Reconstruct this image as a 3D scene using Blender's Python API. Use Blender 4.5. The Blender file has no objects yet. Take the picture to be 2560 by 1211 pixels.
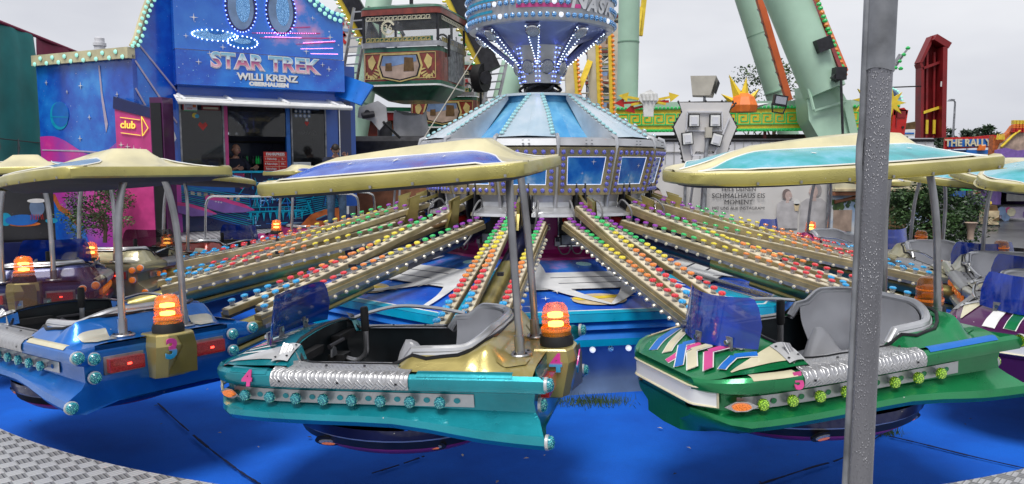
import bpy, math, random
from mathutils import Vector, Matrix, Euler
R = math.radians
sin, cos, pi = math.sin, math.cos, math.pi
random.seed(7)
sc = bpy.context.scene
# ------------------------------------------------------------ camera
H = 2.0; FPX = 1900.0; PIT = math.atan(193.5 / FPX)
cam = bpy.data.objects.new('camera', bpy.data.cameras.new('camera'))
sc.collection.objects.link(cam)
cam.location = (0, 0, H); cam.rotation_euler = (pi/2 - PIT, 0, 0)
cam.data.sensor_width = 36; cam.data.lens = 36 * FPX / 2560
cam.data.clip_start = 0.05; cam.data.clip_end = 3000
sc.camera = cam
# ------------------------------------------------------------ sky, sun, exposure
w = bpy.data.worlds.new('World'); sc.world = w; w.use_nodes = True
nt = w.node_tree; nd = nt.nodes; lk = nt.links
bg = nd['Background']
sky = nd.new('ShaderNodeTexSky'); sky.sky_type = 'NISHITA'; sky.sun_disc = False
SUN_EL, SUN_AZ = R(64), R(200)
sky.sun_elevation = SUN_EL; sky.sun_rotation = SUN_AZ
hs = nd.new('ShaderNodeHueSaturation'); hs.inputs['Saturation'].default_value = 0.12
mx = nd.new('ShaderNodeMix'); mx.data_type = 'RGBA'; mx.inputs['Factor'].default_value = 0.86
tc = nd.new('ShaderNodeTexCoord'); mp = nd.new('ShaderNodeMapping'); mp.inputs['Scale'].default_value = (1, 1, 3)
nz = nd.new('ShaderNodeTexNoise'); nz.inputs['Scale'].default_value = 1.6; nz.inputs['Detail'].default_value = 5
rp = nd.new('ShaderNodeValToRGB')
rp.color_ramp.elements[0].position = .34; rp.color_ramp.elements[0].color = (3.5, 3.65, 4.25, 1)
rp.color_ramp.elements[1].position = .72; rp.color_ramp.elements[1].color = (6.3, 6.4, 6.7, 1)
lk.new(tc.outputs['Generated'], mp.inputs['Vector']); lk.new(mp.outputs['Vector'], nz.inputs['Vector']); lk.new(nz.outputs['Fac'], rp.inputs['Fac'])
lk.new(sky.outputs['Color'], hs.inputs['Color']); lk.new(hs.outputs['Color'], mx.inputs['A']); lk.new(rp.outputs['Color'], mx.inputs['B'])
lk.new(mx.outputs['Result'], bg.inputs['Color']); bg.inputs['Strength'].default_value = 0.105
sun = bpy.data.objects.new('sun', bpy.data.lights.new('sun', 'SUN')); sc.collection.objects.link(sun)
sun.data.energy = 2.1; sun.data.angle = R(24); sun.data.color = (1, .97, .93)
sun.rotation_euler = (pi/2 - SUN_EL, 0, R(-20))
sc.view_settings.view_transform = 'Standard'; sc.view_settings.look = 'None'; sc.view_settings.gamma = 1
sc.view_settings.exposure = 0.45; sc.view_settings.use_curve_mapping = False
sc.render.engine = 'CYCLES'; sc.cycles.max_bounces = 8; sc.cycles.transparent_max_bounces = 12
sc.cycles.caustics_reflective = False; sc.cycles.caustics_refractive = False

def at(px, py, d):
    """the point seen at a pixel of the photograph, at distance d (metres along +Y)"""
    u = (px - 1280) / FPX; v = (605.5 - py) / FPX
    y = cos(PIT) + v*sin(PIT); z = -sin(PIT) + v*cos(PIT)
    return Vector((u/y*d, d, H + z/y*d))

# ------------------------------------------------------------ materials
MATS = {}
class NT:
    def __init__(s, name):
        s.m = bpy.data.materials.new(name); s.m.use_nodes = True
        s.t = s.m.node_tree; s.b = s.t.nodes['Principled BSDF']; s.o = s.t.nodes['Material Output']
        MATS[name] = s.m
    def n(s, typ, **kw):
        n = s.t.nodes.new('ShaderNode' + typ)
        for k, v in kw.items():
            if k in n.inputs: n.inputs[k].default_value = v
            else: setattr(n, k, v)
        return n
    def l(s, a, b): s.t.links.new(a, b)
    def math(s, op, a, b=0.0, c=None):
        n = s.t.nodes.new('ShaderNodeMath'); n.operation = op
        for i, x in enumerate((a, b) if c is None else (a, b, c)):
            if hasattr(x, 'is_output'): s.l(x, n.inputs[i])
            else: n.inputs[i].default_value = x
        return n.outputs[0]
    def mix(s, f, a, b, mode='MIX'):
        n = s.t.nodes.new('ShaderNodeMix'); n.data_type = 'RGBA'; n.blend_type = mode
        for k, x in (('Factor', f), ('A', a), ('B', b)):
            if hasattr(x, 'is_output'): s.l(x, n.inputs[k])
            elif k == 'Factor': n.inputs[k].default_value = x
            else: n.inputs[k].default_value = (*x[:3], 1)
        return n.outputs['Result']
    def co(s): return s.n('TexCoord').outputs['Object']
    def noise(s, scale, detail=4, co=None, rough=.5):
        n = s.n('TexNoise', Scale=scale, Detail=detail, Roughness=rough); s.l(co or s.co(), n.inputs['Vector']); return n.outputs['Fac']
    def ramp(s, f, stops):
        n = s.n('ValToRGB'); e = n.color_ramp.elements
        while len(e) < len(stops): e.new(.5)
        for i, (p, c) in enumerate(stops):
            e[i].position = p; e[i].color = (*c[:3], 1) if not isinstance(c, (int, float)) else (c, c, c, 1)
        s.l(f, n.inputs['Fac']); return n.outputs['Color']
    def bump(s, h, strength=.3, dist=.002):
        n = s.n('Bump', Strength=strength, Distance=dist); s.l(h, n.inputs['Height']); s.l(n.outputs['Normal'], s.b.inputs['Normal']); return n
    def setb(s, **kw):
        for k, v in kw.items():
            i = s.b.inputs[k]
            if hasattr(v, 'is_output'): s.l(v, i)
            elif isinstance(v, tuple): i.default_value = (*v[:3], 1)
            else: i.default_value = v
        return s

def plain(name, col, rough=.5, metal=0, var=.12, scale=6, coat=0, bump=0, spec=.5):
    t = NT(name)
    f = t.noise(scale, 5)
    dark = tuple(c*(1-var*1.6) for c in col); lite = tuple(min(1, c*(1+var)) for c in col)
    t.setb(**{'Base Color': t.ramp(f, [(.3, dark), (.7, lite)]), 'Metallic': metal, 'Coat Weight': coat, 'Coat Roughness': .08, 'Specular IOR Level': spec})
    t.setb(Roughness=t.math('MULTIPLY_ADD', f, .18, max(0, rough-.09)))
    if bump: t.bump(t.noise(scale*8, 4), bump, .003)
    return t.m

def wetpaint(name, col, metal=.55, rough=.3, drops=.5, fade=None, coat=.6):
    """metal flake car paint, wet with small rain drops, with scuffs"""
    t = NT(name); co = t.co()
    big = t.noise(3.5, 4, co); fl = t.noise(420, 1, co)
    c2 = fade or tuple(c*.72 for c in col)
    base = t.ramp(big, [(.35, c2), (.62, col)])
    base = t.mix(t.math('MULTIPLY', fl, .10), base, tuple(min(1, c*1.7+.03) for c in col))
    sp = t.n('TexVoronoi', Scale=9.0); t.l(co, sp.inputs['Vector'])
    sm = t.math('LESS_THAN', t.math('ADD', sp.outputs['Distance'], t.math('MULTIPLY', t.noise(60, 3, co), .06)), .062)
    base = t.mix(t.math('MULTIPLY', sm, .75), base, (.75, .73, .68))
    v = t.n('TexVoronoi', Scale=95.0); t.l(co, v.inputs['Vector'])
    dr = t.math('SUBTRACT', .42, v.outputs['Distance']); dr = t.math('MAXIMUM', dr, 0); mk = t.ramp(t.noise(5, 5, co, .7), [(.42, 0), (.60, 1)]); dr = t.math('MULTIPLY', dr, mk)
    sc_ = t.ramp(t.noise(17, 9, co, .8), [(.62, 0), (.70, .55)]); base = t.mix(sc_, base, tuple(c*.45+.02 for c in col))
    t.setb(**{'Base Color': base, 'Metallic': metal, 'Coat Weight': coat, 'Coat Roughness': .07})
    t.setb(Roughness=t.math('MULTIPLY_ADD', big, .2, rough-.08))
    t.bump(t.math('ADD', dr, t.math('MULTIPLY', t.noise(14, 3, co), .6)), drops, .004)
    return t.m

def space(name, a, b, c, d, scale=1.2, stars=7.0, rough=.25, star=.05, coat=.6, starcol=(.9, .95, 1), spec=.5):
    """air brushed night sky: dark, mid, cloud, bright cloud; with white stars"""
    t = NT(name); co = t.co()
    n1 = t.noise(scale, 6, co, .55); n2 = t.noise(scale*2.3, 5, co, .6)
    f = t.math('MULTIPLY_ADD', n2, .4, t.math('MULTIPLY', n1, .62))
    col = t.ramp(f, [(.32, a), (.47, b), (.58, c), (.68, d)])
    for sc_, th, st in ((stars, star, 1), (stars*2.6, star*1.3, .7)):
        v = t.n('TexVoronoi', Scale=sc_); t.l(co, v.inputs['Vector'])
        k = t.math('SUBTRACT', 1, t.math('DIVIDE', v.outputs['Distance'], th)); k = t.math('MAXIMUM', k, 0)
        k = t.math('POWER', k, .7)
        col = t.mix(t.math('MULTIPLY', k, st), col, starcol)
    t.setb(**{'Base Color': col, 'Roughness': rough, 'Coat Weight': coat, 'Coat Roughness': .1, 'Specular IOR Level': spec})
    t.bump(t.noise(60, 3, co), .08, .002)
    return t.m

def checker(name, s, col=(.62, .62, .63), metal=.8, strength=.6, dist=.004, hatch=3.0, dark=.45, rough=.34):
    """raised pattern of aluminium tread plate: cells hatched in alternating directions"""
    t = NT(name); sp = t.n('SeparateXYZ'); t.l(t.co(), sp.inputs[0])
    u = t.math('MULTIPLY', sp.outputs[0], s); v = t.math('MULTIPLY', t.math('ADD', sp.outputs[1], sp.outputs[2]), s)
    a = t.math('ADD', u, v); b = t.math('SUBTRACT', u, v)
    par = t.math('FLOORED_MODULO', t.math('ADD', t.math('FLOOR', a), t.math('FLOOR', b)), 2)
    sa = t.math('SINE', t.math('MULTIPLY', a, 2*pi*hatch)); sb = t.math('SINE', t.math('MULTIPLY', b, 2*pi*hatch))
    h = t.math('ADD', t.math('MULTIPLY', sa, par), t.math('MULTIPLY', sb, t.math('SUBTRACT', 1, par)))
    h = t.math('SMOOTH_MAX', h, .1, .3)
    nz_ = t.noise(5, 6)
    c = t.mix(t.math('MULTIPLY', par, dark), col, tuple(x*.42 for x in col))
    c = t.mix(t.math('MULTIPLY', nz_, .45), c, tuple(x*.4 for x in col))
    t.setb(**{'Base Color': c, 'Metallic': metal}); t.setb(Roughness=t.math('MULTIPLY_ADD', nz_, .3, rough-.1))
    t.bump(h, strength, dist)
    return t.m

def glow(name, col, strength, base=None, rough=.3):
    t = NT(name); t.setb(**{'Base Color': base or col, 'Roughness': rough, 'Emission Color': col, 'Emission Strength': strength}); return t.m

def sheet(name, col, alpha=.7, rough=.06, streak=True):
    t = NT(name); f = t.noise(9, 6)
    t.setb(**{'Base Color': t.ramp(f, [(.35, tuple(c*.55 for c in col)), (.7, col)]), 'Roughness': rough, 'Coat Weight': .5})
    t.setb(Alpha=t.math('MULTIPLY_ADD', f, .12, alpha-.06) if streak else alpha)
    v = t.n('TexVoronoi', Scale=110.0); t.l(t.co(), v.inputs['Vector'])
    t.bump(t.math('MAXIMUM', t.math('SUBTRACT', .35, v.outputs['Distance']), 0), .5, .003)
    return t.m

def lens(name, col, em=.25, spots=None):
    """ribbed coloured plastic lamp cap"""
    t = NT(name); v = t.n('TexVoronoi', Scale=160.0); t.l(t.co(), v.inputs['Vector'])
    t.setb(**{'Base Color': t.ramp(v.outputs['Distance'], [(.2, tuple(min(1, c*1.3+.02) for c in col)), (.7, tuple(c*.5 for c in col))]), 'Roughness': .15, 'Coat Weight': .6, 'Emission Color': col, 'Emission Strength': em})
    if spots: 
        t.setb(**{'Emission Color': spots}); t.setb(**{'Emission Strength': t.math('MULTIPLY', t.math('LESS_THAN', v.outputs['Distance'], .22), em*7)})
    return t.m

def grad(name, axis, stops, rough=.25, metal=0, scale=1, off=0, coat=.5):
    t = NT(name); sp = t.n('SeparateXYZ'); t.l(t.co(), sp.inputs[0])
    t.setb(**{'Base Color': t.ramp(t.math('MULTIPLY_ADD', sp.outputs[axis], scale, off), stops), 'Roughness': rough, 'Metallic': metal, 'Coat Weight': coat}); return t.m

# paints
wetpaint('gold', (.46, .38, .13), .5, .34); wetpaint('gold_pale', (.70, .63, .38), .1, .45, .7, coat=.3); wetpaint('gold_lip', (.45, .40, .12), .35, .42, .9, coat=.3)
wetpaint('cream', (.74, .68, .46), .1, .4)
wetpaint('teal', (.01, .33, .40), .5, .27, .5); wetpaint('green', (.01, .26, .085), .5, .27); wetpaint('blue', (.008, .17, .62), .45, .28)
wetpaint('red', (.26, .03, .02), .5, .3); wetpaint('magenta', (.36, .015, .15), .5, .3); wetpaint('purple', (.10, .01, .09), .4, .3)
wetpaint('navy', (.012, .02, .12), .4, .3); wetpaint('champagne', (.50, .46, .28), .4, .3); wetpaint('pearl', (.62, .60, .50), .3, .3)
wetpaint('silver', (.62, .63, .65), .55, .32, .12); wetpaint('silver_white', (.72, .73, .74), .4, .35, .3)
plain('seat_silver', (.70, .70, .72), .30, .1, .1, 3, .3)
plain('chrome', (.62, .62, .62), .22, 1, .15, 5); plain('steel', (.42, .42, .43), .36, .9, .2, 5)
plain('galv', (.30, .31, .33), .5, .6, .35, 9, 0, .1); plain('dark_metal', (.03, .03, .035), .5, .4, .3, 8)
plain('rubber', (.012, .012, .013), .6, 0, .3, 12); plain('tub', (.012, .02, .024), .45, 0, .5, 5, .3)
plain('lining', (.05, .05, .055), .8, 0, .2, 6); plain('white', (.78, .78, .76), .45, 0, .08); plain('black', (.008, .008, .01), .35)
plain('arm_gold', (.42, .35, .12), .32, .75, .35, 3.5, .2); plain('arm_navy', (.008, .012, .05), .38, .2, .4, 4, .4)
plain('bar_white', (.74, .75, .76), .35, 0, .1); plain('strip_cream', (.72, .65, .48), .5, .1, .15, 6); plain('strip_gold', (.48, .39, .21), .40, .6, .2, 6)
plain('brown', (.16, .09, .035), .5, .3, .3, 8); plain('cable', (.22, .22, .22), .5)
plain('pink', (.62, .06, .26), .35, 0, .1); plain('royal', (.01, .15, .55), .3, 0, .1); plain('cyan', (.0, .35, .55), .3, 0, .12)
plain('pure_red', (.55, .015, .01), .35, 0, .12); plain('orange', (.85, .2, .03), .4, 0, .12); plain('yellow', (.80, .58, .04), .4, 0, .12)
plain('maroon', (.26, .012, .06), .7, 0, .15, 2); plain('tent_teal', (.03, .27, .25), .75, 0, .15, 1.5, 0, .1)
plain('olive', (.17, .14, .03), .4, .3, .15, 5, .3); plain('flare_blue', (.26, .29, .52), .4, .3, .15, 4, .3); plain('rim_silver', (.46, .47, .49), .55, .5, .15, 3); plain('plum_panel', (.42, .015, .17), .4, 0, .2, 3, .4); plain('mint', (.40, .60, .46), .45, 0, .08, 1.2, .2)
plain('mint_dark', (.22, .37, .27), .5, 0, .12, 1.2); plain('wheel_orange', (.60, .12, .03), .4, 0, .12, 2)
plain('wheel_cream', (.66, .62, .52), .45, 0, .12, 2); plain('dark_red', (.24, .012, .015), .45, 0, .2, 2); plain('fence_white', (.70, .70, .73), .6, 0, .06, 1.5)
plain('banner', (.66, .64, .62), .7, 0, .04, 1.5); plain('ink', (.03, .03, .035), .6); plain('tarp_grey', (.42, .42, .43), .7, 0, .15, 3, 0, .4)
plain('beige_box', (.48, .45, .38), .55, 0, .12, 4); plain('leafy_trunk', (.10, .07, .045), .9)
plain('asphalt', (.055, .057, .062), .3, 0, .35, .8, 0, .2); plain('skirt_blue', (.20, .30, .48), .38, .3, .3, 2, .3)
plain('cabin_green', (.01, .10, .05), .35, 0, .3, 5, .4); plain('cabin_red', (.22, .03, .015), .35, 0, .3, 6, .4); plain('cabin_gold', (.62, .48, .18), .4, .2, .15)
plain('lilac', (.48, .42, .55), .5); plain('facade_blue', (.01, .10, .48), .3, 0, .15, 1.2, .5); plain('facade_dark', (.006, .02, .10), .3, 0, .2, 2, .4)
plain('brick_orange', (.52, .13, .03), .5, 0, .3, 5); plain('skin', (.45, .24, .16), .55, 0, .06, 30); plain('hair', (.02, .013, .01), .6, 0, .3, 60); plain('hair_grey', (.25, .24, .23), .6)
plain('jeans', (.07, .13, .22), .8, 0, .3, 12, 0, .2); plain('sweater', (.016, .02, .04), .85, 0, .2, 20, 0, .3)
plain('terracotta', (.30, .12, .06), .7, 0, .2); plain('grey_shutter', (.40, .40, .39), .5); plain('stage', (.45, .33, .26), .6, 0, .3, 3)
plain('sand', (.60, .48, .30), .6, 0, .3, 4); plain('violet', (.22, .12, .42), .4); plain('seam', (.003, .01, .05), .9)
plain('leaf_a', (.045, .10, .025), .5, 0, .3, 9); plain('leaf_b', (.025, .06, .02), .5, 0, .3, 9); plain('leaf_c', (.085, .15, .035), .5, 0, .3, 9)
plain('far_leaf', (.06, .09, .06), .8); plain('grass_blade', (.06, .11, .02), .7)
space('sp_deck', (.008, .05, .45), (.016, .12, .70), (.04, .22, .72), (.40, .22, .60), 1.6, 5, .25, .045)
space('sp_panel', (.006, .06, .36), (.012, .15, .58), (.06, .30, .70), (.5, .68, .85), 1.7, 3.2, .2, .05)
space('sp_fac', (.004, .03, .30), (.006, .09, .55), (.012, .20, .72), (.06, .36, .85), 0.9, 4.5, .25, .05)
space('sp_fac_pink', (.04, .05, .42), (.38, .05, .42), (.68, .03, .33), (.82, .20, .50), .6, 3, .25, .04)
space('sp_top', (.005, .04, .34), (.01, .13, .60), (.03, .20, .68), (.65, .32, .58), .65, 3.6, .25, .06)
space('sp_black', (.003, .003, .006), (.004, .004, .008), (.01, .01, .015), (.02, .02, .03), 1, 4, .3, .03)
space('sp_cone', (.30, .42, .54), (.42, .54, .62), (.54, .62, .68), (.60, .60, .72), 1.2, 3.5, .3, .04)
space('sp_cone_blue', (.04, .24, .55), (.08, .34, .66), (.18, .50, .76), (.55, .75, .9), 1.6, 3.5, .2, .04)
space('can_teal', (.02, .22, .25), (.02, .36, .38), (.10, .44, .54), (.30, .56, .68), 3.6, 7, .2, .03, coat=.12, spec=.3)
space('can_purple', (.08, .01, .24), (.012, .06, .40), (.06, .14, .55), (.5, .55, .8), 3.6, 5, .2, .04, coat=.12, spec=.3)
space('can_blue', (.03, .12, .28), (.10, .24, .42), (.25, .38, .55), (.5, .6, .7), 2.2, 9, .25, .03, coat=.12, spec=.3)
checker('tread', 9.5, (.74, .74, .74), .45, 1, .007, 3, .95)
checker('plate', 17, (.66, .66, .67), .8, .55, .005, 2.5, .18, .32)
checker('cone_floor', 16, (.55, .58, .60), .5, .6, .004, 2, .7)
# carpet
t = NT('carpet'); f1 = t.noise(1.1, 5); f2 = t.noise(160, 3)
c = t.ramp(f1, [(.3, (.003, .12, .66)), (.7, (.005, .17, .84))])
st = t.noise(.55, 7, None, .7); c = t.mix(t.ramp(st, [(.36, .25), (.56, 0)]), c, (.001, .035, .26)); dz_ = t.noise(7, 8, None, .75); c = t.mix(t.ramp(dz_, [(.60, 0), (.72, .35)]), c, (.05, .12, .35)); c = t.mix(t.math('MULTIPLY', f2, .5), c, (.002, .03, .24))
t.setb(**{'Base Color': c, 'Specular IOR Level': .35}); t.setb(Roughness=.88); t.bump(f2, .6, .004)
# rope drops pole
t = NT('wet_pole'); v = t.n('TexVoronoi', Scale=240.0); mp_ = t.n('Mapping'); mp_.inputs['Scale'].default_value = (1, 1, .55)
t.l(t.co(), mp_.inputs[0]); t.l(mp_.outputs[0], v.inputs['Vector'])
dr = t.math('MAXIMUM', t.math('SUBTRACT', .40, v.outputs['Distance']), 0); dr = t.math('MULTIPLY', dr, t.ramp(t.noise(9, 6, None, .7), [(.36, .35), (.56, 1.15)]))
t.setb(**{'Base Color': t.mix(t.math('MULTIPLY', t.math('GREATER_THAN', dr, .27), .5), (.25, .25, .27), (.78, .79, .82)), 'Metallic': .7, 'Roughness': .30}); t.bump(t.math('ADD', dr, t.math('MULTIPLY', t.noise(7, 4), .4)), 1, .006)
# glass and lamps
sheet('blue_sheet', (.003, .045, .45), .93); sheet('plum_sheet', (.30, .08, .10), .62); sheet('smoke_sheet', (.02, .012, .015), .84)
sheet('glass_dark', (.01, .012, .014), .72, .03); sheet('glass_clear', (.25, .26, .27), .25, .03, False); sheet('clear_cup', (.85, .85, .85), .4, .1, False)
sheet('beacon_dome', (.95, .30, .015), .50, .12, False)
for nm, cc in (('purple', (.30, .03, .42)), ('green', (.02, .55, .12)), ('yellow', (.95, .70, .03)), ('orange', (.95, .25, .03)), ('red', (.75, .02, .03)), ('blue', (.01, .38, .80))):
    lens('cap_'+nm, cc, .12)
lens('cap_teal', (.01, .26, .36), .12, (.35, 1, .5)); lens('cap_lime', (.25, .55, .03), .2, (.8, 1, .1)); lens('cap_amber', (.9, .2, .02), .25); lens('cap_led', (.12, .14, .65), .18, (.45, .45, 1))
lens('cap_sky', (.10, .35, .80), .25, (.5, .8, 1)); lens('cap_white', (.8, .85, 1), .6); lens('cap_aqua', (.35, .66, .70), .12); lens('cap_clear', (.62, .56, .42), .06); lens('cap_mint', (.35, .8, .65), .5)
lens('tail_red', (.30, .01, .01), .12); glow('tail_spot', (1, .05, .03), 4); glow('beacon_lit', (1, .50, .08), 7); glow('beacon_dim', (.5, .12, .02), .3); glow('led_blue', (.15, .22, 1), 5); glow('led_white', (.75, .88, 1), 3); glow('led_pink', (1, .35, .8), 3); glow('led_cyan', (.3, .6, 1), 4)
glow('ligthbox', (.8, .83, .86), .12, (.72, .73, .74)); glow('neon_yellow', (.9, .7, .1), .4)
lens('lamp_glass', (.34, .36, .42), .05)
grad('num_grad', 1, [(.0, (.0, .35, .6)), (.45, (.1, .4, .7)), (.55, (.75, .05, .35)), (1, (.75, .05, .35))], .3, 0, 9, .5)
grad('chrome_txt', 1, [(0, (.85, .75, .78)), (.25, (.75, .25, .38)), (.42, (.25, .03, .18)), (.46, (.75, .85, .9)), (.7, (.1, .42, .62)), (1, (.5, .8, .85))], .25, 0, 2.2, .35)

# ------------------------------------------------------------ mesh helpers
class MB:
    def __init__(s): s.v = []; s.f = []; s.m = []; s.mats = []; s.M = Matrix.Identity(4)
    def mi(s, n):
        if n not in s.mats: s.mats.append(n)
        return s.mats.index(n)
    def add(s, vs, fs, mat):
        k = len(s.v); i = s.mi(mat) if isinstance(mat, str) else None
        s.v += [tuple(s.M @ Vector(p)) for p in vs]; s.f += [tuple(k+j for j in f) for f in fs]
        s.m += [i]*len(fs) if i is not None else [s.mi(x) for x in mat]
        return s
    def box(s, c, d, mat, rot=None):
        M = (Matrix.Translation(c) @ (rot.to_4x4() if rot else Matrix.Identity(4)))
        vs = [M @ Vector((x*d[0]/2, y*d[1]/2, z*d[2]/2)) for x in (-1, 1) for y in (-1, 1) for z in (-1, 1)]
        return s.add(vs, [(0, 1, 3, 2), (4, 6, 7, 5), (0, 4, 5, 1), (2, 3, 7, 6), (0, 2, 6, 4), (1, 5, 7, 3)], mat)
    def bar(s, a, b, w_, h_, mat, up=(0, 0, 1)):
        a, b = Vector(a), Vector(b); d = (b-a); L = d.length; d.normalize(); up = Vector(up)
        if abs(d.dot(up)) > .98: up = Vector((0, 1, 0))
        x = d.cross(up).normalized(); z = x.cross(d)
        rot = Matrix((x, d, z)).transposed()
        return s.box((a+b)/2, (w_, L, h_), mat, rot)
    def tube(s, pts, r, mat, n=8, cap=True, closed=False):
        pts = [Vector(p) for p in pts]; m = len(pts); rs = r if isinstance(r, (list, tuple)) else [r]*m
        vs = []; fs = []; px = None
        for i, p in enumerate(pts):
            a = pts[i-1] if (i or closed) else p; b = pts[(i+1) % m] if (i < m-1 or closed) else p
            d = (b-a).normalized()
            if px is None:
                px = d.cross(Vector((0, 0, 1)));  px = d.cross(Vector((1, 0, 0))) if px.length < .05 else px
            x = (px - d*px.dot(d)).normalized(); px = x; y = d.cross(x)
            vs += [p + (x*cos(2*pi*k/n) + y*sin(2*pi*k/n))*rs[i] for k in range(n)]
        for i in range(m if closed else m-1):
            j = (i+1) % m
            fs += [(i*n+k, i*n+(k+1) % n, j*n+(k+1) % n, j*n+k) for k in range(n)]
        if cap and not closed: fs += [tuple(range(n))[::-1], tuple((m-1)*n+k for k in range(n))]
        return s.add(vs, fs, mat)
    def lathe(s, prof, mat, n=24, c=(0, 0, 0), cap=True, a0=0):
        vs = [(c[0]+r*cos(a0+2*pi*k/n), c[1]+r*sin(a0+2*pi*k/n), c[2]+z) for r, z in prof for k in range(n)]
        fs = []; ms = []
        for i in range(len(prof)-1):
            fs += [(i*n+k, i*n+(k+1) % n, (i+1)*n+(k+1) % n, (i+1)*n+k) for k in range(n)]
            ms += [mat if isinstance(mat, str) else mat[i]]*n
        if cap:
            fs += [tuple(range(n))[::-1], tuple((len(prof)-1)*n+k for k in range(n))]; ms += [ms[0], ms[-1]]
        return s.add(vs, fs, ms)
    def prism(s, poly, th, mat, O=(0, 0, 0), U=(1, 0, 0), V=(0, 0, 1), W=None):
        """polygon in the U,V frame, given a thickness along W (towards the front)"""
        O, U, V = Vector(O), Vector(U), Vector(V); W = Vector(W) if W else U.cross(V)
        n = len(poly); vs = [O+U*a+V*b for a, b in poly] + [O+U*a+V*b+W*th for a, b in poly]
        fs = [tuple(range(n))[::-1], tuple(range(n, 2*n))] + [(i, (i+1) % n, n+(i+1) % n, n+i) for i in range(n)]
        return s.add(vs, fs, mat)
    def grid(s, fn, nu, nv, mat, wrapu=False):
        vs = [fn(i/nu, j/nv) for i in range(nu+1) for j in range(nv+1)]
        return s.add(vs, [(i*(nv+1)+j, (i+1)*(nv+1)+j, (i+1)*(nv+1)+j+1, i*(nv+1)+j+1) for i in range(nu) for j in range(nv)], mat)
    def mesh(s, name, sm=35):
        me = bpy.data.meshes.new(name); me.from_pydata(s.v, [], s.f)
        for n in s.mats: me.materials.append(MATS[n])
        me.polygons.foreach_set('material_index', s.m)
        me.validate(); me.update()
        if sm: me.shade_smooth(); me.set_sharp_from_angle(angle=R(sm))
        return me
    def build(s, name, parent=None, sm=35, recalc=False):
        me = s.mesh(name, sm)
        if recalc: fixn(me)
        return put(name, me, parent)
import bmesh
def fixn(me):
    b = bmesh.new(); b.from_mesh(me); bmesh.ops.recalc_face_normals(b, faces=b.faces); b.to_mesh(me); b.free()
def put(name, me, parent=None, loc=None, rot=None, scale=None):
    o = bpy.data.objects.new(name, me); sc.collection.objects.link(o); o.parent = parent
    if loc is not None: o.location = loc
    if rot is not None: o.rotation_euler = rot
    if scale is not None: o.scale = scale
    return o
def tag(o, label, cat, group=None):
    o['label'] = label; o['category'] = cat
    if group: o['group'] = group
    return o
def thing(name, label, cat, loc=(0, 0, 0), rot=(0, 0, 0), group=None):
    o = bpy.data.objects.new(name, None); sc.collection.objects.link(o); o.empty_display_size = .1
    o.location = loc; o.rotation_euler = rot
    return tag(o, label, cat, group)
def kind(o, k): o['kind'] = k; return o
def txt(name, s, size, mat, parent, M, bold=0, ext=.004, sx=1, align='CENTER', shear=0, space=1):
    c = bpy.data.curves.new(name, 'FONT'); c.body = s; c.size = size; c.offset = bold; c.extrude = ext; c.shear = shear; c.space_character = space
    c.align_x = align; c.align_y = 'CENTER'; c.resolution_u = 3
    o = bpy.data.objects.new(name, c); me = bpy.data.meshes.new_from_object(o); bpy.data.objects.remove(o); bpy.data.curves.remove(c)
    me.materials.clear(); me.materials.append(MATS[mat])
    q = put(name, me, parent); q.matrix_local = M @ Matrix.Diagonal((sx, 1, 1, 1)); return q
def frame(O, U, V):
    """matrix whose x axis is U, y axis is V, z axis faces the front"""
    U, V = Vector(U).normalized(), Vector(V).normalized(); W = U.cross(V)
    M = Matrix((U, V, W)).transposed().to_4x4(); M.translation = Vector(O); return M
def smooth(x, a=0, b=1):
    x = max(0, min(1, (x-a)/(b-a))); return x*x*(3-2*x)
def lerp(tab, x):
    if x <= tab[0][0]: return tab[0][1]
    for (a, p), (b, q) in zip(tab, tab[1:]):
        if x <= b: 
            k = (x-a)/(b-a); return p+(q-p)*k
    return tab[-1][1]
def circ(c, r, n=20, r2=None): return [(c[0]+r*cos(2*pi*i/n), c[1]+(r2 or r)*sin(2*pi*i/n)) for i in range(n)]
def star4(c, r): return [(c[0]+(r if i % 2 == 0 else r*.16)*cos(pi*i/4), c[1]+(r if i % 2 == 0 else r*.16)*sin(pi*i/4)) for i in range(8)]
def bez(pts, n=8):
    """smooth path through points"""
    P = [Vector(p) for p in pts]; out = []
    for i in range(len(P)-1):
        a, b, c, d = P[max(i-1, 0)], P[i], P[i+1], P[min(i+2, len(P)-1)]
        for k in range(n):
            t_ = k/n; out.append(.5*((2*b)+(c-a)*t_+(2*a-5*b+4*c-d)*t_*t_+(3*b-a-3*c+d)*t_**3))
    return out+[P[-1]]
# ============================================================ the ride: deck, tower, arms
CX, CY = .346, 9.4
C0 = Vector((CX, CY, 0))
# ---- structure: ground, carpet, walkway
def ring(name, r0, r1, z, mat, n=180, a0=0, a1=2*pi, th=.05, steps=4):
    m = MB(); nn = int(n*(a1-a0)/(2*pi))
    def f(i, j):
        a = a0+(a1-a0)*i; r = r0+(r1-r0)*j
        return (r*sin(a), -r*cos(a), z)
    m.grid(lambda i, j: (f(i, j)[0]+CX, f(i, j)[1]+CY, z), nn, steps, mat)
    m.grid(lambda i, j: (f(i, 0)[0]+CX, f(i, 0)[1]+CY, z-th*j), nn, 1, mat)
    return m
m = MB(); m.grid(lambda i, j: (-400+800*i, -60+900*j, -.004), 8, 8, 'asphalt'); kind(m.build('ground', sm=0), 'structure')
m = MB(); m.grid(lambda i, j: (CX+8.3*sin(2*pi*i)*max(j, .001), CY-8.3*cos(2*pi*i)*max(j, .001), .012+.012*sin(9*i*2*pi)*j*sin(7*j)), 96, 26, 'carpet')
carpet = kind(m.build('carpet'), 'structure')
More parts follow.
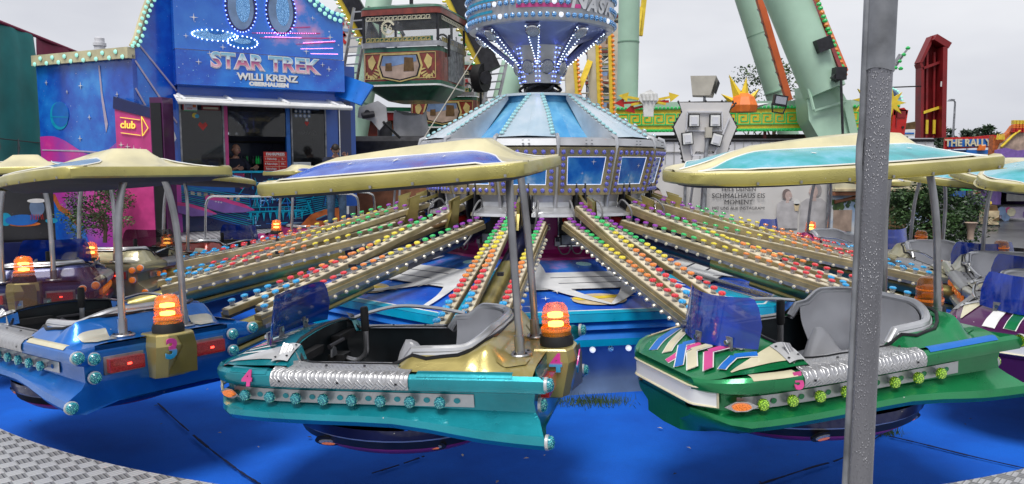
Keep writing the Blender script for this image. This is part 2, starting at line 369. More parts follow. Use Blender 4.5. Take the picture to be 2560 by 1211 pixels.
# seams where the carpet lengths meet
def seam(px):
    m = MB(); P = []
    for x, y in px:
        d = at(x, y, 1)-Vector((0, 0, H)); k = (.03-H)/d.z; P.append(Vector((0, 0, H))+d*k)
    P = bez(P, 6)
    for a, b in zip(P, P[1:]):
        w_ = random.uniform(.007, .020)
        if random.random() < .88: m.bar((a.x, a.y, .034), (b.x, b.y, .034), w_, .004, 'seam')
    return m
sm_ = seam([(395, 1010), (450, 1060), (520, 1120), (600, 1180), (650, 1212)])
for s_ in ([(1900, 1212), (2030, 1170), (2110, 1145), (2200, 1090), (2240, 1060)], [(2215, 1090), (2300, 1110), (2420, 1140), (2560, 1172)], [(930, 1185), (1010, 1160), (1060, 1142)]):
    q = seam(s_); sm_.v, k0 = sm_.v+q.v, len(sm_.v); sm_.f += [tuple(i+k0 for i in f) for f in q.f]; sm_.m += q.m
o = sm_.build('carpet_seam', carpet, 0)
wk = ring('walkway', 6.02, 8.6, .41, 'tread')
wk.grid(lambda i, j: (CX+(8.6+2.6*j)*sin(-1.3+2.6*i), CY-(8.6+2.6*j)*cos(-1.3+2.6*i), .41), 60, 3, 'tread')
walk = kind(wk.build('walkway', sm=0), 'structure')
m = MB(); m.grid(lambda i, j: (CX+6.06*sin(2*pi*i), CY-6.06*cos(2*pi*i), .355-.35*j), 180, 1, 'dark_metal')
m.grid(lambda i, j: (CX+11.2*sin(2*pi*i), CY-11.2*cos(2*pi*i), .355-.35*j), 60, 1, 'dark_metal'); m.build('walkway_riser', walk, 0)
def tuft(name, px, py, n, spread, lab):
    m = MB(); d = at(px, py, 1)-Vector((0, 0, H)); k = (.02-H)/d.z; P = Vector((0, 0, H))+d*k
    for i in range(n):
        a = random.gauss(0, spread); b = random.gauss(0, spread*.35); h = random.uniform(.02, .09); q = random.uniform(-.04, .04)
        m.add([(a, b, 0), (a+.006, b, 0), (a+q, b+q*.5, h)], [(0, 1, 2)], 'grass_blade')
    o = m.build(name, None, 0); o.location = (P.x, P.y, .02); o['kind'] = 'stuff'; o['label'] = lab; o['category'] = 'grass'
tuft('grass', 1475, 1008, 420, .16, 'grass growing out at the carpet edge below the ride platform')
tuft('grass', 2195, 1085, 200, .08, 'grass tuft at the carpet seam beside the metal pole')

# ---- painted platform: seven sectors
deck = thing('ride_platform', 'low seven sided platform painted with planets and silver wings under the arms', 'ride platform', C0)
A0 = -14.7; NS = 7; ST = 360/NS
RO, RI, ZO, ZI = 3.35, 1.28, .73, .97
def sec_pt(k, s, r, dz=0):
    """k sector, s -1..1 across, r 0 (inner) .. 1 (outer)"""
    a, b = R(A0+k*ST), R(A0+(k+1)*ST)
    def P(ang, rr, z): return Vector((rr*sin(ang), -rr*cos(ang), z))
    o = P(a, RO, ZO).lerp(P(b, RO, ZO), (s+1)/2); i = P(a, RI, ZI).lerp(P(b, RI, ZI), (s+1)/2)
    v = i.lerp(o, r); v.z += dz; return v
def on_deck(m, k, poly, mat, dz, sub=1):
    m.add([sec_pt(k, s, r, dz) for s, r in poly], [tuple(range(len(poly)))], mat)
def bord(poly, c, g): 
    return [(c[0]+(a-c[0])*g, c[1]+(b-c[1])*g) for a, b in poly]
for k in range(NS):
    m = MB(); m.add([sec_pt(k, -1, 0), sec_pt(k, 1, 0), sec_pt(k, 1, 1), sec_pt(k, -1, 1)], [(0, 1, 2, 3)], 'sp_deck')
    pm = m.build('deck_panel', deck, 0)
    m = MB()
    for q, mt, dz in (((-1, .93), 'cyan', .004),):
        on_deck(m, k, [(-1, .955), (1, .955), (1, 1), (-1, 1)], 'cyan', dz)
        on_deck(m, k, [(-1, .945), (1, .945), (1, .955), (-1, .955)], 'white', dz)
    on_deck(m, k, [(-1, 0), (-.86, 0), (-.9, .9), (-.9, .945), (-1, .945)], 'cyan', .004)
    on_deck(m, k, [(.86, 0), (1, 0), (1, .945), (.9, .945), (.9, .9)], 'cyan', .004)
    on_deck(m, k, [(-.86, 0), (-.84, 0), (-.885, .9), (-.9, .9)], 'white', .008)
    on_deck(m, k, [(.84, 0), (.86, 0), (.9, .9), (.885, .9)], 'white', .008)
    for i in range(3):
        r0 = .30+i*.115
        on_deck(m, k, [(-.78-.02*i, r0), (.74+.02*i, r0), (.78+.02*i, r0+.10), (-.80-.02*i, r0+.10)], 'bar_white', .008+.004*i)
        on_deck(m, k, [(-.78-.02*i, r0+.10), (.78+.02*i, r0+.10), (.78+.02*i, r0+.108), (-.78-.02*i, r0+.108)], 'ink', .010+.004*i)
    for sgn in (-1, 1):
        fin = [(.50, .10), (.44, .22), (.40, .36), (.33, .50), (.20, .66), (.02, .86), (.0, .9), (.05, .88), (.28, .72), (.42, .62), (.55, .60), (.62, .66), (.68, .78), (.70, .93), (.74, .93), (.74, .70), (.70, .50), (.62, .28), (.56, .12)]
        if sgn == -1: fin = [(-.50+(.50-a)*-.0-(a-.5)*1.0, b) for a, b in fin]
        P = [(v.x, v.y) for v in bez([(a, b, 0) for a, b in fin+fin[:1]], 3)[:-1]]
        on_deck(m, k, P if sgn == 1 else P[::-1], 'bar_white', .022)
        cc = (sum(a for a, b in P)/len(P), sum(b for a, b in P)/len(P))
    on_deck(m, k, circ((.05-.3*(k % 2), .93), .34, 24, .20)[0:13][::-1] if False else circ((.08 if k % 2 else -.05, .80), .20, 24, .09), 'brick_orange' if k % 2 else 'sand', .013)
    on_deck(m, k, [(-.26, .775), (.12, .745), (.24, .77), (-.2, .815)], 'yellow', .016)
    on_deck(m, k, circ((-.62, .2), .1, 16, .05), 'mint', .012)
    on_deck(m, k, circ((.22, .14), .12, 16, .045), 'cap_aqua', .012)
    for _ in range(9): on_deck(m, k, star4((random.uniform(-.7, .7), random.uniform(.62, .92)), random.uniform(.02, .07)), 'white', .026)
    m.build('painted_picture', pm, 0)
    # stepped skirt with its row of lamps
    m = MB(); prev = 0
    a, b = sec_pt(k, -1, 1), sec_pt(k, 1, 1); out = Vector(((a+b).x, (a+b).y, 0)).normalized()
    prof = [(0, .73), (.015, .665), (-.03, .655), (.03, .60), (-.02, .585), (.05, .52), (.05, .46), (-.03, .45)]
    cols = ['cyan', 'white', 'royal', 'cyan', 'royal', 'cyan', 'arm_gold']
    for i in range(len(prof)-1):
        P = [Vector((q.x, q.y, z))+out*o_ for q, (o_, z) in ((a, prof[i]), (b, prof[i]), (b, prof[i+1]), (a, prof[i+1]))]
        m.add(P, [(0, 1, 2, 3)], cols[i])
    m.build('stepped_skirt', deck, 0)
    m = MB(); m.grid(lambda i, j: tuple(a.lerp(b, i)+out*(-.05-.05*sin(pi*j))+Vector((0, 0, .45-.44*j-a.z))), 24, 8, 'skirt_blue'); m.build('lower_skirt', deck)
bm_ = MB(); bm_.lathe([(.016, 0), (.026, .012), (.026, .03), (.014, .045)], ['chrome', 'cap_sky', 'cap_sky'], 10); SKL = [bm_.mesh('skirt_lamp')]
bm_ = MB(); bm_.lathe([(.016, 0), (.026, .012), (.026, .03), (.014, .045)], ['chrome', 'cap_white', 'cap_white'], 10); SKL.append(bm_.mesh('skirt_lamp'))
for k in (-1, 0, 1, 6-7, 2):
    if k == -1 and False: continue
for k in (-2, -1, 0, 1, 2, 3, 4):
    a, b = sec_pt(k, -1, 1), sec_pt(k, 1, 1); out = Vector(((a+b).x, (a+b).y, 0)).normalized(); ang = math.atan2(out.y, out.x)
    n = 18 if k in (-1, 0, 1) else 12
    for i in range(n):
        p = a.lerp(b, (i+.5)/n)+out*.0; p.z = .425
        put('skirt_lamp', SKL[i % 2], deck, p, (0, pi/2, ang))

# ---- centre tower
tow = thing('ride_tower', 'round silver and blue centre tower with lit picture panels and lamp studded drum', 'ride tower', C0); tow.scale = (.945, .945, 1)
m = MB(); m.lathe([(1.28, .955), (1.26, .99), (1.10, 1.02), (1.06, 1.06), (1.06, 1.46)], 'plum_panel', 28, cap=False, a0=R(3)); m.lathe([(1.0, 1.0), (1.0, 1.7)], 'black', 28)
base = m.build('tower_base', tow, 20)
NP = 14; PS = 360/NP; P0 = -7.85   # panel centres
def pol(r, deg, z=0): a = R(deg); return Vector((r*sin(a), -r*cos(a), z))
m = MB(); m.lathe([(1.30, 1.5), (1.44, 1.9), (1.5, 2.2)], 'silver', 14, cap=False, a0=R(P0-90+PS/2)); m.build('panel_backing', tow, 10)
aa = -9.0     # an arm direction: arms at aa + k*PS
for k in range(NP):
    c = aa+PS*(k+.5)
    m = MB()
    prof = [(1.40, 1.68), (1.385, 1.60), (1.40, 1.55), (1.50, 1.505), (1.60, 1.485), (1.61, 1.455), (1.2, 1.46)]
    hw = 9.0
    for i in range(len(prof)-1):
        for j in range(4):
            a, b = c-hw+j*hw/2, c-hw+(j+1)*hw/2
            m.add([pol(prof[i][0], a, prof[i][1]), pol(prof[i][0], b, prof[i][1]), pol(prof[i+1][0], b, prof[i+1][1]), pol(prof[i+1][0], a, prof[i+1][1])], [(0, 1, 2, 3)], 'silver')
    for s_ in (-1, 1):
        e = [pol(r, c+s_*hw, z) for r, z in prof[:-1]]
        m.tube(e, .012, 'chrome', 6)
        q = [pol(r, c+s_*(hw+PS/2-hw), z) for r, z in prof[:2]]
    m.add([pol(1.40, c-PS/2, 1.68), pol(1.40, c+PS/2, 1.68), pol(1.37, c+PS/2, 1.63), pol(1.37, c-PS/2, 1.63)], [(0, 1, 2, 3)], 'silver')
    m.build('apron', tow, 25)
    # base details: dark openings with frames, sockets with cables
    m = MB(); F = frame(pol(1.062, aa+PS*k, 1.25), pol(1, aa+PS*k+90), (0, 0, 1)); m.M = F
    m.box((0, .03, .0), (.26, .34, .02), 'black'); 
    for P in (((-.14, -.15, .01), (-.14, .2, .01)), ((.14, -.15, .01), (.14, .2, .01)), ((-.14, -.15, .01), (.14, -.15, .01))): m.bar(*P, .015, .02, 'chrome', (0, 0, 1))
    m.box((0, -.08, .03), (.22, .10, .05), 'galv')
    m.build('service_opening', base, 0)
    m = MB(); F = frame(pol(1.06, aa+PS*(k+.5), 1.15), pol(1, aa+PS*(k+.5)+90), (0, 0, 1)); m.M = F
    for s_ in (-1, 1):
        m.box((s_*.09, 0, .04), (.06, .09, .06), 'steel'); m.box((s_*.09, .03, .07), (.045, .05, .03), 'dark_metal')
        m.tube(bez([(s_*.09, -.04, .07), (s_*.14, -.13, .07), (s_*.22, -.12, .06), (s_*.26, -.02, .05)], 5), .009, 'cable', 6)
    m.build('power_socket', base, 30)
txt('number', '5', .10, 'cream', base, frame(pol(1.09, 3.4, 1.31), pol(1, 93.4), (0, 0, 1)), 0, .003)
# lit picture panels
pb = MB(); pb.lathe([(.022, 0), (.026, .008), (.020, .022), (.006, .03)], ['chrome', 'cap_led', 'cap_led'], 8); PBM = pb.mesh('bulb')
fm = None
ncount = 0
for k in range(NP):
    c = P0+PS*k
    hw_t, hw_b = 1.525*math.tan(R(PS/2))*.965, 1.39*math.tan(R(PS/2))*.965
    ct, cb = pol(1.525*cos(R(PS/2))+.055, c, 2.185), pol(1.39*cos(R(PS/2))+.055, c, 1.685)
    U = pol(1, c+90); V = (ct-cb).normalized(); O = (ct+cb)/2; L = (ct-cb).length
    F = frame(O, U, V)
    if True:
        m = MB(); hh = L/2
        for (a, b, cc, d) in (((-hw_b, -hh), (hw_b, -hh), (hw_b-.095, -hh+.105), (-hw_b+.095, -hh+.105)), ((hw_b, -hh), (hw_t, hh), (hw_t-.10, hh-.10), (hw_b-.095, -hh+.105)),
                              ((hw_t, hh), (-hw_t, hh), (-hw_t+.10, hh-.10), (hw_t-.10, hh-.10)), ((-hw_t, hh), (-hw_b, -hh), (-hw_b+.095, -hh+.105), (-hw_t+.10, hh-.10))):
            m.add([(*a, 0), (*b, 0), (*b, .03), (*a, .03), (*cc, .012), (*d, .012)], [(0, 1, 2, 3), (3, 2, 4, 5)], 'strip_gold')
        fr = m.mesh('panel_frame', 0)
        m = MB(); m.add([(-hw_b+.10, -hh+.11, .006), (hw_b-.10, -hh+.11, .006), (hw_t-.105, hh-.105, .006), (-hw_t+.105, hh-.105, .006)], [(0, 1, 2, 3)], 'sp_panel')
        pts = [(-hw_b+.10, -hh+.11, .008), (hw_b-.10, -hh+.11, .008), (hw_t-.105, hh-.105, .008), (-hw_t+.105, hh-.105, .008)]
        for a, b in zip(pts, pts[1:]+pts[:1]): m.bar(a, b, .006, .006, 'cap_white', (0, 0, 1))
        m.add([(x+.06, y+.05, .012) for x, y in star4((random.uniform(-.05, .05), random.uniform(-.05, .08)), .035)], [tuple(range(8))], 'white')
        m.add([(x, y, .012) for x, y in star4((random.uniform(-.1, .1), random.uniform(-.1, 0)), .02)], [tuple(range(8))], 'white')
        pic = m.mesh('picture', 0)
    pn = put('lit_panel', fr, tow); pn.matrix_local = F
    put('picture', pic, pn)
    vis = k in (0, 1, 2, 3, 13, 12, 11)
    n = 0
    pos = [(x*hw_b*.86, -hh+.05) for x in (-1, -.66, -.33, 0, .33, .66, 1)]+[(x*hw_t*.87, hh-.05) for x in (-1, -.66, -.33, 0, .33, .66, 1)]
    for j in range(1, 6):
        y = -hh+.05+(L-.1)*j/6; x = (hw_b+(hw_t-hw_b)*j/6)*.865; pos += [(-x, y), (x, y)]
    if vis:
        for x, y in pos: put('bulb', PBM, pn, (x, y, .02))
    # rim above the panel
    m = MB()
    rr = [(1.56, 2.19), (1.60, 2.20), (1.565, 2.27), (1.50, 2.285), (1.3, 2.275)]
    for i in range(len(rr)-1):
        m.add([pol(rr[i][0], c-PS/2+.7, rr[i][1]), pol(rr[i][0], c+PS/2-.7, rr[i][1]), pol(rr[i+1][0], c+PS/2-.7, rr[i+1][1]), pol(rr[i+1][0], c-PS/2+.7, rr[i+1][1])], [(0, 1, 2, 3)], 'rim_silver')
    for x_ in (-.03, .03):
        for z_ in (.0, .035): m.lathe([(.012, 0), (.010, .006)], 'dark_metal', 8, c=tuple(pol(1.58, c+x_*40, 2.215+z_)))
    m.build('rim', tow, 25)
    m = MB(); e = c+PS/2
    m.tube([pol(1.40, e, 1.50), pol(1.43, e, 1.66), pol(1.59, e, 2.22), pol(1.57, e, 2.285), pol(1.50, e, 2.31)], .022, 'silver', 8); m.build('rib_post', tow)
# cone roof: ribs with cap lamps, recessed bays between
cp = MB(); cp.lathe([(.030, 0), (.030, .012), (.024, .024), (.008, .028)], ['chrome', 'cap_aqua', 'cap_aqua'], 10); CPM = cp.mesh('cap_lamp')
NR = 7; RS = 360/NR
def cz(r): return 2.29+(1.50-r)/(1.50-.52)*(2.82-2.29)
m = MB(); m.lathe([(1.40, 2.28), (1.02, 2.30)], 'cone_floor', 28, cap=False); m.lathe([(1.05, 2.30), (.50, 2.74), (.48, 2.80)], 'sp_cone_blue', 14, cap=False, a0=R(P0-90)); m.lathe([(.56, 2.80), (.54, 2.83), (.1, 2.835)], 'sp_cone', 28)
m.build('cone_floor', tow, 12)
for k in range(NR):
    c = P0+RS*k
    m = MB(); wb, wt = .325, .10
    P = []
    for r, w_ in ((1.50, wb), (1.0, (wb+wt)/2+.01), (.54, wt)):
        z = cz(r)
        for x, dz in ((-w_, -.30 if r > .6 else -.05), (-w_, 0), (0, .012), (w_, 0), (w_, -.30 if r > .6 else -.05)):
            q = pol(r, c, z+dz)+pol(x, c+90); P.append(q)
    P[0].z = P[4].z = P[5].z = P[9].z = 2.28
    fs = []; ms = []
    for i in range(2):
        for j in range(4): fs.append((i*5+j, i*5+j+1, i*5+6+j, i*5+5+j)); ms.append('sp_cone' if j in (1, 2) else 'silver_white')
    m.add(P, fs, ms)
    for s_ in (-1, 1):
        m.add([P[2 if s_ > 0 else 2], P[7]]+[P[7]+Vector((0, 0, .003)), P[2]+Vector((0, 0, .003))], [(0, 1, 2, 3)], 'white')
    rb = m.build('cone_rib', tow, 20)
    side = MB()
    if k in (0, 1, 6, 2, 5):
        for s_ in (-1, 1):
            for j in range(14 if k in (0, 1, 6) else 8):
                u = (j+.5)/(14 if k in (0, 1, 6) else 8); r = 1.48-u*.93; w_ = lerp([(.54, wt), (1.0, (wb+wt)/2+.01), (1.5, wb)], r)-.03
                q = pol(r, c, cz(r)+.004)+pol(s_*w_, c+90)
                put('cap_lamp', CPM, rb, q, (0, R(28), R(c-90)))
# neck, lamp column, flared underside and drum
m = MB(); m.lathe([(.22, 2.83), (.24, 2.86), (.17, 2.93), (.2, 2.98)], 'dark_metal', 12)
for i in range(7): m.tube(bez([pol(.2, i*50, 2.84), pol(.27, i*50+25, 2.9), pol(.18, i*50+60, 2.97)], 4), .018, 'rubber', 6)
m.build('neck', tow)
NF = 8; FS = 45; F0 = -9
hl = MB(); hl.lathe([(.085, 0), (.088, .03), (.078, .042)], 'chrome', 18, cap=False); hl.lathe([(.078, .036), (.05, .052), (.01, .06)], 'lamp_glass', 18); HLM = hl.mesh('headlamp')
dot = MB(); dot.lathe([(.0075, 0), (.006, .007)], 'led_blue', 6); DB = dot.mesh('led'); dot = MB(); dot.lathe([(.0075, 0), (.006, .007)], 'led_white', 6); DW = dot.mesh('led')
m = MB()
for k in range(NF):
    c = F0+FS*(k+.5)
    a, b = c-FS/2, c+FS/2
    pr = [(.26, 2.965), (.30, 3.12), (.37, 3.40), (.88, 3.585)]
    cl = ['silver', 'silver', 'flare_blue']
    for i in range(3):
        m.add([pol(pr[i][0], a, pr[i][1]), pol(pr[i][0], b, pr[i][1]), pol(pr[i+1][0], b, pr[i+1][1]), pol(pr[i+1][0], a, pr[i+1][1])], [(0, 1, 2, 3)], cl[i])
col = m.build('lamp_column', tow, 8)
m = MB(); m.lathe([(.86, 3.58), (.91, 3.575), (.925, 3.60), (.93, 4.45), (.6, 4.5)], 'silver', 64, cap=True)
for z0, z1, a0, a1 in ((3.69, 3.72, -100, -40), (3.82, 3.85, -100, -20), (3.945, 3.965, -100, 10)):
    m.grid(lambda i, j: tuple(pol(.934, a0+(a1-a0)*i, z0+(z1-z0)*j)), 20, 1, 'cyan')
m.grid(lambda i, j: tuple(pol(.938, -20+48*i, 3.715+.045*j)), 16, 1, 'pink')
drum = m.build('drum', tow)
for k in range(NF):
    c = F0+FS*k
    m = MB()   # wedge fin from the drum's rim down to the column
    A = [pol(.84, c-6.0, 3.56), pol(.84, c+6.0, 3.56), pol(.315, c, 3.15)]
    B = [pol(.80, c-4, 3.60), pol(.80, c+4, 3.60), pol(.28, c, 3.2)]
    m.add(A+B, [(0, 2, 1), (0, 3, 5, 2), (1, 2, 5, 4), (0, 1, 4, 3)], 'flare_blue')
    fn = m.build('wedge_fin', tow, 0)
    n = (A[2]-A[0]).cross(A[1]-A[0]).normalized(); n = -n if n.z > 0 else n
    q = (A[0]+A[1])*.5*.86+A[2]*.14; h = put('headlamp', HLM, fn); U = (A[1]-A[0]).normalized(); h.matrix_local = frame(q, U, n.cross(U))
    if -100 < ((c+180) % 360)-180 < 100:
        for s_ in (0, 1):
            for j in range(15):
                p = A[s_].lerp(A[2], .06+j*.062)+n*.004
                if 4 <= j+1 <= 6 and False: continue
                e = put('led', DW, fn, p); 
    cc = F0+FS*(k+.5)
    q = pol(.295, cc, 3.155); h = put('headlamp', HLM, col); h.matrix_local = frame(q, pol(1, cc+90), (0, 0, 1)) @ Matrix.Rotation(R(14), 4, 'X')
led_n = 0
for k in (-3, -2, -1, 0, 1, 2):
    cc = F0+FS*(k+.5)
    for s_ in (-1, 1):
        for j in range(8):
            z = 2.99+j*.054; r = lerp([(2.965, .26), (3.12, .30), (3.4, .37)], z)+.005
            put('led', DB, col, pol(r*.985, cc+s_*17.5, z), (R(-90), 0, R(cc)))
db = MB(); db.lathe([(.024, 0), (.030, .010), (.027, .026), (.012, .036)], ['chrome', 'cap_sky', 'cap_sky'], 10); DLM = [db.mesh('drum_bulb')]
db = MB(); db.lathe([(.024, 0), (.030, .010), (.027, .026), (.012, .036)], ['chrome', 'cap_white', 'cap_white'], 10); DLM.append(db.mesh('drum_bulb'))
for row, z in enumerate((3.635, 3.775, 3.91, 4.03)):
    n = 40
    for i in range(n):
        a = -100+200*(i+.5)/n+row*.0
        if row in (1, 2) and 20 < a < 62 and row == 1: continue
        if row == 3 and (i % 2): pass
        if row == 2 and 22 < a < 60: continue
        if row == 3 and abs(a) > 95: continue
        put('drum_bulb', DLM[1 if (i+row) % 9 == 4 else 0], drum, pol(.93, a, z), (pi/2, 0, R(a)))
for ch, a, s_, z in (('N', 26, .26, 3.80), ('A', 38, .20, 3.765), ('S', 48, .20, 3.765), ('A', 58, .20, 3.765)):
    txt('letter', ch, s_, 'silver_white', drum, frame(pol(.936, a, z), pol(1, a+90), (0, 0, 1)), .008, .004, 1.1, 'CENTER', .25)
m = MB(); m.grid(lambda i, j: tuple(pol(.940, 22+40*i, 3.885+.02*j)), 12, 1, 'silver_white'); m.build('underline', drum, 0)

# ---- arms
CAPC = ['purple']*4+['green']*4+['yellow']*4+['orange']*4+['red']*4+['blue']*4
BM = {}
for c in ('purple', 'green', 'yellow', 'orange', 'red', 'blue'):
    b = MB(); b.lathe([(.019, 0), (.021, .02), (.028, .040)], 'clear_cup', 10, cap=False); b.lathe([(.028, .038), (.031, .046), (.027, .054), (.012, .059)], 'cap_'+c, 10); b.lathe([(.020, 0), (.018, .004)], 'dark_metal', 8)
    BM[c] = b.mesh('bulb')
b = MB(); b.lathe([(.008, 0), (.016, .012), (.018, .024), (.008, .036)], 'cap_clear', 8); WB = b.mesh('lamp')
m = MB(); m.tube([(0, 0, 1.27), (.55, 0, 1.165), (1.25, 0, 1.03)], .085, 'arm_navy', 14); m.tube([(1.2, 0, 1.04), (3.5, 0, .61)], .088, 'arm_gold', 14)
m.tube([(1.6, -.0, .86), (3.4, 0, .50)], .030, 'arm_gold', 8); m.box((1.9, .06, 1.10), (.05, .05, .03), 'dark_metal'); ME_tube = m.mesh('main_tube')
def strip(y, x0, z0, x1, z1, ww=.085):
    m = MB(); m.bar((x0, y, z0), (x1, y, z1), ww, .045, 'strip_gold'); m.bar((x0+.01, y, z0+.026), (x1-.01, y, z1+.026), ww-.012, .008, 'strip_cream'); m.bar((x0, y+math.copysign(ww/2+.01, y), z0-.03), (x1, y+math.copysign(ww/2+.01, y), z1-.03), .012, .05, 'strip_gold'); return m.mesh('light_strip', 0)
SY = .205
strips = [(-SY, .18, 1.38, 3.02, .83), (SY, .18, 1.38, 3.02, .83), (-.07, .16, 1.54, 2.80, .84)]
SM = [strip(*s_) for s_ in strips]
m = MB(); m.bar((-.06, 0, 1.70), (.35, -.05, 1.56), .03, .035, 'arm_gold'); m.add([(.30, .02, 1.66), (.42, .02, 1.62), (.47, .02, 1.38), (.34, .02, 1.38)], [(0, 1, 2, 3)], 'arm_gold'); m.prism([(.28, 1.67), (.44, 1.62), (.42, 1.50), (.50, 1.34), (.36, 1.34), (.34, 1.5)], .03, 'arm_gold', (0, .0, 0), (1, 0, 0), (0, 0, 1)); ME_rod = m.mesh('tie_rod', 0)
m = MB()
for y in (-.05, .05): m.prism([(-.10, 1.45), (-.04, 1.82), (.02, 1.86), (.07, 1.80), (.10, 1.50), (.06, 1.40)], .018, 'dark_metal', (0, y, 0), (1, 0, 0), (0, 0, 1))
m.tube([(0, -.09, 1.79), (0, .09, 1.79)], .025, 'galv', 10); m.tube([(.02, -.12, 1.32), (.02, .12, 1.32)], .05, 'dark_metal', 10); m.bar((-.25, 0, 1.85), (0, 0, 1.83), .03, .03, 'dark_metal'); ME_fork = m.mesh('hinge_fork')
m = MB(); m.tube([(.0, -.16, 1.42), (.12, -.165, 1.39), (.14, -.165, 1.385)], [.034, .034, .02], 'pure_red', 10); m.tube([(.12, -.165, 1.39), (.52, -.19, 1.33)], .028, 'brown', 10); m.tube([(.0, .16, 1.42), (.10, .165, 1.395)], .034, 'royal', 10); m.tube([(.10, .165, 1.395), (.52, .19, 1.33)], .028, 'brown', 10); ME_pis = m.mesh('damper')
m = MB()
for y in (-.1, .1): m.tube(bez([(.0, y, 1.5), (.12, y*1.5, 1.62), (.26, y*1.6, 1.5), (.22, y*1.2, 1.28), (.35, y, 1.15)], 6), .010, 'cable', 6)
ME_cab = m.mesh('cable')
m = MB()
for s_ in (-1, 1): m.bar((.5, s_*.26, 1.27), (3.0, s_*.26, .77), .02, .03, 'galv')
ME_rail = m.mesh('lamp_rail', 0)
armlab = {0: 'gold ride arm with three bulb strips pointing straight at the teal gondola numbered 4', 1: 'gold ride arm with bulb strips reaching towards the blue gondola numbered 3', 2: 'gold ride arm left of the centre, second one left of the teal gondola arm',
 3: 'gold ride arm ending beside the champagne gondola with the smoked windscreen', 4: 'gold ride arm pointing towards the dark red gondola, highest on the left', 5: 'far gold ride arm behind the tower reaching the magenta gondola on the left',
 -1: 'gold ride arm with three bulb strips pointing at the green gondola nose', -2: 'gold ride arm sloping right behind the green gondola towards the purple gondola', -3: 'gold ride arm on the right towards the gondola with pearl body at the frame edge',
 -4: 'gold ride arm on the right that ends below the olive gold gondola', -5: 'uppermost gold ride arm on the right towards the magenta gondola', 6: 'far gold ride arm hidden behind the tower, left rear', 7: 'far gold ride arm straight behind the tower', 8: 'far gold ride arm hidden behind the tower, right rear'}
for k in range(-5, 9):
    ph = 9.0+PS*k      # angle to the left of the viewer's direction
    a = R(-ph)
    P = Vector((CX+1.3*sin(a), CY-1.3*cos(a), 0))
    A = thing('lift_boom', armlab[k].replace(' arm', ' boom'), 'ride boom', P, (0, 0, a-pi/2), 'booms carrying the gondolas')
    put('main_tube', ME_tube, A); put('tie_rod', ME_rod, A); put('hinge_fork', ME_fork, A); put('damper', ME_pis, A); put('cable', ME_cab, A); rl = put('lamp_rail', ME_rail, A)
    for (y, x0, z0, x1, z1), me in zip(strips, SM):
        s_ = put('light_strip', me, A)
        if k in (6, 7, 8): continue
        tilt = math.atan2(z0-z1, x1-x0)
        for i in range(24):
            u = (i+.6)/24.2
            put('bulb', BM[CAPC[i]], s_, (x0+(x1-x0)*u, y+random.uniform(-.003, .003), z0+(z1-z0)*u+.030), (random.gauss(0, .06), tilt+random.gauss(0, .06), 0))
    if k not in (6, 7, 8):
        for sg in (-1, 1):
            for i in range(20):
                u = (i+.5)/20; put('lamp', WB, rl, (.5+2.5*u, sg*.270, 1.255-.5*u), (R(-62)*sg, 0, 0))

lf = MB(); rl_ = random.Random(12)
for i in range(90):
    a = rl_.uniform(-1.3, 1.3); rr_ = rl_.uniform(3.5, 6.0); x, y = CX+rr_*sin(a), CY-rr_*cos(a); t_ = rl_.uniform(0, 6.3); L_ = rl_.uniform(.008, .026)
    lf.add([(x, y, .030), (x+L_*cos(t_)+.4*L_*sin(t_), y+L_*sin(t_)-.4*L_*cos(t_), .034), (x+2*L_*cos(t_), y+2*L_*sin(t_), .031), (x+L_*cos(t_)-.4*L_*sin(t_), y+L_*sin(t_)+.4*L_*cos(t_), .036)], [(0, 1, 2, 3)], rl_.choice(('brown', 'sand', 'leaf_b', 'ink')))
o = lf.build('litter', None, 0); o['kind'] = 'stuff'; o['label'] = 'small leaves and crumbs scattered over the blue carpet'; o['category'] = 'litter'
# ============================================================ gondolas.  local: +x nose, +y left, z up from the carpet
WT = [(-.95, .575), (-.8, .57), (-.3, .57), (.3, .565), (.6, .545), (.78, .51), (.88, .45), (.945, .36), (.965, .30)]
def hw(x): return lerp(WT, x)
def topz(x, y):
    w_ = hw(x); ay = abs(y)/w_
    z = .895-.015*smooth(ay, .7, 1)
    if x > .40:
        z += .10*(1-smooth(x, .45, .97))*(1-ay**2.4)+.0*x
        z -= .05*smooth(x, .80, .97)
    if x < -.12:      # raised collar round the seat
        dx = max(0, -.655-x); dy = max(0, abs(y)-.405)
        d = math.hypot(dx, dy)
        b_ = smooth(y, -.30, .30); z += (.055*smooth(-x, .17, .28)+.070*smooth(-x, .33+.21*b_, .46+.25*b_))*(1-smooth(d, .012, .13))
    if x < -.62: z += .0*(1-smooth(ay, .2, .7))-.03*smooth(ay, .6, 1)
    return z
IN_X0, IN_X1, IN_Y = -.66, .44, .40
def inside(x, y):
    if x > IN_X1 or x < IN_X0: return False
    l = IN_Y
    if x < -.27: return ((-.27-x)/.412)**3.2+(abs(y)/.424)**3.2 < 1
    if x > .25: l = IN_Y-.10*((x-.25)/.19)**2
    return abs(y) < l
def flare(x):   # how far the lower flare drops / sticks out towards the tail
    return smooth(-x, .1, .95)
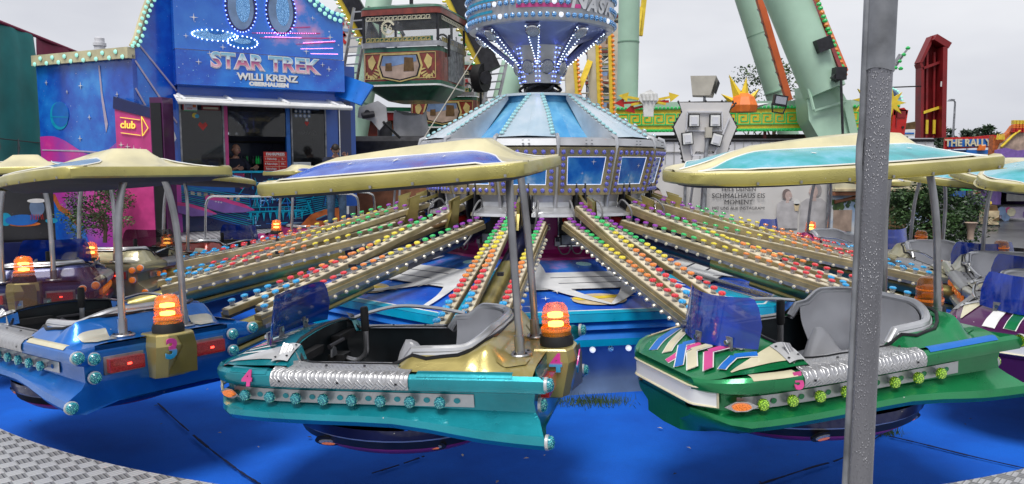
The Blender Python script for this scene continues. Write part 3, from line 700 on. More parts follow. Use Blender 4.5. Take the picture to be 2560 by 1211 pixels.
def gondola_meshes():
    G = {}
    # shell: loft of half sections mirrored
    xs = [.97, .95, .92, .86, .78, .68, .55, .4, .2, 0, -.2, -.4, -.55, -.68, -.8, -.88, -.93]
    def sect(x):
        w_ = hw(x); f = flare(x); n = smooth(x, .8, .97)
        wl = w_+.05*f-.04*n; d = .085*f-.05*n
        return [(w_-.055, topz(x, w_-.03)-.004), (w_-.02, .884-.03*n), (w_, .86-.02*n), (w_+.004, .82), (w_-.006, .785), (w_-.045, .765), (w_-.075, .752),
                (w_-.08, .70), (w_-.078, .655-.02*f), (w_-.045, .640-.04*f), (wl, .612-d*.8), (wl+.008, .575-d), (wl-.012, .54-d), (wl-.10, .495-d*.8), (w_*.55, .462), (0, .45)]
    m = MB(); S = [sect(x) for x in xs]; n = len(S[0])
    for sg in (1, -1):
        tf = [0, .5, .9, 1, .9, .5, .1, 0, .1, .4, .8, 1.0, 1.0, .7, .2, 0]
        vs = [(x-.085*tf[j]*smooth(-x, .62, .93) - (.05*smooth(x, .9, .97)*(1 if 5 < j < 10 else 0)), sg*y, z) for x, s_ in zip(xs, S) for j, (y, z) in enumerate(s_)]
        fs = []; 
        for i in range(len(xs)-1):
            for j in range(n-1):
                f = (i*n+j, i*n+j+1, (i+1)*n+j+1, (i+1)*n+j); fs.append(f if sg > 0 else f[::-1])
        m.add(vs, fs, 'BODY')
    # front and rear caps
    tf = [0, .5, .9, 1, .9, .5, .1, 0, .1, .4, .8, 1.0, 1.0, .7, .2, 0]
    for i, x in ((0, xs[0]), (len(xs)-1, xs[-1])):
        s_ = S[i]
        rows = [[(x-(.085*tf[j] if i else 0), y, z) for j, (y, z) in enumerate(s_)]]
        if i: rows += [[(x, min(y, .43), z) for y, z in s_], [(x, -min(y, .43), z) for y, z in s_]]
        rows.append([(x-(.085*tf[j] if i else 0), -y, z) for j, (y, z) in enumerate(s_)])
        vs = [p for r_ in rows for p in r_]; fs = [(k*n+j, k*n+j+1, (k+1)*n+j+1, (k+1)*n+j) if i == 0 else (k*n+j+1, k*n+j, (k+1)*n+j, (k+1)*n+j+1) for k in range(len(rows)-1) for j in range(n-1)]
        m.add(vs, fs, 'BODY')
    # deck with the cockpit left open
    NX, NY = 76, 44; X0, X1 = -.93, .97
    V = {}; vs = []; fs = []; ms = []
    def pt(i, j):
        if (i, j) not in V:
            x = X0+(X1-X0)*i/NX; l = hw(x)-.055; y = -l+2*l*j/NY
            V[(i, j)] = len(vs); vs.append((x, y, topz(x, y)))
        return V[(i, j)]
    for i in range(NX):
        for j in range(NY):
            xc = X0+(X1-X0)*(i+.5)/NX; l = hw(xc)-.055; yc = -l+2*l*(j+.5)/NY
            if inside(xc, yc): continue
            fs.append((pt(i, j), pt(i+1, j), pt(i+1, j+1), pt(i, j+1))); ms.append('REAR' if xc < -.21 and abs(yc) < 2 else 'BODY')
    m.add(vs, fs, ms)
    G['hull'] = m
    # tub: dark inside walls
    m = MB(); loop = []
    N = 48
    for i in range(N):
        a = 2*pi*i/N; x = cos(a); y = sin(a)
        # find the opening's edge along this ray
        r = 0
        while inside(-.10+x*r, y*r) and r < 1: r += .008
        loop.append((-.10+x*(r+.025), y*(r+.025)))
    vs = []; 
    for f_, z in ((1.0, None), (1.02, .80), (.97, .62), (.90, .50)):
        for x, y in loop: vs.append((-.10+(x+.10)*f_, y*f_, (topz(x, y)+.002) if z is None else z))
    fs = [(r*N+i, r*N+(i+1) % N, (r+1)*N+(i+1) % N, (r+1)*N+i) for r in range(3) for i in range(N)]+[tuple(3*N+i for i in range(N))]
    m.add(vs, fs, 'tub'); m.tube([(*p, topz(*p)+.004) for p in loop], .010, 'black', 6, closed=True)
    G['cockpit_tub'] = m
    # seat
    m = MB()
    def u_curve(t_, off=0):   # t 0..1 from left arm round the back to the right arm
        a = pi/2+pi*t_; e = .62
        cx_, sy = cos(a), sin(a)
        x = -.27+math.copysign(abs(cx_)**e, cx_)*(.385-off); y = math.copysign(abs(sy)**e, sy)*(.385-off)
        return x, y
    def rimz(t_):
        x, y = u_curve(t_, -.018); return max(.902, topz(x, y))+.010
    def back(i, j):
        t_ = i; off = .024+.10*smooth(j, 0, 1)**1.3; x, y = u_curve(t_, off)
        if t_ < .14 or t_ > .86: pass
        return (x, y, rimz(t_)+(.63-rimz(t_))*j)
    m.grid(back, 44, 10, 'seat_silver')
    def pan(i, j):
        x, y = u_curve(i, .115); k = j
        return (x*(1-k)+(-.28)*k, y*(1-k), .63+.03*k)
    m.grid(pan, 44, 4, 'seat_silver')
    m.grid(lambda i, j: (-.28+.22*i+.0, -.27+.54*j, .655-.02*i+.012*cos(j*4*pi)), 6, 16, 'seat_silver')
    m.grid(lambda i, j: (-.06+.03*i, -.27+.54*j, .635-.13*i), 3, 16, 'seat_silver')
    G['seat'] = m
    m = MB(); m.grid(lambda i, j: (-.56+.56*j, .075*(2*i-1)*(1-.25*j), .655+sin(pi*min(1, max(0, i)))**.6*(.07+.20*smooth(j, .50, .80)*(1-smooth(j, .90, 1.0)))) if 0 < i < 1 else (-.56+.56*j, .075*(2*i-1)*(1-.25*j), .655), 10, 16, 'seat_silver'); G['seat_divider'] = m
    m = MB(); P = []
    for i in range(45):
        t_ = i/44; x, y = u_curve(t_, -.004); P.append((x, y, rimz(t_)+.006))
    P = [(P[0][0]+.05, P[0][1]+.004, .90), ]+P+[(P[-1][0]+.05, P[-1][1]-.004, .90)]
    for dy, rr in ((0, .026),): m.tube(P, rr, 'silver', 10)
    m.tube([(x*1.02-.004, y*1.035, z-.02) for x, y, z in P], .018, 'silver', 8)
    G['seat_rim'] = m
    # tread plates on the side decks
    def plate(sg):
        m = MB()
        def f(i, j):
            x = -.30+.79*i; w_ = hw(x)
            prof = [(.39, topz(x, .40)+.005 if x > .44 else .90), (.44, .902), (w_-.05, .895), (w_-.012, .883), (w_+.007, .855), (w_+.010, .825), (w_+.004, .79)]
            q = prof[int(round(j*6))]; 
            zz = q[1]+(.05*smooth(x, .40, .46) if j < .2 else 0)
            return (x, sg*q[0], zz)
        m.grid(f, 16, 6, 'plate')
        for x in (-.22, -.02, .2, .42): m.lathe([(.008, 0), (.006, .004)], 'dark_metal', 8, c=(x, sg*.47, .902))
        for x in (-.235, .09, .43): m.add([(x-.007, sg*(hw(x)+.012), .822), (x+.007, sg*(hw(x)+.012), .822), (x+.007, sg*(hw(x)+.012), .836), (x-.007, sg*(hw(x)+.012), .836)], [(0, 1, 2, 3)], 'dark_metal')
        return m
    G['plateL'], G['plateR'] = plate(1), plate(-1)
    def lplate(sg):
        m = MB(); m.grid(lambda i, j: (-.62+1.42*i, sg*(hw(-.62+1.42*i)-.071), .742-.082*j-.0*i), 20, 2, 'LPLATE')
        for q in range(9):
            x = -.53+1.14*q/7; y = hw(x)-.068
            m.add([(x+.018*cos(a*pi/6), sg*y, .70+.018*sin(a*pi/6)) for a in range(12)], [tuple(range(12))], 'BODY')
        return m
    G['lpL'], G['lpR'] = lplate(1), lplate(-1)
    b = MB(); b.lathe([(.016, 0), (.022, .02), (.033, .030), (.036, .045), (.031, .056), (.010, .061)], ['chrome', 'steel', 'CAP', 'CAP', 'CAP'], 12); G['bulb'] = b
    b = MB(); b.lathe([(.046, 0), (.047, .016), (.041, .018)], 'silver_white', 14, cap=False); b.lathe([(.041, .014), (.041, .032), (.032, .044), (.008, .050)], 'CAP', 14); G['tail_bulb'] = b
    m = MB(); m.prism([(-.085, 0), (-.03, .026), (.03, .026), (.085, 0), (.03, -.026), (-.03, -.026)], .010, 'chrome', U=(1, 0, 0), V=(0, 0, 1), W=(0, 1, 0))
    m.prism(circ((0, 0), .048, 14, .018), .022, 'cap_amber', U=(1, 0, 0), V=(0, 0, 1), W=(0, 1, 0)); G['marker'] = m
    m = MB(); m.box((0, 0, 0), (.012, .235, .125), 'galv'); m.box((-.025, 0, 0), (.05, .205, .092), 'tail_red'); m.box((-.0505, -.01, 0), (.004, .024, .014), 'tail_spot'); G['tail'] = m
    # rear tower for the beacon
    m = MB()
    lv = [(.565, -.84, -.99, .10, .085), (.58, -.84, -1.035, .118, .10), (.82, -.84, -1.08, .130, .115), (.895, -.86, -1.07, .122, .108), (.905, -.86, -1.06, .114, .10)]
    for sg in (0,):
        vs = []
        for z, xf, xb, wf, wb in lv: vs += [(xf, wf, z), (xb+.03, wf, z), (xb, wb*.55, z), (xb, -wb*.55, z), (xb+.03, -wf, z), (xf, -wf, z)]
        fs = [(i*6+j, i*6+(j+1) % 6, (i+1)*6+(j+1) % 6, (i+1)*6+j) for i in range(4) for j in range(6)]+[(24, 25, 26, 27, 28, 29)]
        m.add(vs, fs, 'TOWER')
    m.add([(-1.083, -.112, .60), (-1.087, -.112, .81), (-1.077, -.10, .89), (-1.077, .01, .89), (-1.087, -.02, .81), (-1.047, .06, .60)], [(0, 1, 2, 3, 4, 5)], 'olive')
    G['tower'] = m
    m = MB(); m.lathe([(.086, 0), (.088, .03), (.078, .055)], 'rubber', 24); G['b_base'] = m
    m = MB(); m.lathe([(.076, .055), (.078, .085), (.072, .088), (.070, .14), (.064, .185), (.048, .205), (.012, .212)], 'beacon_dome', 24); m.lathe([(.077, .075), (.079, .082), (.077, .089)], 'cap_amber', 24, cap=False); m.lathe([(.071, .136), (.073, .141), (.070, .146)], 'cap_amber', 24, cap=False); G['b_dome'] = m
    for nm, mt in (('b_lit', 'beacon_lit'), ('b_off', 'beacon_dim')):
        m = MB(); 
        for z in (.105, .150): m.lathe([(.01, z-.013), (.040, z-.008), (.040, z+.008), (.01, z+.013)], mt, 12)
        G[nm] = m
    # hoop that carries the canopy
    m = MB(); P = bez([(-.80, .20, .90), (-.80, .20, 1.1), (-.79, .19, 1.5), (-.78, .15, 1.77), (-.78, .10, 1.875), (-.78, 0, 1.885), (-.78, -.10, 1.875), (-.78, -.15, 1.77), (-.79, -.19, 1.5), (-.80, -.20, 1.1), (-.80, -.20, .90)], 5)
    m.tube(P, .0215, 'steel', 12)
    for sg in (-1, 1): m.tube([(-.80, sg*.20, .90), (-.80, sg*.20, 1.0)], .028, 'steel', 12)
    G['hoop'] = m
    m = MB(); m.lathe([(.068, 0), (.070, .006), (.064, .013), (.03, .016)], 'steel', 20)
    for i in range(5): m.lathe([(.008, .012), (.007, .020)], 'dark_metal', 8, c=(.05*cos(i*1.256), .05*sin(i*1.256), 0))
    G['flange'] = m
    # windscreen, curved sheet
    m = MB()
    def ws(i, j, th=0):
        s_ = 2*i-1; y = s_*.34; x = .74-.14*abs(s_)**2.2
        h = .26*(1-.55*max(0, (abs(s_)-.80)/.2)**2.2)
        return (x-.07*j*h/.3-th, y, topz(min(.86, x), y)+.018+h*j)
    m.grid(ws, 28, 8, 'WS'); G['windscreen'] = m
    m = MB()
    for s_ in (-.62, 0, .62):
        y = s_*.34; x = .74-.14*abs(s_)**2.2; z = topz(x, y)
        m.box((x-.006, y, z+.035), (.01, .05, .075), 'galv'); m.box((x-.03, y, z+.008), (.06, .05, .008), 'galv'); m.tube([(x-.02, y, z+.045), (x+.02, y, z+.045)], .013, 'chrome', 10)
    G['bracket'] = m
    m = MB(); m.tube(bez([(.33, .0, .80), (.25, .0, .78), (.19, 0, .83), (.18, 0, .92), (.18, 0, .985)], 5), .017, 'steel', 10); m.box((.36, 0, .80), (.10, .10, .06), 'rubber'); G['lever'] = m
    m = MB(); m.tube([(.18, 0, .975), (.18, 0, .985), (.178, 0, 1.11), (.178, 0, 1.118)], [.018, .024, .024, .018], 'rubber', 12); G['grip'] = m
    m = MB(); m.box((.43, .22, .895), (.055, .24, .045), 'rubber'); m.box((.43, -.22, .895), (.055, .24, .045), 'rubber')
    m.tube([(.375, -.09, .90), (.375, .09, .90)], .014, 'dark_metal', 8); G['pad'] = m
    m = MB(); m.prism([(-.035, 0), (.035, 0), (.025, .045), (0, .06), (-.025, .045)], .01, 'galv', (.37, .06, .84), (0, 1, 0), (0, 0, 1), (-1, 0, 0)); G['hook'] = m
    m = MB(); m.tube(bez([(-.30, -.45, .98), (-.10, -.47, 1.01), (.15, -.465, 1.025), (.35, -.43, .99), (.45, -.38, .96)], 6), .012, 'chrome', 8); G['handrail'] = m
    # hull below, dark with pale line and fog lamps
    m = MB()
    def hull(i, j):
        a = 2*pi*i; zz = [.50, .46, .40, .36, .33, .33][j] if isinstance(j, int) else .5
        return 0
    prof = [(1.0, .50), (.99, .43), (.965, .415), (.94, .36), (.82, .30), (.5, .26), (.02, .25)]
    N = 40; vs = [(-.03+cos(2*pi*i/N)*.66*r, sin(2*pi*i/N)*.53*r*(1-.12*cos(2*pi*i/N)), z) for r, z in prof for i in range(N)]
    cl = ['navy', 'silver_white', 'dark_metal', 'plum_panel', 'navy', 'black']
    m.add(vs, [(r*N+i, (r+1)*N+i, (r+1)*N+(i+1) % N, r*N+(i+1) % N) for r in range(6) for i in range(N)], [cl[r] for r in range(6) for i in range(N)])
    G['lower_hull'] = m
    m = MB(); m.prism(circ((0, 0), .10, 18, .045), .03, 'dark_metal', U=(1, 0, 0), V=(0, 0, 1), W=(0, 1, 0)); m.prism(circ((0, 0), .07, 16, .022), .042, 'lamp_glass', U=(1, 0, 0), V=(0, 0, 1), W=(0, 1, 0)); m.prism(circ((0, -.014), .05, 12, .012), .046, 'cap_amber', U=(1, 0, 0), V=(0, 0, 1), W=(0, 1, 0)); m.v = [(x*.8, y, z*.75) for x, y, z in m.v]; G['fog'] = m
    # front light panel
    m = MB()
    def fp(i, j):
        a = 2*i-1; y = a*.40
        # follow the nose outline
        x = .965 if abs(y) < .29 else .965-.30*((abs(y)-.29)/.11)*.28
        return (x+.008-.045*(j)**.5*0, y, .80-.115*j)
    m.grid(fp, 24, 2, 'ligthbox'); 
    P = [fp(i/24, 0) for i in range(25)]+[fp(1-i/24, 1) for i in range(25)]
    m.tube([(x+.004, y, z) for x, y, z in P], .007, 'cream', 6, closed=True); G['front_light'] = m
    return G
GM = gondola_meshes()
def canopy_meshes():
    CO = [(-1.00, .46), (-.985, .52), (-.94, .555), (-.6, .585), (-.2, .565), (.2, .50), (.45, .42), (.62, .33), (.74, .22), (.80, .12), (.815, .02)]
    xs = [-1.0, -.985, -.96, -.94, -.85, -.72, -.67, -.6, -.45, -.25, -.05, .15, .3, .45, .55, .62, .68, .74, .78, .80, .815]
    def w_(x): return lerp(CO, x)
    def rw(x): return lerp([(-1, .0), (-.74, .20), (-.60, .17), (.0, .09), (.5, .035), (.8, .01)], x)     # half width of the ridge foot
    def rh(x): return lerp([(-1, 0), (-.76, 0), (-.69, .052), (-.3, .048), (.1, .03), (.5, .01), (.75, 0)], x)
    Z = 1.865
    def tz(x, y):
        a = abs(y); W = w_(x); f = rw(x); h = rh(x)
        pan = .088*max(0, 1-(a/W)**2)*smooth(.8-x, .05, .5)*smooth(x, -1.0, -.6)
        if a > W-.045: return Z+.012*smooth(W-a, 0, .02)
        if a > f: return Z-.006+pan
        return Z+pan+h*smooth(f-a, 0, max(.02, f*.45))
    rim = MB(); rows = []
    for x in xs:
        W = w_(x); f = min(rw(x), W*.5); 
        ys = [W, W-.012, W-.045, W-.05, f+(W-.05-f)*.66, f+(W-.05-f)*.33, f+.002, f*.8, f*.55, f*.3, 0]
        ys = [max(0, y) for y in ys]; ys = ys+[-y for y in ys[-2::-1]]
        rows.append([(x, y, tz(x, y)) for y in ys])
    n = len(rows[0]); vs = [p for r_ in rows for p in r_]; fs = []; ms = []
    for i in range(len(xs)-1):
        for j in range(n-1): fs.append((i*n+j, i*n+j+1, (i+1)*n+j+1, (i+1)*n+j)); ms.append('gold_pale')
    rim.add(vs, fs, ms)
    for x in (-.9, -.65, -.4, -.15, .1, .35, .55):
        for sg in (-1, 1): rim.box((x, sg*(w_(x)+.009), Z-.055), (.014, .006, .014), 'steel')
    # side lip
    e = [(x, w_(x)) for x in xs]; loop = e+[(x, -y) for x, y in e[::-1]]
    N = len(loop); vs = []
    for o_, z in ((0, Z), (.007, Z-.010), (.007, Z-.054), (-.004, Z-.064), (-.03, Z-.064)):
        for x, y in loop: vs.append((x+(o_ if x > .7 else (-o_ if x < -.98 else 0)), y+math.copysign(o_, y), z))
    rim.add(vs, [(r*N+i, r*N+(i+1) % N, (r+1)*N+(i+1) % N, (r+1)*N+i) for r in range(4) for i in range(N)], 'gold_lip')
    lin = MB(); vs = [(x*.985, y*.96, Z-.048) for x, y in loop]+[(x*.9, y*.8, Z-.085) for x, y in loop]
    lin.add(vs, [(i, (i+1) % N, N+(i+1) % N, N+i) for i in range(N)]+[tuple(range(N, 2*N))], 'lining')
    pans = []
    for sg in (1, -1):
        m = MB(); X = [-.86+1.50*i/30 for i in range(31)]
        edge = []
        def pp(x, k):
            W = w_(x)-.040; f = rw(x)+.030
            t0 = smooth(x, -.90, -.70); t1 = 1-smooth(x, .50, .72)
            mid = f+.3*(W-f) if x > 0 else W-.03; lo = f if x > -.62 else f
            lo = mid+(lo-mid)*min(1, t0*1.2)*max(t1, 0.02); hi = mid+(W-mid)*min(1, .1+t0)*max(t1, .02)
            y = lo+(hi-lo)*k
            return (x, sg*y, tz(x, y)+.004)
        m.grid(lambda i, j: pp(-.90+1.62*i, j), 40, 8, 'PANEL')
        a = [pp(-.90+1.62*i/40, 0) for i in range(41)]+[pp(-.90+1.62*(40-i)/40, 1) for i in range(41)]
        m.tube([(x, y, z+.001) for x, y, z in a], .0045, 'white', 4, closed=True)
        for x, y, r in ((-.2, .30, .05), (.1, .26, .03), (-.5, .33, .025)):
            m.add([(x+p, sg*(y)+q, tz(x+p, abs(y+sg*q))+.009) for p, q in star4((0, 0), r)], [tuple(range(8))], 'white')
        pans.append(m)
    return rim, lin, pans
CRIM, CLIN, CPAN = canopy_meshes()
def zm(z): return .885-(.885-z)*.80 if z < .885 else z
def remat(mb, rep, name, sm=35, fix=False, sq=False):
    me = bpy.data.meshes.new(name); me.from_pydata([(x, y, zm(z)) for x, y, z in mb.v] if sq else mb.v, [], mb.f)
    for n in mb.mats: me.materials.append(MATS[rep.get(n, n)])
    me.polygons.foreach_set('material_index', mb.m); me.update()
    if fix: fixn(me)
    me.shade_smooth(); me.set_sharp_from_angle(angle=R(sm)); return me
SHARED = {}
SQ = ('hull', 'cockpit_tub', 'seat', 'seat_divider', 'seat_rim', 'plateL', 'plateR', 'lpL', 'lpR', 'lower_hull', 'tower', 'pad', 'front_light', 'lever')
def shared(key, rep, name, sm=35, fix=False):
    k = (key, tuple(sorted(rep.items())))
    if k not in SHARED: SHARED[k] = remat(GM[key], rep, name, sm, fix, key in SQ)
    return SHARED[k]
def drape(m, x0, y0, x1, y1, wd, mat, dz=.004, n=8):
    """a painted band laid on the nose deck"""
    d = Vector((x1-x0, y1-y0)); p = Vector((-d.y, d.x)).normalized()*wd/2
    def f(i, j):
        q = Vector((x0, y0))+d*i+p*(2*j-1); l = hw(q.x)-.06
        y = max(-l, min(l, q.y)); return (q.x, y, topz(q.x, y)+dz)
    m.grid(f, n, 3, mat)
def ribbon(m, pts, wd, mat, dz):
    for a, b in zip(pts, pts[1:]): drape(m, *a, *b, wd+.012, 'white', dz); 
    for a, b in zip(pts, pts[1:]): drape(m, *a, *b, wd, mat, dz+.003)
def gondola(name, label, bphi, body, rear, tower, cap, panel, wscr, number=None, lit=True, yaw=0, pitch=3, roll=0, dz=0, decals='ribbons', rb=5.25, canop=1.5, lpl='silver', dist=0, croll=-1, cx=(.93, 0)):
    a = R(-bphi); B = Vector((CX+rb*sin(a), CY-rb*cos(a), 0))
    # heading: clockwise seen from above at the body's own centre
    hc = R(bphi+9)   # angle of the body's centre to the left
    hd = math.atan2(sin(hc), -cos(hc))+R(yaw)
    O = B+Vector((cos(hd), sin(hd), 0))*.91
    g = thing('gondola', label, 'gondola', (O.x, O.y, dz), (0, 0, 0), 'gondolas hanging from the ride booms')
    g.rotation_mode = 'QUATERNION'
    M = Matrix.Rotation(hd, 4, 'Z') @ Matrix.Translation((0, 0, .9)) @ Matrix.Rotation(R(pitch), 4, 'Y') @ Matrix.Rotation(R(roll), 4, 'X') @ Matrix.Translation((0, 0, -.9))
    M = Matrix.Translation((O.x, O.y, dz+.07)) @ M
    M = M @ Matrix.Diagonal((.985, .985, 1, 1))
    g.matrix_world = M
    rep = {'BODY': body, 'REAR': rear, 'TOWER': tower, 'CAP': cap, 'PANEL': panel, 'WS': wscr, 'LPLATE': lpl}
    S = lambda key, nm, sm=35, fix=False, r=None: put(nm, shared(key, {k: v for k, v in rep.items() if k in GM[key].mats}, nm, sm, fix), g)
    S('hull', 'hull', 30, False); S('cockpit_tub', 'cockpit_tub', 35, True)
    st = S('seat', 'seat'); dv = S('seat_divider', 'seat_divider'); dv.parent = st; S('seat_rim', 'seat_rim')
    S('plateL', 'step_plate', 60); S('plateR', 'step_plate', 60)
    S('lower_hull', 'lower_hull', 40)
    bm = shared('bulb', {'CAP': cap}, 'bulb')
    for sg, key in ((1, 'lpL'), (-1, 'lpR')):
        lp = S(key, 'light_plate')
        for i in range(8):
            x = -.45+1.14*i/7; q = put('bulb', bm, lp, (x, sg*(hw(x)-.075), zm(.70)), (-pi/2*sg, 0, 0), (.88, .88, 1))
    tb = shared('tail_bulb', {'CAP': cap}, 'tail_bulb')
    for sg in (1, -1):
        for y, z, x in ((.565, .84, -1.005), (.45, .80, -.945), (.45, .665, -.945), (.612, .505, -1.005)):
            put('tail_bulb', tb, g, (x, sg*y, zm(z)), (0, -pi/2, 0), (.82, .82, .9))
        for x in (-.93,):
            t_ = put('tail_light', shared('tail', {}, 'tail_light', 20), g, (-.935, sg*.27, zm(.73)), None, (1, 1, .85))
        mk = put('side_marker', shared('marker', {}, 'side_marker', 20, True), g, (.80, sg*.462, zm(.70)), (0, 0, 0))
        mk.rotation_euler = (0, 0, R(-22) if sg > 0 else R(180+22))
        if sg > 0:
            for x in (-.32, .28): 
                q = put('fog_lamp', shared('fog', {}, 'fog_lamp', 30, True), g, (x-.03, .415, zm(.37)), (R(-28), 0, 0), (1, .45, 1))
        else:
            for x in (-.32, .28): q = put('fog_lamp', shared('fog', {}, 'fog_lamp', 30, True), g, (x-.03, -.415, zm(.37)), (R(28), 0, pi), (1, .45, 1))
    tw = S('tower', 'beacon_tower', 0.01, True)
    bb = put('beacon', shared('b_base', {}, 'beacon'), tw, (-.965, 0, .900), None, (1.08, 1.08, 1.12))
    put('lamp', shared('b_lit' if lit else 'b_off', {}, 'lamp'), bb); put('dome', shared('b_dome', {}, 'dome'), bb)
    if number:
        for sg in (1, -1):
            p0 = Vector((-.985, sg*.085, .88)); U = Vector((-.85*1, -sg*.55, 0)) if sg < 0 else Vector((.80, .60, 0))*-1
            # on the slanted rear facet
            if sg > 0: U = Vector((-.62, -.78, 0))*-1
            txt('number', number, .165, 'num_grad', tw, frame((-1.090, .055, .815), (0, -1, 0), (-.12, 0, 1)), .006, .003) if sg > 0 else None
        if number == '4': txt('number', number, .13, 'num_grad', tw, frame((-.98, .133, .83), (-1, 0, 0), (0, -.1, 1)), .006, .003)
        txt('number', number, .11, 'pink', g, frame((.63 if number != '5' else .52, hw(.6)+.006, .845), (-1, .05, 0), (0, -.35, 1)), .006, .003)
    hp = S('hoop', 'canopy_hoop')
    for sg in (1, -1): put('foot_flange', shared('flange', {}, 'foot_flange'), hp, (-.80, sg*.20, topz(-.80, .20)+.002))
    wn = S('windscreen', 'windscreen'); br = S('bracket', 'screen_bracket'); br.parent = wn
    lv = S('lever', 'lever'); gp = S('grip', 'grip'); gp.parent = lv
    S('pad', 'padded_bar'); S('handrail', 'handrail'); S('front_light', 'front_light'); S('hook', 'belt_hook', 20)
    # painted nose
    m = MB()
    if decals == 'ribbons':
        ribbon(m, [(.90, -.22), (.66, -.34)], .055, 'royal', .004); ribbon(m, [(.88, -.10), (.58, -.30)], .05, 'cream', .006); ribbon(m, [(.93, -.02), (.74, .02), (.66, -.16)], .045, 'pink', .008)
        ribbon(m, [(.93, .10), (.80, -.06), (.70, .0)], .045, 'royal', .011); ribbon(m, [(.91, .20), (.82, .06), (.72, .10), (.62, -.02)], .05, 'cream', .014); ribbon(m, [(.88, .30), (.78, .16), (.68, .2)], .045, 'pink', .017)
        ribbon(m, [(.84, .36), (.72, .30), (.62, .36)], .04, 'royal', .010)
    elif decals == 'stripes':
        for i, c in enumerate(('pink', 'cream', 'purple', 'green', 'white')): ribbon(m, [(.90-.0*i, .30-.13*i), (.62, .34-.13*i)], .07, c, .004+.001*i)
    else:
        for i in range(6): drape(m, .93-.01*i, .27-.045*i, .60, .36-.07*i, .018, 'white', .005)
        drape(m, .90, .16, .64, .20, .03, 'pink', .006); drape(m, .90, .0, .62, .0, .03, 'white', .006)
    for sg in (1, -1):
        tri = [(.86, .40), (.55, .28), (.55, .47)]
        def L(p, z): l = hw(p[0])-.06; y = min(l, p[1]); return (p[0], sg*y, topz(p[0], y)+z)
        n_ = 8; vs = []
        def tf(i, j):
            x = .82-.34*i; yc = .41-.02*i; h = .005+.07*i; y = yc+(2*j-1)*h
            y = min(y, hw(x)-.058); return (x, sg*y, topz(x, y)+.007)
        if sg == 1: m.build('painted_nose', g, 50)
        m = MB(); m.grid(tf, 8, 4, 'cream' if body != 'teal' else 'silver_white')
        # plate at the cockpit corner
        m.grid(lambda i, j: (.42+.10*i, sg*(.33+.155*j), topz(.42+.10*i, .33+.155*j)+.012+.008*sin(pi*i)), 4, 4, 'silver_white')
        for u, v_ in ((.15, .15), (.85, .2), (.85, .85), (.2, .8)):
            x, y = .42+.10*u, .33+.155*v_; m.lathe([(.007, 0), (.006, .003)], 'dark_metal', 8, c=(x, sg*y, topz(x, y)+.02))
        m.grid(lambda i, j: (.52+.24*i, sg*(hw(.52+.24*i)-.052+.05*j), lerp([(0, .888), (.6, .885), (1, .868)], j)+.003), 8, 4, 'cream' if body in ('green',) else body)
        m.build('painted_wedge', g, 50)
    if body in ('green',):
        txt('lettering', 'Galaxis', .05, 'silver_white', g, frame((.66, .20, topz(.66, .2)+.006), (-.3, 1, 0), (-1, -.3, 0)), .001, .002, 1, 'CENTER', .3)
    for sg in (1, -1):      # stripes on the rear deck and fins
        m = MB()
        m.grid(lambda i, j: (-.34-.50*i, sg*(hw(-.34-.5*i)-.045+.038*j), lerp([(0, .893), (.5, .890), (1, .872)], j)+.004), 10, 4, 'cream' if body in ('blue', 'navy', 'red') else ('royal' if body == 'green' else body))
        m.grid(lambda i, j: (-.735-.14*i, sg*(.27+.17*j*(1-.3*i)), topz(-.735-.14*i, .27+.17*j*(1-.3*i))+.006), 8, 10, 'pearl' if body in ('blue', 'red', 'champagne') else rear)
        m.build('painted_stripe', g, 50)
    # canopy, tipped a little further towards the nose
    cn = put('canopy', remat(CRIM, {}, 'canopy', 40) if 'crim' not in SHARED else SHARED['crim'], g)
    SHARED['crim'] = cn.data
    cn.matrix_local = Matrix.Translation((-.3+cx[1], 0, 1.892)) @ Matrix.Rotation(R(canop), 4, 'Y') @ Matrix.Rotation(R(croll), 4, 'X') @ Matrix.Diagonal((cx[0], .97, 1, 1)) @ Matrix.Translation((.3, 0, -1.86))
    if 'lin' not in SHARED: SHARED['lin'] = remat(CLIN, {}, 'lining', 40)
    put('lining', SHARED['lin'], cn)
    for i in (0, 1):
        k = ('pan', i, panel)
        if k not in SHARED: SHARED[k] = remat(CPAN[i], {'PANEL': panel}, 'canopy_panel', 40)
        put('canopy_panel', SHARED[k], cn)
    return g
B0 = 1.5
gondola('g', 'teal gondola numbered 4 with gold tail, silver seat and blue windscreen, nearest the camera', B0, 'teal', 'gold', 'gold', 'cap_teal', 'can_purple', 'blue_sheet', '4', True, yaw=-3, pitch=2.8, roll=-1.5, decals='lines', rb=5.30, canop=2)
gondola('g', 'blue gondola numbered 3 seen from behind with red tail lights and plum windscreen', 27.4, 'blue', 'blue', 'gold', 'cap_teal', 'can_blue', 'plum_sheet', '3', True, yaw=0, pitch=2.5, roll=1, decals='stripes', rb=5.40, dz=-.035)
gondola('g', 'dark blue gondola behind the blue one numbered 3 at the left frame edge', 59, 'navy', 'navy', 'gold', 'cap_amber', 'can_blue', 'blue_sheet', None, True, pitch=3, dz=-0.05, rb=5.4)
gondola('g', 'champagne gondola with smoked windscreen and orange tail bulbs on the left', 78, 'champagne', 'champagne', 'champagne', 'cap_amber', 'can_blue', 'smoke_sheet', None, True, pitch=3, dz=-0.1, rb=5.1)
gondola('g', 'dark red gondola with lit beacon and blue windscreen in front of the booth mural', 97.5, 'red', 'red', 'cream', 'cap_teal', 'can_blue', 'blue_sheet', None, True, pitch=3, dz=-0.17, rb=4.95)
gondola('g', 'magenta gondola with white tail bulbs left behind the bulb strips', 124.5, 'magenta', 'magenta', 'magenta', 'cap_white', 'can_purple', 'blue_sheet', None, True, pitch=3, dz=-0.14, rb=5.0)
gondola('g', 'far red gondola almost hidden behind the tower on the left', 149, 'red', 'red', 'cream', 'cap_amber', 'can_teal', 'smoke_sheet', None, False, pitch=3, dz=-0.14, rb=5.0)
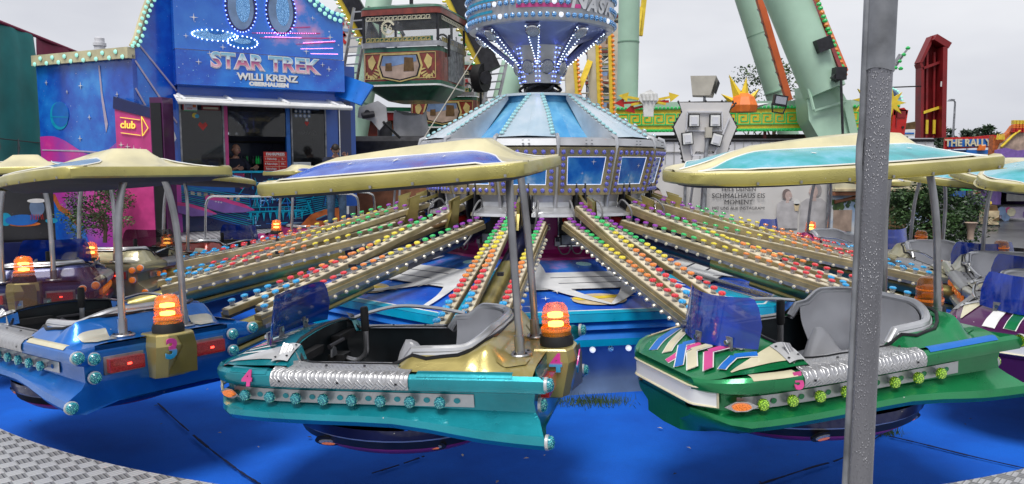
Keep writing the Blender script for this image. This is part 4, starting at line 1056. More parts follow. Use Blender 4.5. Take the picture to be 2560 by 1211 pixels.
gondola('g', 'far blue gondola hidden straight behind the centre tower', 176, 'blue', 'blue', 'gold', 'cap_teal', 'can_blue', 'blue_sheet', None, False, pitch=3, dz=-0.14, rb=5.0)
gondola('g', 'green gondola with interlaced ribbon painting on its nose and lime side bulbs', -25.0, 'green', 'green', 'navy', 'cap_lime', 'can_teal', 'blue_sheet', '5', False, yaw=4, pitch=3.2, roll=-.5, rb=5.24, dz=.055, canop=.5, croll=-2.5, cx=(.99, .07))
gondola('g', 'dark purple gondola with pink, cream and green nose stripes at the right frame edge', -56, 'purple', 'purple', 'purple', 'cap_amber', 'can_teal', 'blue_sheet', None, False, pitch=3, dz=-0.04, rb=5.3, decals='stripes')
gondola('g', 'pearl gondola with silver seat half cut by the right frame edge', -76, 'pearl', 'pearl', 'cream', 'cap_amber', 'can_teal', 'blue_sheet', None, False, pitch=3, dz=-0.07, rb=5.1, decals='stripes')
gondola('g', 'olive gold gondola with pink, green and blue nose stripes before the right bush', -94, 'champagne', 'champagne', 'champagne', 'cap_amber', 'can_teal', 'blue_sheet', None, False, pitch=3, dz=-0.1, rb=4.95, decals='stripes', lpl='champagne')
gondola('g', 'magenta gondola with silver seat in front of the landscape banner', -119, 'magenta', 'magenta', 'teal', 'cap_amber', 'can_purple', 'blue_sheet', None, True, pitch=3, dz=-0.13, rb=4.95, decals='stripes')
gondola('g', 'far blue gondola behind the purple bulbs right of the tower', -146, 'blue', 'blue', 'gold', 'cap_teal', 'can_teal', 'blue_sheet', None, False, pitch=3, dz=-0.14, rb=5.0)
# ============================================================ left background: tent, facade, ticket booth
def wall(A, B, name, label, cat):
    """a thing standing on the line A-B; local x along it, y up, z to the front"""
    A, B = Vector((*A, 0)), Vector((*B, 0)); t_ = thing(name, label, cat)
    F = frame(A, B-A, (0, 0, 1)); t_.matrix_world = F; return t_, (B-A).length
BV = dict(U=(1, 0, 0), V=(0, 1, 0), W=(0, 0, 1))
bulb2 = MB(); bulb2.lathe([(.034, 0), (.044, .012), (.034, .03), (.01, .04)], ['chrome', 'cap_mint', 'cap_mint'], 10); BUM = bulb2.mesh('bulb')
# --- teal and maroon tent side
tn, L = wall((-10.5, 15.2), (-11.6, 20.8), 'tarpaulin_tent', 'tall tent side in teal and maroon tarpaulin at the left frame edge', 'tent')
m = MB()
def tp(i, j): return (-.5+(L*.50+.5)*i, .35+(4.95-.35)*j, .04*sin(i*9)+.05*sin(j*7+i*3)+.03*sin(i*23))
m.grid(tp, 20, 20, 'tent_teal'); m.build('teal_sheet', tn)
m = MB(); m.grid(lambda i, j: (L*.50+L*.50*i, .35+(4.95-.35-.45*0)*j, .04*sin(2.4+i*9)+.03*sin(j*6)), 20, 20, 'maroon'); m.build('maroon_sheet', tn)
m = MB(); m.tube([(-.5, 4.97, 0), (L, 4.97, 0)], .04, 'maroon', 8); m.tube([(-.5, 2.55, .10), (L*.4, 2.5, .08), (L, 2.55, .08)], .012, 'ink', 6)
for x in (.4, 1.3, 2.6): m.tube([(x, 2.55, .12), (x+.05, 2.35, .12), (x-.04, 2.2, .12), (x, 2.5, .12)], .012, 'cable', 6)
m.build('rope', tn)
# --- far chimney
m = MB(); P = at(250, 128, 160); m.lathe([(1.1, -8), (1.05, 1.2), (1.25, 1.3), (1.25, 1.9), (.95, 1.95), (.95, 2.9), (.8, 3.0)], 'fence_white', 16)
o = m.build('chimney'); o.location = (P.x, P.y, P.z-.3); tag(o, 'pale round chimney far away behind the painted facade', 'chimney')
# --- painted facade
fa, L = wall((-9.42, 15.3), (-6.95, 14.15), 'painted_facade', 'airbrushed facade wall with night sky above and pink clouds below, left of the booth', 'facade')
m = MB(); m.box((L/2, 2.2, -.06), (L, 3.6, .1), 'sp_fac'); m.build('wall_panel', fa, 0)
m = MB()
def clip(xs): return xs
def top_edge(i): return 2.55-.25*sin(i*3.0)+.12*sin(i*8)
m.grid(lambda i, j: (L*i, .42+(top_edge(i)-.42)*j, .0), 40, 10, 'sp_fac_pink')
m.prism(circ((.62, 2.95), .27, 28), .006, 'cyan', (0, 0, -.006), **BV); m.prism(circ((.66, 2.98), .245, 28), .009, 'royal', (0, 0, -.006), **BV)
m.prism([(.36, 2.93), (.88, 2.91), (.88, 2.925), (.36, 2.945)], .010, 'cyan', (0, 0, -.004), **BV)
m.prism([(1.82, 3.85), (1.86, 3.85), (1.90, 3.3), (2.0, 2.75), (1.94, 2.6), (1.86, 3.2)], .005, 'lilac', (0, 0, -.004), **BV)
m.prism([(.05, 2.30), (1.1, 2.28), (2.1, 2.22), (2.1, 2.20), (1.1, 2.25), (.05, 2.28)], .012, 'lilac', (0, 0, -.004), **BV)
m.prism([(.1, .45), (.1, 1.35), (.35, 1.42), (.5, 1.2), (.75, 1.1), (1.0, .85), (1.15, .8), (1.3, .45)], .012, 'sp_fac', (0, 0, 0), **BV)
m.prism([(.1, 1.35), (.35, 1.42), (.5, 1.2), (.75, 1.1), (1.0, .85), (.98, .8), (.7, 1.0), (.45, 1.1), (.3, 1.32), (.1, 1.25)], .016, 'brick_orange', (0, 0, 0), **BV)
m.prism([(.3, 1.65), (1.4, 2.05), (.95, 1.75), (1.3, 1.72)], .006, 'lilac', (0, 0, 0), **BV)
for x, y, r in ((1.3, 3.5, .07), (.9, 3.4, .04), (1.5, 2.9, .05), (.3, 3.6, .05), (2.3, 3.3, .05), (1.2, 2.5, .06), (.5, 2.0, .05)): m.prism(star4((x, y), r), .008, 'white', (0, 0, 0), **BV)
m.build('airbrush_picture', fa, 30)
m = MB(); m.box((L/2, 4.03, .0), (L, .20, .16), 'gold_pale'); ls = m.build('lamp_strip', fa, 0)
for i in range(15):
    put('bulb', BUM, ls, (.12+(L-.24)*i/14, 4.00+(.055 if i % 2 else -.045), .08))
# --- slanted wing between facade and booth with lamp edge
wg, L2 = wall((-6.93, 14.2), (-6.43, 14.8), 'facade_wing', 'blue slanted facade wing with a curved lamp studded edge beside the booth', 'facade')
WE = [(0, 4.15), (.08, 4.3), (.16, 4.55), (.24, 4.78), (.32, 4.98), (.46, 5.2), (.62, 5.45), (.80, 5.7)]
m = MB(); m.prism([(0, .4), (L2, .4), (L2, 5.7)]+WE[::-1], .08, 'sp_fac', (0, 0, -.09), **BV)
for a, b in (((.02, 3.9), (.75, 2.8)), ((.0, 3.4), (.6, 2.3)), ((.1, 4.2), (.78, 3.4))): m.bar((*a, .0), (*b, 0), .03, .02, 'lilac', (0, 0, 1))
m.prism([(.25, 3.0), (.35, 3.15), (.62, 2.85), (.72, 2.5), (.60, 2.3), (.4, 2.5)], .02, 'silver_white', (0, 0, 0), **BV); m.prism([(.36, 2.95), (.52, 2.85), (.6, 2.6), (.48, 2.55)], .03, 'skirt_blue', (0, 0, 0), **BV)
m.prism([(.0, .4), (L2, .4), (L2, 1.9), (.4, 2.1), (0, 2.4)], .006, 'sp_fac_pink', (0, 0, -.008), **BV)
m.build('wing_panel', wg, 0)
m = MB(); m.tube([(a, b, -.03) for a, b in WE], .07, 'gold_pale', 8); we = m.build('lamp_edge', wg)
P = bez([(a, b, 0) for a, b in WE], 4)
for i, p in enumerate(P): put('bulb', BUM, we, (p.x+(.05 if i % 2 else -.04), p.y, .05), None, (.8, .8, .8))
# --- neon club box
A_, B_ = at(288, 300, 14.1), at(386, 300, 13.95)
cb, Lc = wall((A_.x, A_.y), (B_.x, B_.y), 'arcade_column', 'pink painted box with the word club and a dark cabinet beside it', 'cabinet')
m = MB(); m.prism([(0, 0.41), (Lc, 0.41), (Lc, 2.95), (.0, 3.15)], .12, 'pink', (0, 0, -.12), **BV); m.prism([(-.02, 3.02), (Lc+.02, 2.82), (Lc+.02, 3.0), (0, 3.24)], .14, 'navy', (0, 0, -.12), **BV)
m.bar((.0, 2.1, .01), (Lc, 2.0, .01), .03, .02, 'purple', (0, 0, 1)); 
for i in range(7): m.bar((.06+i*.1, 2.1, .01), (.06+i*.1, 1.7, .01), .02, .015, 'purple', (0, 0, 1))
pn_ = m.build('pink_board', cb, 0)
txt('word', 'club', .19, 'neon_yellow', cb, frame((.27, 2.72, .02), (1, -.10, 0), (0, 1, 0)), .004)
m = MB()
for y0 in (2.86, 2.58): m.bar((.12, y0, .02), (.52, y0-.05, .02), .012, .012, 'neon_yellow', (0, 0, 1))
for a, b in (((.56, 2.87), (.68, 2.66)), ((.68, 2.66), (.56, 2.52)), ((.56, 2.52), (.56, 2.87))): m.bar((*a, .02), (*b, .02), .012, .012, 'neon_yellow', (0, 0, 1))
m.build('neon_arrow', cb, 0)
m = MB(); 
for i in range(5): m.prism(star4((.1+i*.13, 2.36-i*.035), .06), .01, 'white', (0, 0, .0), **BV)
m.build('painted_stars', cb, 0)
m = MB(); m.box((Lc+.14, 1.8, -.02), (.26, 2.8, .3), 'purple'); m.box((Lc+.14, 1.8, .14), (.20, 2.6, .02), 'black'); m.build('cabinet', cb, 0)
# --- black panel with blue figure, far left below the canopy
A_, B_ = at(-90, 500, 13.6), at(134, 500, 14.3)
bp, Lb = wall((A_.x, A_.y), (B_.x, B_.y), 'black_show_panel', 'black panel with blue and orange swirls at the far left below the canopy', 'panel')
m = MB(); m.box((Lb/2, 1.2, -.05), (Lb, 1.6, .08), 'sp_black'); m.build('board', bp, 0)
m = MB()
for c_, r1, r2, mt in (((.85, .98), .26, .10, 'royal'), ((1.1, 1.2), .12, .16, 'skirt_blue'), ((1.1, 1.33), .15, .04, 'white'), ((.9, .90), .24, .04, 'orange'), ((1.08, 1.12), .08, .12, 'royal'), ((1.32, .95), .1, .05, 'cyan'), ((.6, 1.0), .1, .12, 'cyan')):
    m.prism(circ(c_, r1, 20, r2), .006+random.random()*.01, mt, (0, 0, 0), **BV)
for i in range(7): m.bar((1.0+i*.03, 1.08, .02), (1.0+i*.03+random.uniform(-.02, .02), .98, .02), .008, .01, 'pure_red', (0, 0, 1))
m.build('painted_swirl', bp, 0)
m = MB(); m.box((Lb/2, .35, .3), (Lb, .5, .06), 'navy'); m.build('low_board', bp, 0)

# --- ticket booth
bo, LB = wall((-6.43, 14.8), (-3.71, 16.4), 'ticket_booth', 'blue ticket booth with chrome lettering, dark windows and airbrushed front', 'booth')
m = MB(); m.box((LB/2+.3, .545, .45), (LB+1.6, .27, 2.1), 'tread'); m.build('step_floor', bo, 0)
# front wall: mural below the counter
m = MB(); m.box((LB/2-.05, 1.26, -.05), (LB+.1, 1.14, .08), 'facade_dark'); mu = m.build('front_panel', bo, 0)
m = MB(); rnd = random.Random(5)
def q(poly, mt, z): m.prism(poly, .0015, mt, (0, 0, z-.009), **BV)
q([(0, 1.5), (1.0, 1.45), (1.0, 1.83), (0, 1.83)], 'royal', .001)
q([(.05, 1.6), (.3, 1.58), (.3, 1.72), (.05, 1.74)], 'brick_orange', .004); q([(.42, 1.60), (.75, 1.56), (.75, 1.68), (.42, 1.72)], 'brick_orange', .004)
for i in range(9): x = .05+i*.12; q([(x, 1.44-.02*i), (x+.07, 1.43-.02*i), (x+.07, 1.50-.02*i), (x, 1.51-.02*i)], 'sand', .004)
for i in range(16):
    y = .72+i*.045; q([(0, y+.4-.012*i), (1.3, y-.02), (1.3, y-.005), (0, y+.415-.012*i)], 'cyan' if i % 3 else 'royal', .004)
for i in range(70):
    x = rnd.uniform(1.15, 2.3); y = rnd.uniform(.75, 1.7); w_ = rnd.uniform(.02, .3); h = rnd.choice((.012, .018, .03, .2))
    if h > .1: w_ = .018
    q([(x, y), (x+w_, y), (x+w_, y+h), (x, y+h)], rnd.choice(('cyan', 'cyan', 'royal', 'skirt_blue', 'cap_sky')), .004+.0004*i)
for i in range(26):
    x = rnd.uniform(1.15, 3.1); y = rnd.uniform(1.2, 1.75); a = rnd.uniform(-.3, .3); q([(x, y), (x+.02, y), (x+a+.02, y-.35), (x+a, y-.35)], rnd.choice(('cyan', 'royal', 'navy')), .034+.0003*i)
for i in range(12): q([(2.2, .9+i*.05), (3.12, 1.12+i*.035), (3.12, 1.13+i*.035), (2.2, .915+i*.05)], 'cyan', .036)
for i in range(9): x = 1.25+i*.13; q([(x, 1.02), (x+.06, 1.02), (x+.03, .84)], 'cyan', .040)
q([(1.2, 1.03), (2.45, 1.03), (2.45, 1.06), (1.2, 1.06)], 'cyan', .041); q([(1.2, 1.12), (2.45, 1.12), (2.45, 1.135), (1.2, 1.135)], 'cyan', .041)
for i in range(11): x = 1.2+i*.125; q([(x, 1.06), (x+.012, 1.06), (x+.012, 1.12), (x, 1.12)], 'cyan', .041)
for dx, dy, s_ in ((.42, 1.2, 1), (-.12, 1.12, .8)):
    P = [(0, .16), (.04, .2), (.3, .16), (.75, .0), (.95, -.12), (.75, -.16), (.35, -.16), (.05, -.06)]
    q([(dx+a*s_, dy+b*s_) for a, b in P], 'pink', .046); q([(dx+a*s_, dy+b*s_) for a, b in [(0, .12), (.3, .08), (.9, -.12), (.75, -.16), (.35, -.16), (.05, -.06)]], 'violet', .049)
for i in range(3): q(star4((.62+i*.05, 1.27-i*.01), .03), 'white', .052)
q([(2.25, .70), (2.5, .95), (2.8, 1.05), (3.12, 1.08), (3.12, .70)], 'brick_orange', .046); q([(2.6, .82), (2.85, .92), (3.05, .9), (2.9, .8)], 'facade_dark', .049); q([(2.62, .86), (2.84, .94), (2.84, .92), (2.62, .84)], 'cyan', .051)
q([(1.0, 1.6), (1.15, 1.5), (1.2, 1.83), (1.0, 1.83)], 'pink', .005)
m.build('airbrush_mural', mu, 0)
m = MB(); m.box((LB/2-.05, 1.855, .06), (LB+.2, .04, .26), 'cyan'); m.build('counter', bo, 0)
# body of the booth, open behind the panes
for x, y, w_, h, z, mt in ((-.0, 2.55, .06, 1.4, -.05, 'facade_blue'), (.87, 2.55, .07, 1.4, -.03, 'pink'), (2.09, 2.55, .08, 1.4, -.03, 'royal'), (3.02, 2.1, .26, 2.9, -.06, 'facade_blue'), (.035, 2.55, .03, 1.38, .015, 'galv'), (.82, 2.55, .03, 1.38, .015, 'galv'), (2.16, 2.55, .03, 1.38, .015, 'galv'), (2.87, 2.55, .03, 1.38, .015, 'galv')):
    m = MB(); m.box((x, y, z), (w_, h, .10 if h > 1.39 else .04), mt); m.build('window_post', bo, 0)
m = MB(); m.box((LB/2, 2.1, -1.9), (LB, 2.9, .06), 'facade_dark'); m.box((-.02, 2.1, -1.0), (.05, 2.9, 1.8), 'facade_blue'); m.box((LB, 2.1, -1.0), (.05, 2.9, 1.8), 'facade_blue'); m.box((LB/2, 3.56, -.95), (LB+.1, .06, 2.0), 'facade_blue'); m.box((LB/2, .70, -1.0), (LB, .05, 1.8), 'black')
m.box((LB/2, 2.0, -1.6), (LB-.2, .03, .4), 'dark_metal'); m.box((LB/2, 2.5, -1.6), (LB-.2, .03, .3), 'dark_metal'); m.build('cabin_shell', bo, 0)
for x0, x1 in ((.05, .80), (2.18, 2.85)):
    m = MB(); m.box(((x0+x1)/2, 2.55, .0), (x1-x0, 1.36, .012), 'glass_dark'); m.build('window', bo, 0)
m = MB(); m.box((1.48, 2.9, -.02), (1.12, .66, .012), 'glass_dark'); m.build('window', bo, 0)
m = MB(); m.box((LB/2, 3.36, .02), (LB, .34, .16), 'facade_blue'); m.build('lintel', bo, 0)
m = MB(); m.prism([(-.05, 3.50), (LB+.02, 3.50), (LB+.02, 4.14), (-.05, 4.14)], .42, 'sp_fac', (0, 0, 0), **BV); fc = m.build('fascia', bo, 0)
txt('lettering', 'STAR TREK', .40, 'chrome_txt', fc, frame((1.60, 3.965, .432), (1, -.012, 0), (0, 1, 0)), .006, .006, 1.04, 'CENTER', .0)
txt('lettering_outline', 'STAR TREK', .40, 'white', fc, frame((1.60, 3.965, .424), (1, -.012, 0), (0, 1, 0)), .022, .004, 1.04, 'CENTER', .0)
txt('lettering_outline', 'WILLI KRENZ', .175, 'facade_dark', fc, frame((1.635, 3.69, .421), (1, 0, 0), (0, 1, 0)), .010, .003, 1.1)
txt('lettering', 'WILLI KRENZ', .175, 'white', fc, frame((1.62, 3.70, .428), (1, 0, 0), (0, 1, 0)), .008, .005, 1.1)
txt('lettering', 'OBERHAUSEN', .10, 'white', fc, frame((1.64, 3.57, .425), (1, 0, 0), (0, 1, 0)), .008, .005, 1.2)
m = MB()
for i in range(60): m.prism(circ((rnd.uniform(0, LB), rnd.uniform(3.53, 4.12)), rnd.uniform(.005, .014), 6), .003, 'cap_sky', (0, 0, .42), **BV)
for x, y, r in ((.35, 3.93, .06), (.55, 4.10, .05), (2.85, 3.95, .06), (2.72, 4.03, .05)): m.prism(star4((x, y), r), .010, 'white', (0, 0, .42), **BV)
m.build('painted_stars', fc, 0)
top = [(LB+.02, 4.16), (LB+.02, 5.10), (2.95, 5.14), (2.75, 5.25), (2.55, 5.42), (2.35, 5.6), (2.0, 5.85), (1.5, 6.1), (.8, 6.2), (-.05, 5.9), (-.05, 4.16)]
m = MB(); m.prism(top, .36, 'sp_top', (0, 0, .02), **BV); up = m.build('upper_sign', bo, 0)
m = MB()
def u2(poly, mt, z): m.prism(poly, .003, mt, (0, 0, .38+z), **BV)
for cx_, cy_ in ((1.16, 5.02), (1.92, 5.02)):
    u2(circ((cx_, cy_), .30, 28, .48), 'navy', .000); u2(circ((cx_, cy_), .24, 28, .42), 'skirt_blue', .003); u2(circ((cx_+.04, cy_+.02), .13, 20, .3), 'cap_sky', .006)
u2(circ((.665, 4.45), .40, 28, .095), 'cap_sky', .003); u2(circ((.70, 4.52), .15, 16, .05), 'royal', .006); u2(circ((1.17, 4.36), .27, 24, .11), 'royal', .009); u2(circ((1.17, 4.38), .16, 20, .05), 'cap_sky', .012)
for y0, x0, x1 in ((4.55, 1.35, 2.7), (4.47, 1.5, 2.9), (4.66, 1.7, 2.5), (4.40, 2.2, 3.0)): u2([(x0, y0), (x1, y0+.10), (x1, y0+.12), (x0, y0+.01)], 'pink', .002)
for x, y, r in ((.3, 4.75, .08), (.15, 4.4, .05), (2.9, 4.6, .07), (2.4, 4.28, .07), (.8, 4.24, .06), (2.55, 4.95, .05)): u2(star4((x, y), r), 'white', .014)
m.build('painted_picture', up, 0)
lm = {k: None for k in ('led_blue', 'led_white', 'led_pink')}
for k in lm: b = MB(); b.lathe([(.013, 0), (.010, .012)], k, 6); lm[k] = b.mesh('led')
n = 0
def leds(pts, k):
    for x, y in pts: put('led', lm[k], up, (x, y, .395))
for cx_ in (1.16, 1.92): leds([(cx_+.29*cos(a*2*pi/34), 5.02+.47*sin(a*2*pi/34)) for a in range(34) if 5.02+.47*sin(a*2*pi/34) < 5.3], 'led_blue')
leds([(.665+.41*cos(a*2*pi/26), 4.45+.10*sin(a*2*pi/26)) for a in range(26)], 'led_white'); leds([(1.17+.28*cos(a*2*pi/20), 4.36+.115*sin(a*2*pi/20)) for a in range(20)], 'led_white')
m = MB()
for (a, b) in (((1.45, 4.56), (2.6, 4.65)), ((1.6, 4.50), (2.3, 4.54)), ((2.35, 4.44), (3.0, 4.53)), ((2.3, 4.32), (2.95, 4.38)), ((2.5, 4.24), (3.05, 4.27))):
    for i in range(26): t_ = i/25; m.lathe([(.007, 0), (.005, .01)], 'led_pink', 5, c=(a[0]+(b[0]-a[0])*t_, a[1]+(b[1]-a[1])*t_, .39))
lp_ = m.build('light_line', up, 0); lp_['kind'] = 'stuff'
P = bez([(LB+.0, 5.06, 0), (2.95, 5.1, 0), (2.75, 5.21, 0), (2.55, 5.37, 0), (2.35, 5.55, 0), (2.0, 5.8, 0)], 4)
for i, p in enumerate(P): put('bulb', BUM, up, (p.x, p.y-(.12 if i % 2 else .0), .40))
# folded white awning
m = MB()
def aw(i, j): return (-.08+(LB+.12)*i, 3.33-.19*j+.012*sin(j*30), .10+.62*j)
m.grid(aw, 12, 12, 'white'); m.tube([(-.08, 3.15, .74), (LB+.06, 3.15, .74)], .045, 'white', 8); m.tube([(-.08, 3.24, .55), (LB+.06, 3.20, .55)], .016, 'white', 6)
for x in (.0, .85, 1.9, 2.9): m.bar((x, 3.34, .10), (x+.05, 3.19, .74), .05, .04, 'white')
m.build('awning', bo, 30)
# stickers on the panes
m = MB(); rn = random.Random(3)
def stk(x, y, w_, h, mt, z=.0): m.box((x, y, .010+z), (w_, h, .002), mt)
stk(.22, 3.12, .26, .16, 'white'); stk(.22, 3.04, .26, .02, 'green', .002); stk(.10, 3.12, .02, .16, 'pure_red', .002); stk(.30, 3.13, .06, .05, 'orange', .002)
m.build('sticker', bo, 0); m = MB(); stk(.60, 3.13, .34, .14, 'dark_red'); stk(.60, 3.10, .28, .04, 'cream', .002)
m.build('sticker', bo, 0); m = MB(); stk(2.50, 3.17, .5, .06, 'skirt_blue')
for i in range(8): m.prism(circ((2.26+i % 4*.09, 3.10-(i//4)*.09), .035, 12), .002, 'skirt_blue', (0, 0, .010), **BV); m.prism(circ((2.26+i % 4*.09, 3.10-(i//4)*.09), .02, 8), .004, 'white', (0, 0, .010), **BV)
m.build('sticker', bo, 0); m = MB(); m.prism([(2.48, 2.80), (2.43, 2.87), (2.455, 2.90), (2.48, 2.88), (2.505, 2.90), (2.53, 2.87)], .003, 'pure_red', (0, 0, .010), **BV); stk(2.48, 2.93, .05, .05, 'white')
m.build('sticker', bo, 0); m = MB(); m.prism([(.44, 2.66), (.35, 2.77), (.39, 2.83), (.44, 2.79), (.49, 2.83), (.53, 2.77)], .003, 'pure_red', (0, 0, .010), **BV); m.build('sticker', bo, 0); m = MB(); m.prism(circ((.30, 2.95), .05, 12), .003, 'yellow', (0, 0, .010), **BV); m.prism(circ((.34, 2.94), .04, 12), .004, 'cyan', (0, 0, .010), **BV)
m.build('sticker', bo, 0)
txt('sticker_text', 'Chronik', .05, 'ink', bo, frame((.21, 3.16, .016), (1, 0, 0), (0, 1, 0)), 0, .001); txt('sticker_text', '2006', .05, 'pure_red', bo, frame((.21, 3.08, .016), (1, 0, 0), (0, 1, 0)), 0, .001)
for s_, x, y in (('Golden', 1.55, 2.92), ('Chip', 1.4, 2.68), ('Golden', 2.5, 2.66)): txt('window_text', s_, .14, 'neon_yellow' if x < 2 else 'grey_shutter', bo, frame((x, y, -.03 if x < 2 else .0), (-1, 0, 0), (0, 1, 0)), -.002, .001, 1, 'CENTER', .3)
m = MB()
for i in range(26):
    x = rn.uniform(.95, 2.0); m.lathe([(.02, 0), (.022, .10), (.008, .14), (.008, .17)], rn.choice(('glass_clear', 'brown', 'cap_green', 'galv')), 8, c=(x, -1.55, 0))
m.v = [(x, 2.02+z, y) for x, y, z in m.v]; kk = m.build('bottle_row', bo); kk['kind'] = 'stuff'
m = MB(); 
for x in (1.0, 1.05, 1.2): m.lathe([(.02, 0), (.03, .02), (.01, .05)], 'cap_white', 8, c=(x, 0, 0)); 
m.v = [(x, 2.62+z, -.7+y) for x, y, z in m.v]; m.build('ceiling_spot', bo)
m = MB(); m.box((2.35, 1.97, .05), (.36, .16, .01), 'white'); 
for i in range(4): m.box((2.38, 2.02-.03*i, .057), (.26, .008, .004), 'grey_shutter')
m.build('notice', bo, 0)
# price sign hanging in the open hatch
ps = MB(); ps.box((0, 0, 0), (.47, .40, .015), 'pure_red'); 
for y in (.10, -.0, -.10): ps.box((0, y, .009), (.43, .006, .004), 'cream')
ps.box((.07, -.06, .009), (.006, .22, .004), 'cream')
o = ps.build('price_board', None, 0); F = bo.matrix_world @ Matrix.Translation((1.80, 2.06, .06)); o.matrix_world = F; tag(o, 'red price board hanging in the open hatch of the ticket booth', 'price sign')
txt('price_text', 'FAHRPREIS', .078, 'white', o, Matrix.Translation((0, .15, .012)), .003, .002)
for y, a, b in ((.055, '1 Fahrchip', '3.-'), (-.045, '4 Fahrchips', '10.-'), (-.145, 'Fahrchips', '')):
    txt('price_text', a, .055, 'white', o, Matrix.Translation((-.09, y, .012)), .001, .002)
    if b: txt('price_text', b, .055, 'white', o, Matrix.Translation((.15, y, .012)), .001, .002)
# blue cabinet and raised flap right of the booth
m = MB(); m.box((3.32, 2.6, -.45), (.5, 3.9-.9, .7), 'facade_blue'); m.box((3.33, 2.75, -.09), (.26, 1.2, .02), 'facade_dark'); m.box((3.20, 2.75, -.07), (.02, 1.2, .03), 'chrome'); m.build('side_cabinet', bo, 0)
m = MB(); m.bar((3.1, 3.72, -.1), (3.55, 3.42, .75), .5, .04, 'royal'); m.build('side_flap', bo, 0)
# chrome railings on the walkway
def rail(name, pts, d, lab):
    m = MB(); P = bez([at(x, y, d) for x, y in pts], 6); m.tube(P, .022, 'chrome', 8); o = m.build(name); tag(o, lab, 'railing')
rail('railing', [(513, 612), (514, 540), (516, 508), (528, 492), (560, 491), (640, 491), (760, 490)], 13.6, 'chrome railing in front of the blue booth mural')
rail('railing', [(760, 486), (860, 485), (884, 488), (895, 505), (897, 575)], 15.2, 'chrome railing beside the standing man, the left one of two')
rail('railing', [(860, 480), (905, 481), (925, 484), (935, 500), (937, 575)], 15.9, 'chrome railing right of the standing man, the farther of two')

# ---- leaves
def bush(name, c, rx, ry, rz, n, label, trunk=None, leaf=.05, seed=1, clumps=26, mats=('leaf_a', 'leaf_b', 'leaf_c')):
    rn = random.Random(seed); t_ = thing(name, label, 'tree' if trunk else 'bush', (c[0], c[1], c[2]-rz if trunk is None else trunk))
    base = t_.location.copy(); m = MB(); cl = []
    for i in range(clumps):
        while True:
            p = Vector((rn.uniform(-1, 1), rn.uniform(-1, 1), rn.uniform(-1, 1)))
            if .25 < p.length < 1: break
        cl.append((Vector((p.x*rx, p.y*ry, p.z*rz)), rn.uniform(.22, .42), rn.choice(mats)))
    for i in range(n):
        k, s_, mt = rn.choice(cl); d = Vector((rn.gauss(0, 1), rn.gauss(0, 1), rn.gauss(0, 1))).normalized()*rn.uniform(.4, 1)*s_
        p = Vector(c)-base+k+Vector((d.x*rx, d.y*ry, d.z*rz*.9))
        a = Vector((rn.gauss(0, 1), rn.gauss(0, 1), rn.gauss(0, .6))).normalized(); b = a.cross(Vector((rn.gauss(0, 1), rn.gauss(0, 1), rn.gauss(0, 1)))).normalized()
        L_ = leaf*rn.uniform(.6, 1.3); W_ = L_*.42
        m.add([p, p+a*L_*.5+b*W_*.5, p+a*L_, p+a*L_*.5-b*W_*.5], [(0, 1, 2, 3)], mt if rn.random() < .7 else rn.choice(mats))
    m.build('foliage', t_, 0)
    m = MB(); b0 = Vector((0, 0, 0)); cc = Vector(c)-base
    m.tube([b0, cc*.5+Vector((.03, 0, 0)), cc], [.03*rz*2.2, .022*rz*2, .01], 'leafy_trunk', 7)
    for k, s_, mt in cl[:14]:
        st = cc*rn.uniform(.3, .9); m.tube([st, (st+cc+k)/2+Vector((rn.uniform(-.05, .05), 0, .03)), cc+k], [.014*rz*1.6, .010*rz*1.5, .004], 'leafy_trunk', 5)
    m.build('branches', t_); return t_
P = at(258, 528, 13.4); bush('leafy_shrub', (P.x, P.y, P.z+.02), .62, .5, .58, 3800, 'loose green shrub standing in front of the pink facade on the left', None, .055, 4, 34)
# ============================================================ fairground behind: wheel, fences, stalls
def bp_(m, a, b, wpx, mat, dep=None, h=None):
    """a bar between two pixels, each with its distance; width given in pixels"""
    A, B = at(*a), at(*b); w_ = wpx/FPX*(a[2]+b[2])/2
    m.bar(A, B, w_, h or w_, mat, (0, 1, 0)); return w_
def tube_px(m, pts, wpx, mat, n=16):
    P = [at(*p) for p in pts]; r = [wpx_/FPX*p[2]/2 for p, wpx_ in zip(pts, wpx if isinstance(wpx, list) else [wpx]*len(pts))]
    m.tube(P, r, mat, n)
fw = thing('ferris_wheel', 'big wheel with mint green legs, yellow spokes and a green and gold base beam', 'big wheel', (0, 24, 0))
IM = fw.location.copy()
def fb(m, name, par=None, sm=35):
    m.v = [(x-IM.x, y-IM.y, z-IM.z) for x, y, z in m.v]; return m.build(name, par or fw, sm)
def leg(pts, w_): m = MB(); tube_px(m, pts, w_, 'mint', 20); return m
for pts, w_ in (([(955, -40, 22), (876, 400, 20.7)], 62), ([(1330, -20, 23), (1223, 400, 22)], 60), ([(1574, -40, 24), (1566, 372, 24)], 52), ([(1855, -60, 27), (1975, 350, 27)], [66, 48])):
    m = leg(pts, w_); 
    for f_ in (.35, .7): 
        A, B = at(*pts[0]), at(*pts[1]); p = A.lerp(B, f_); d = (B-A).normalized(); r = (w_ if not isinstance(w_, list) else 58)/FPX*p.y/2; m.tube([p-d*.02, p+d*.02], r*1.04, 'mint_dark', 20)
    fb(m, 'leg')
m = MB(); tube_px(m, [(1945, -60, 22.5), (2062, 232, 22)], [104, 100], 'mint', 24)
F = [at(2015, 215, 22.0), at(2092, 205, 22.0), at(2118, 252, 21.8), at(2150, 405, 21.6), at(2082, 405, 21.6), at(2022, 300, 21.8)]
cy = Vector((0, .9, 0)); m.add(F+[p+cy for p in F], [tuple(range(6)), tuple(range(6, 12))[::-1]]+[(i, i+6, (i+1) % 6+6, (i+1) % 6) for i in range(6)], 'mint')
G_ = [at(2068, 346, 21.3), at(2030, 262, 21.5), at(2022, 300, 21.9), at(2040, 346, 22)]
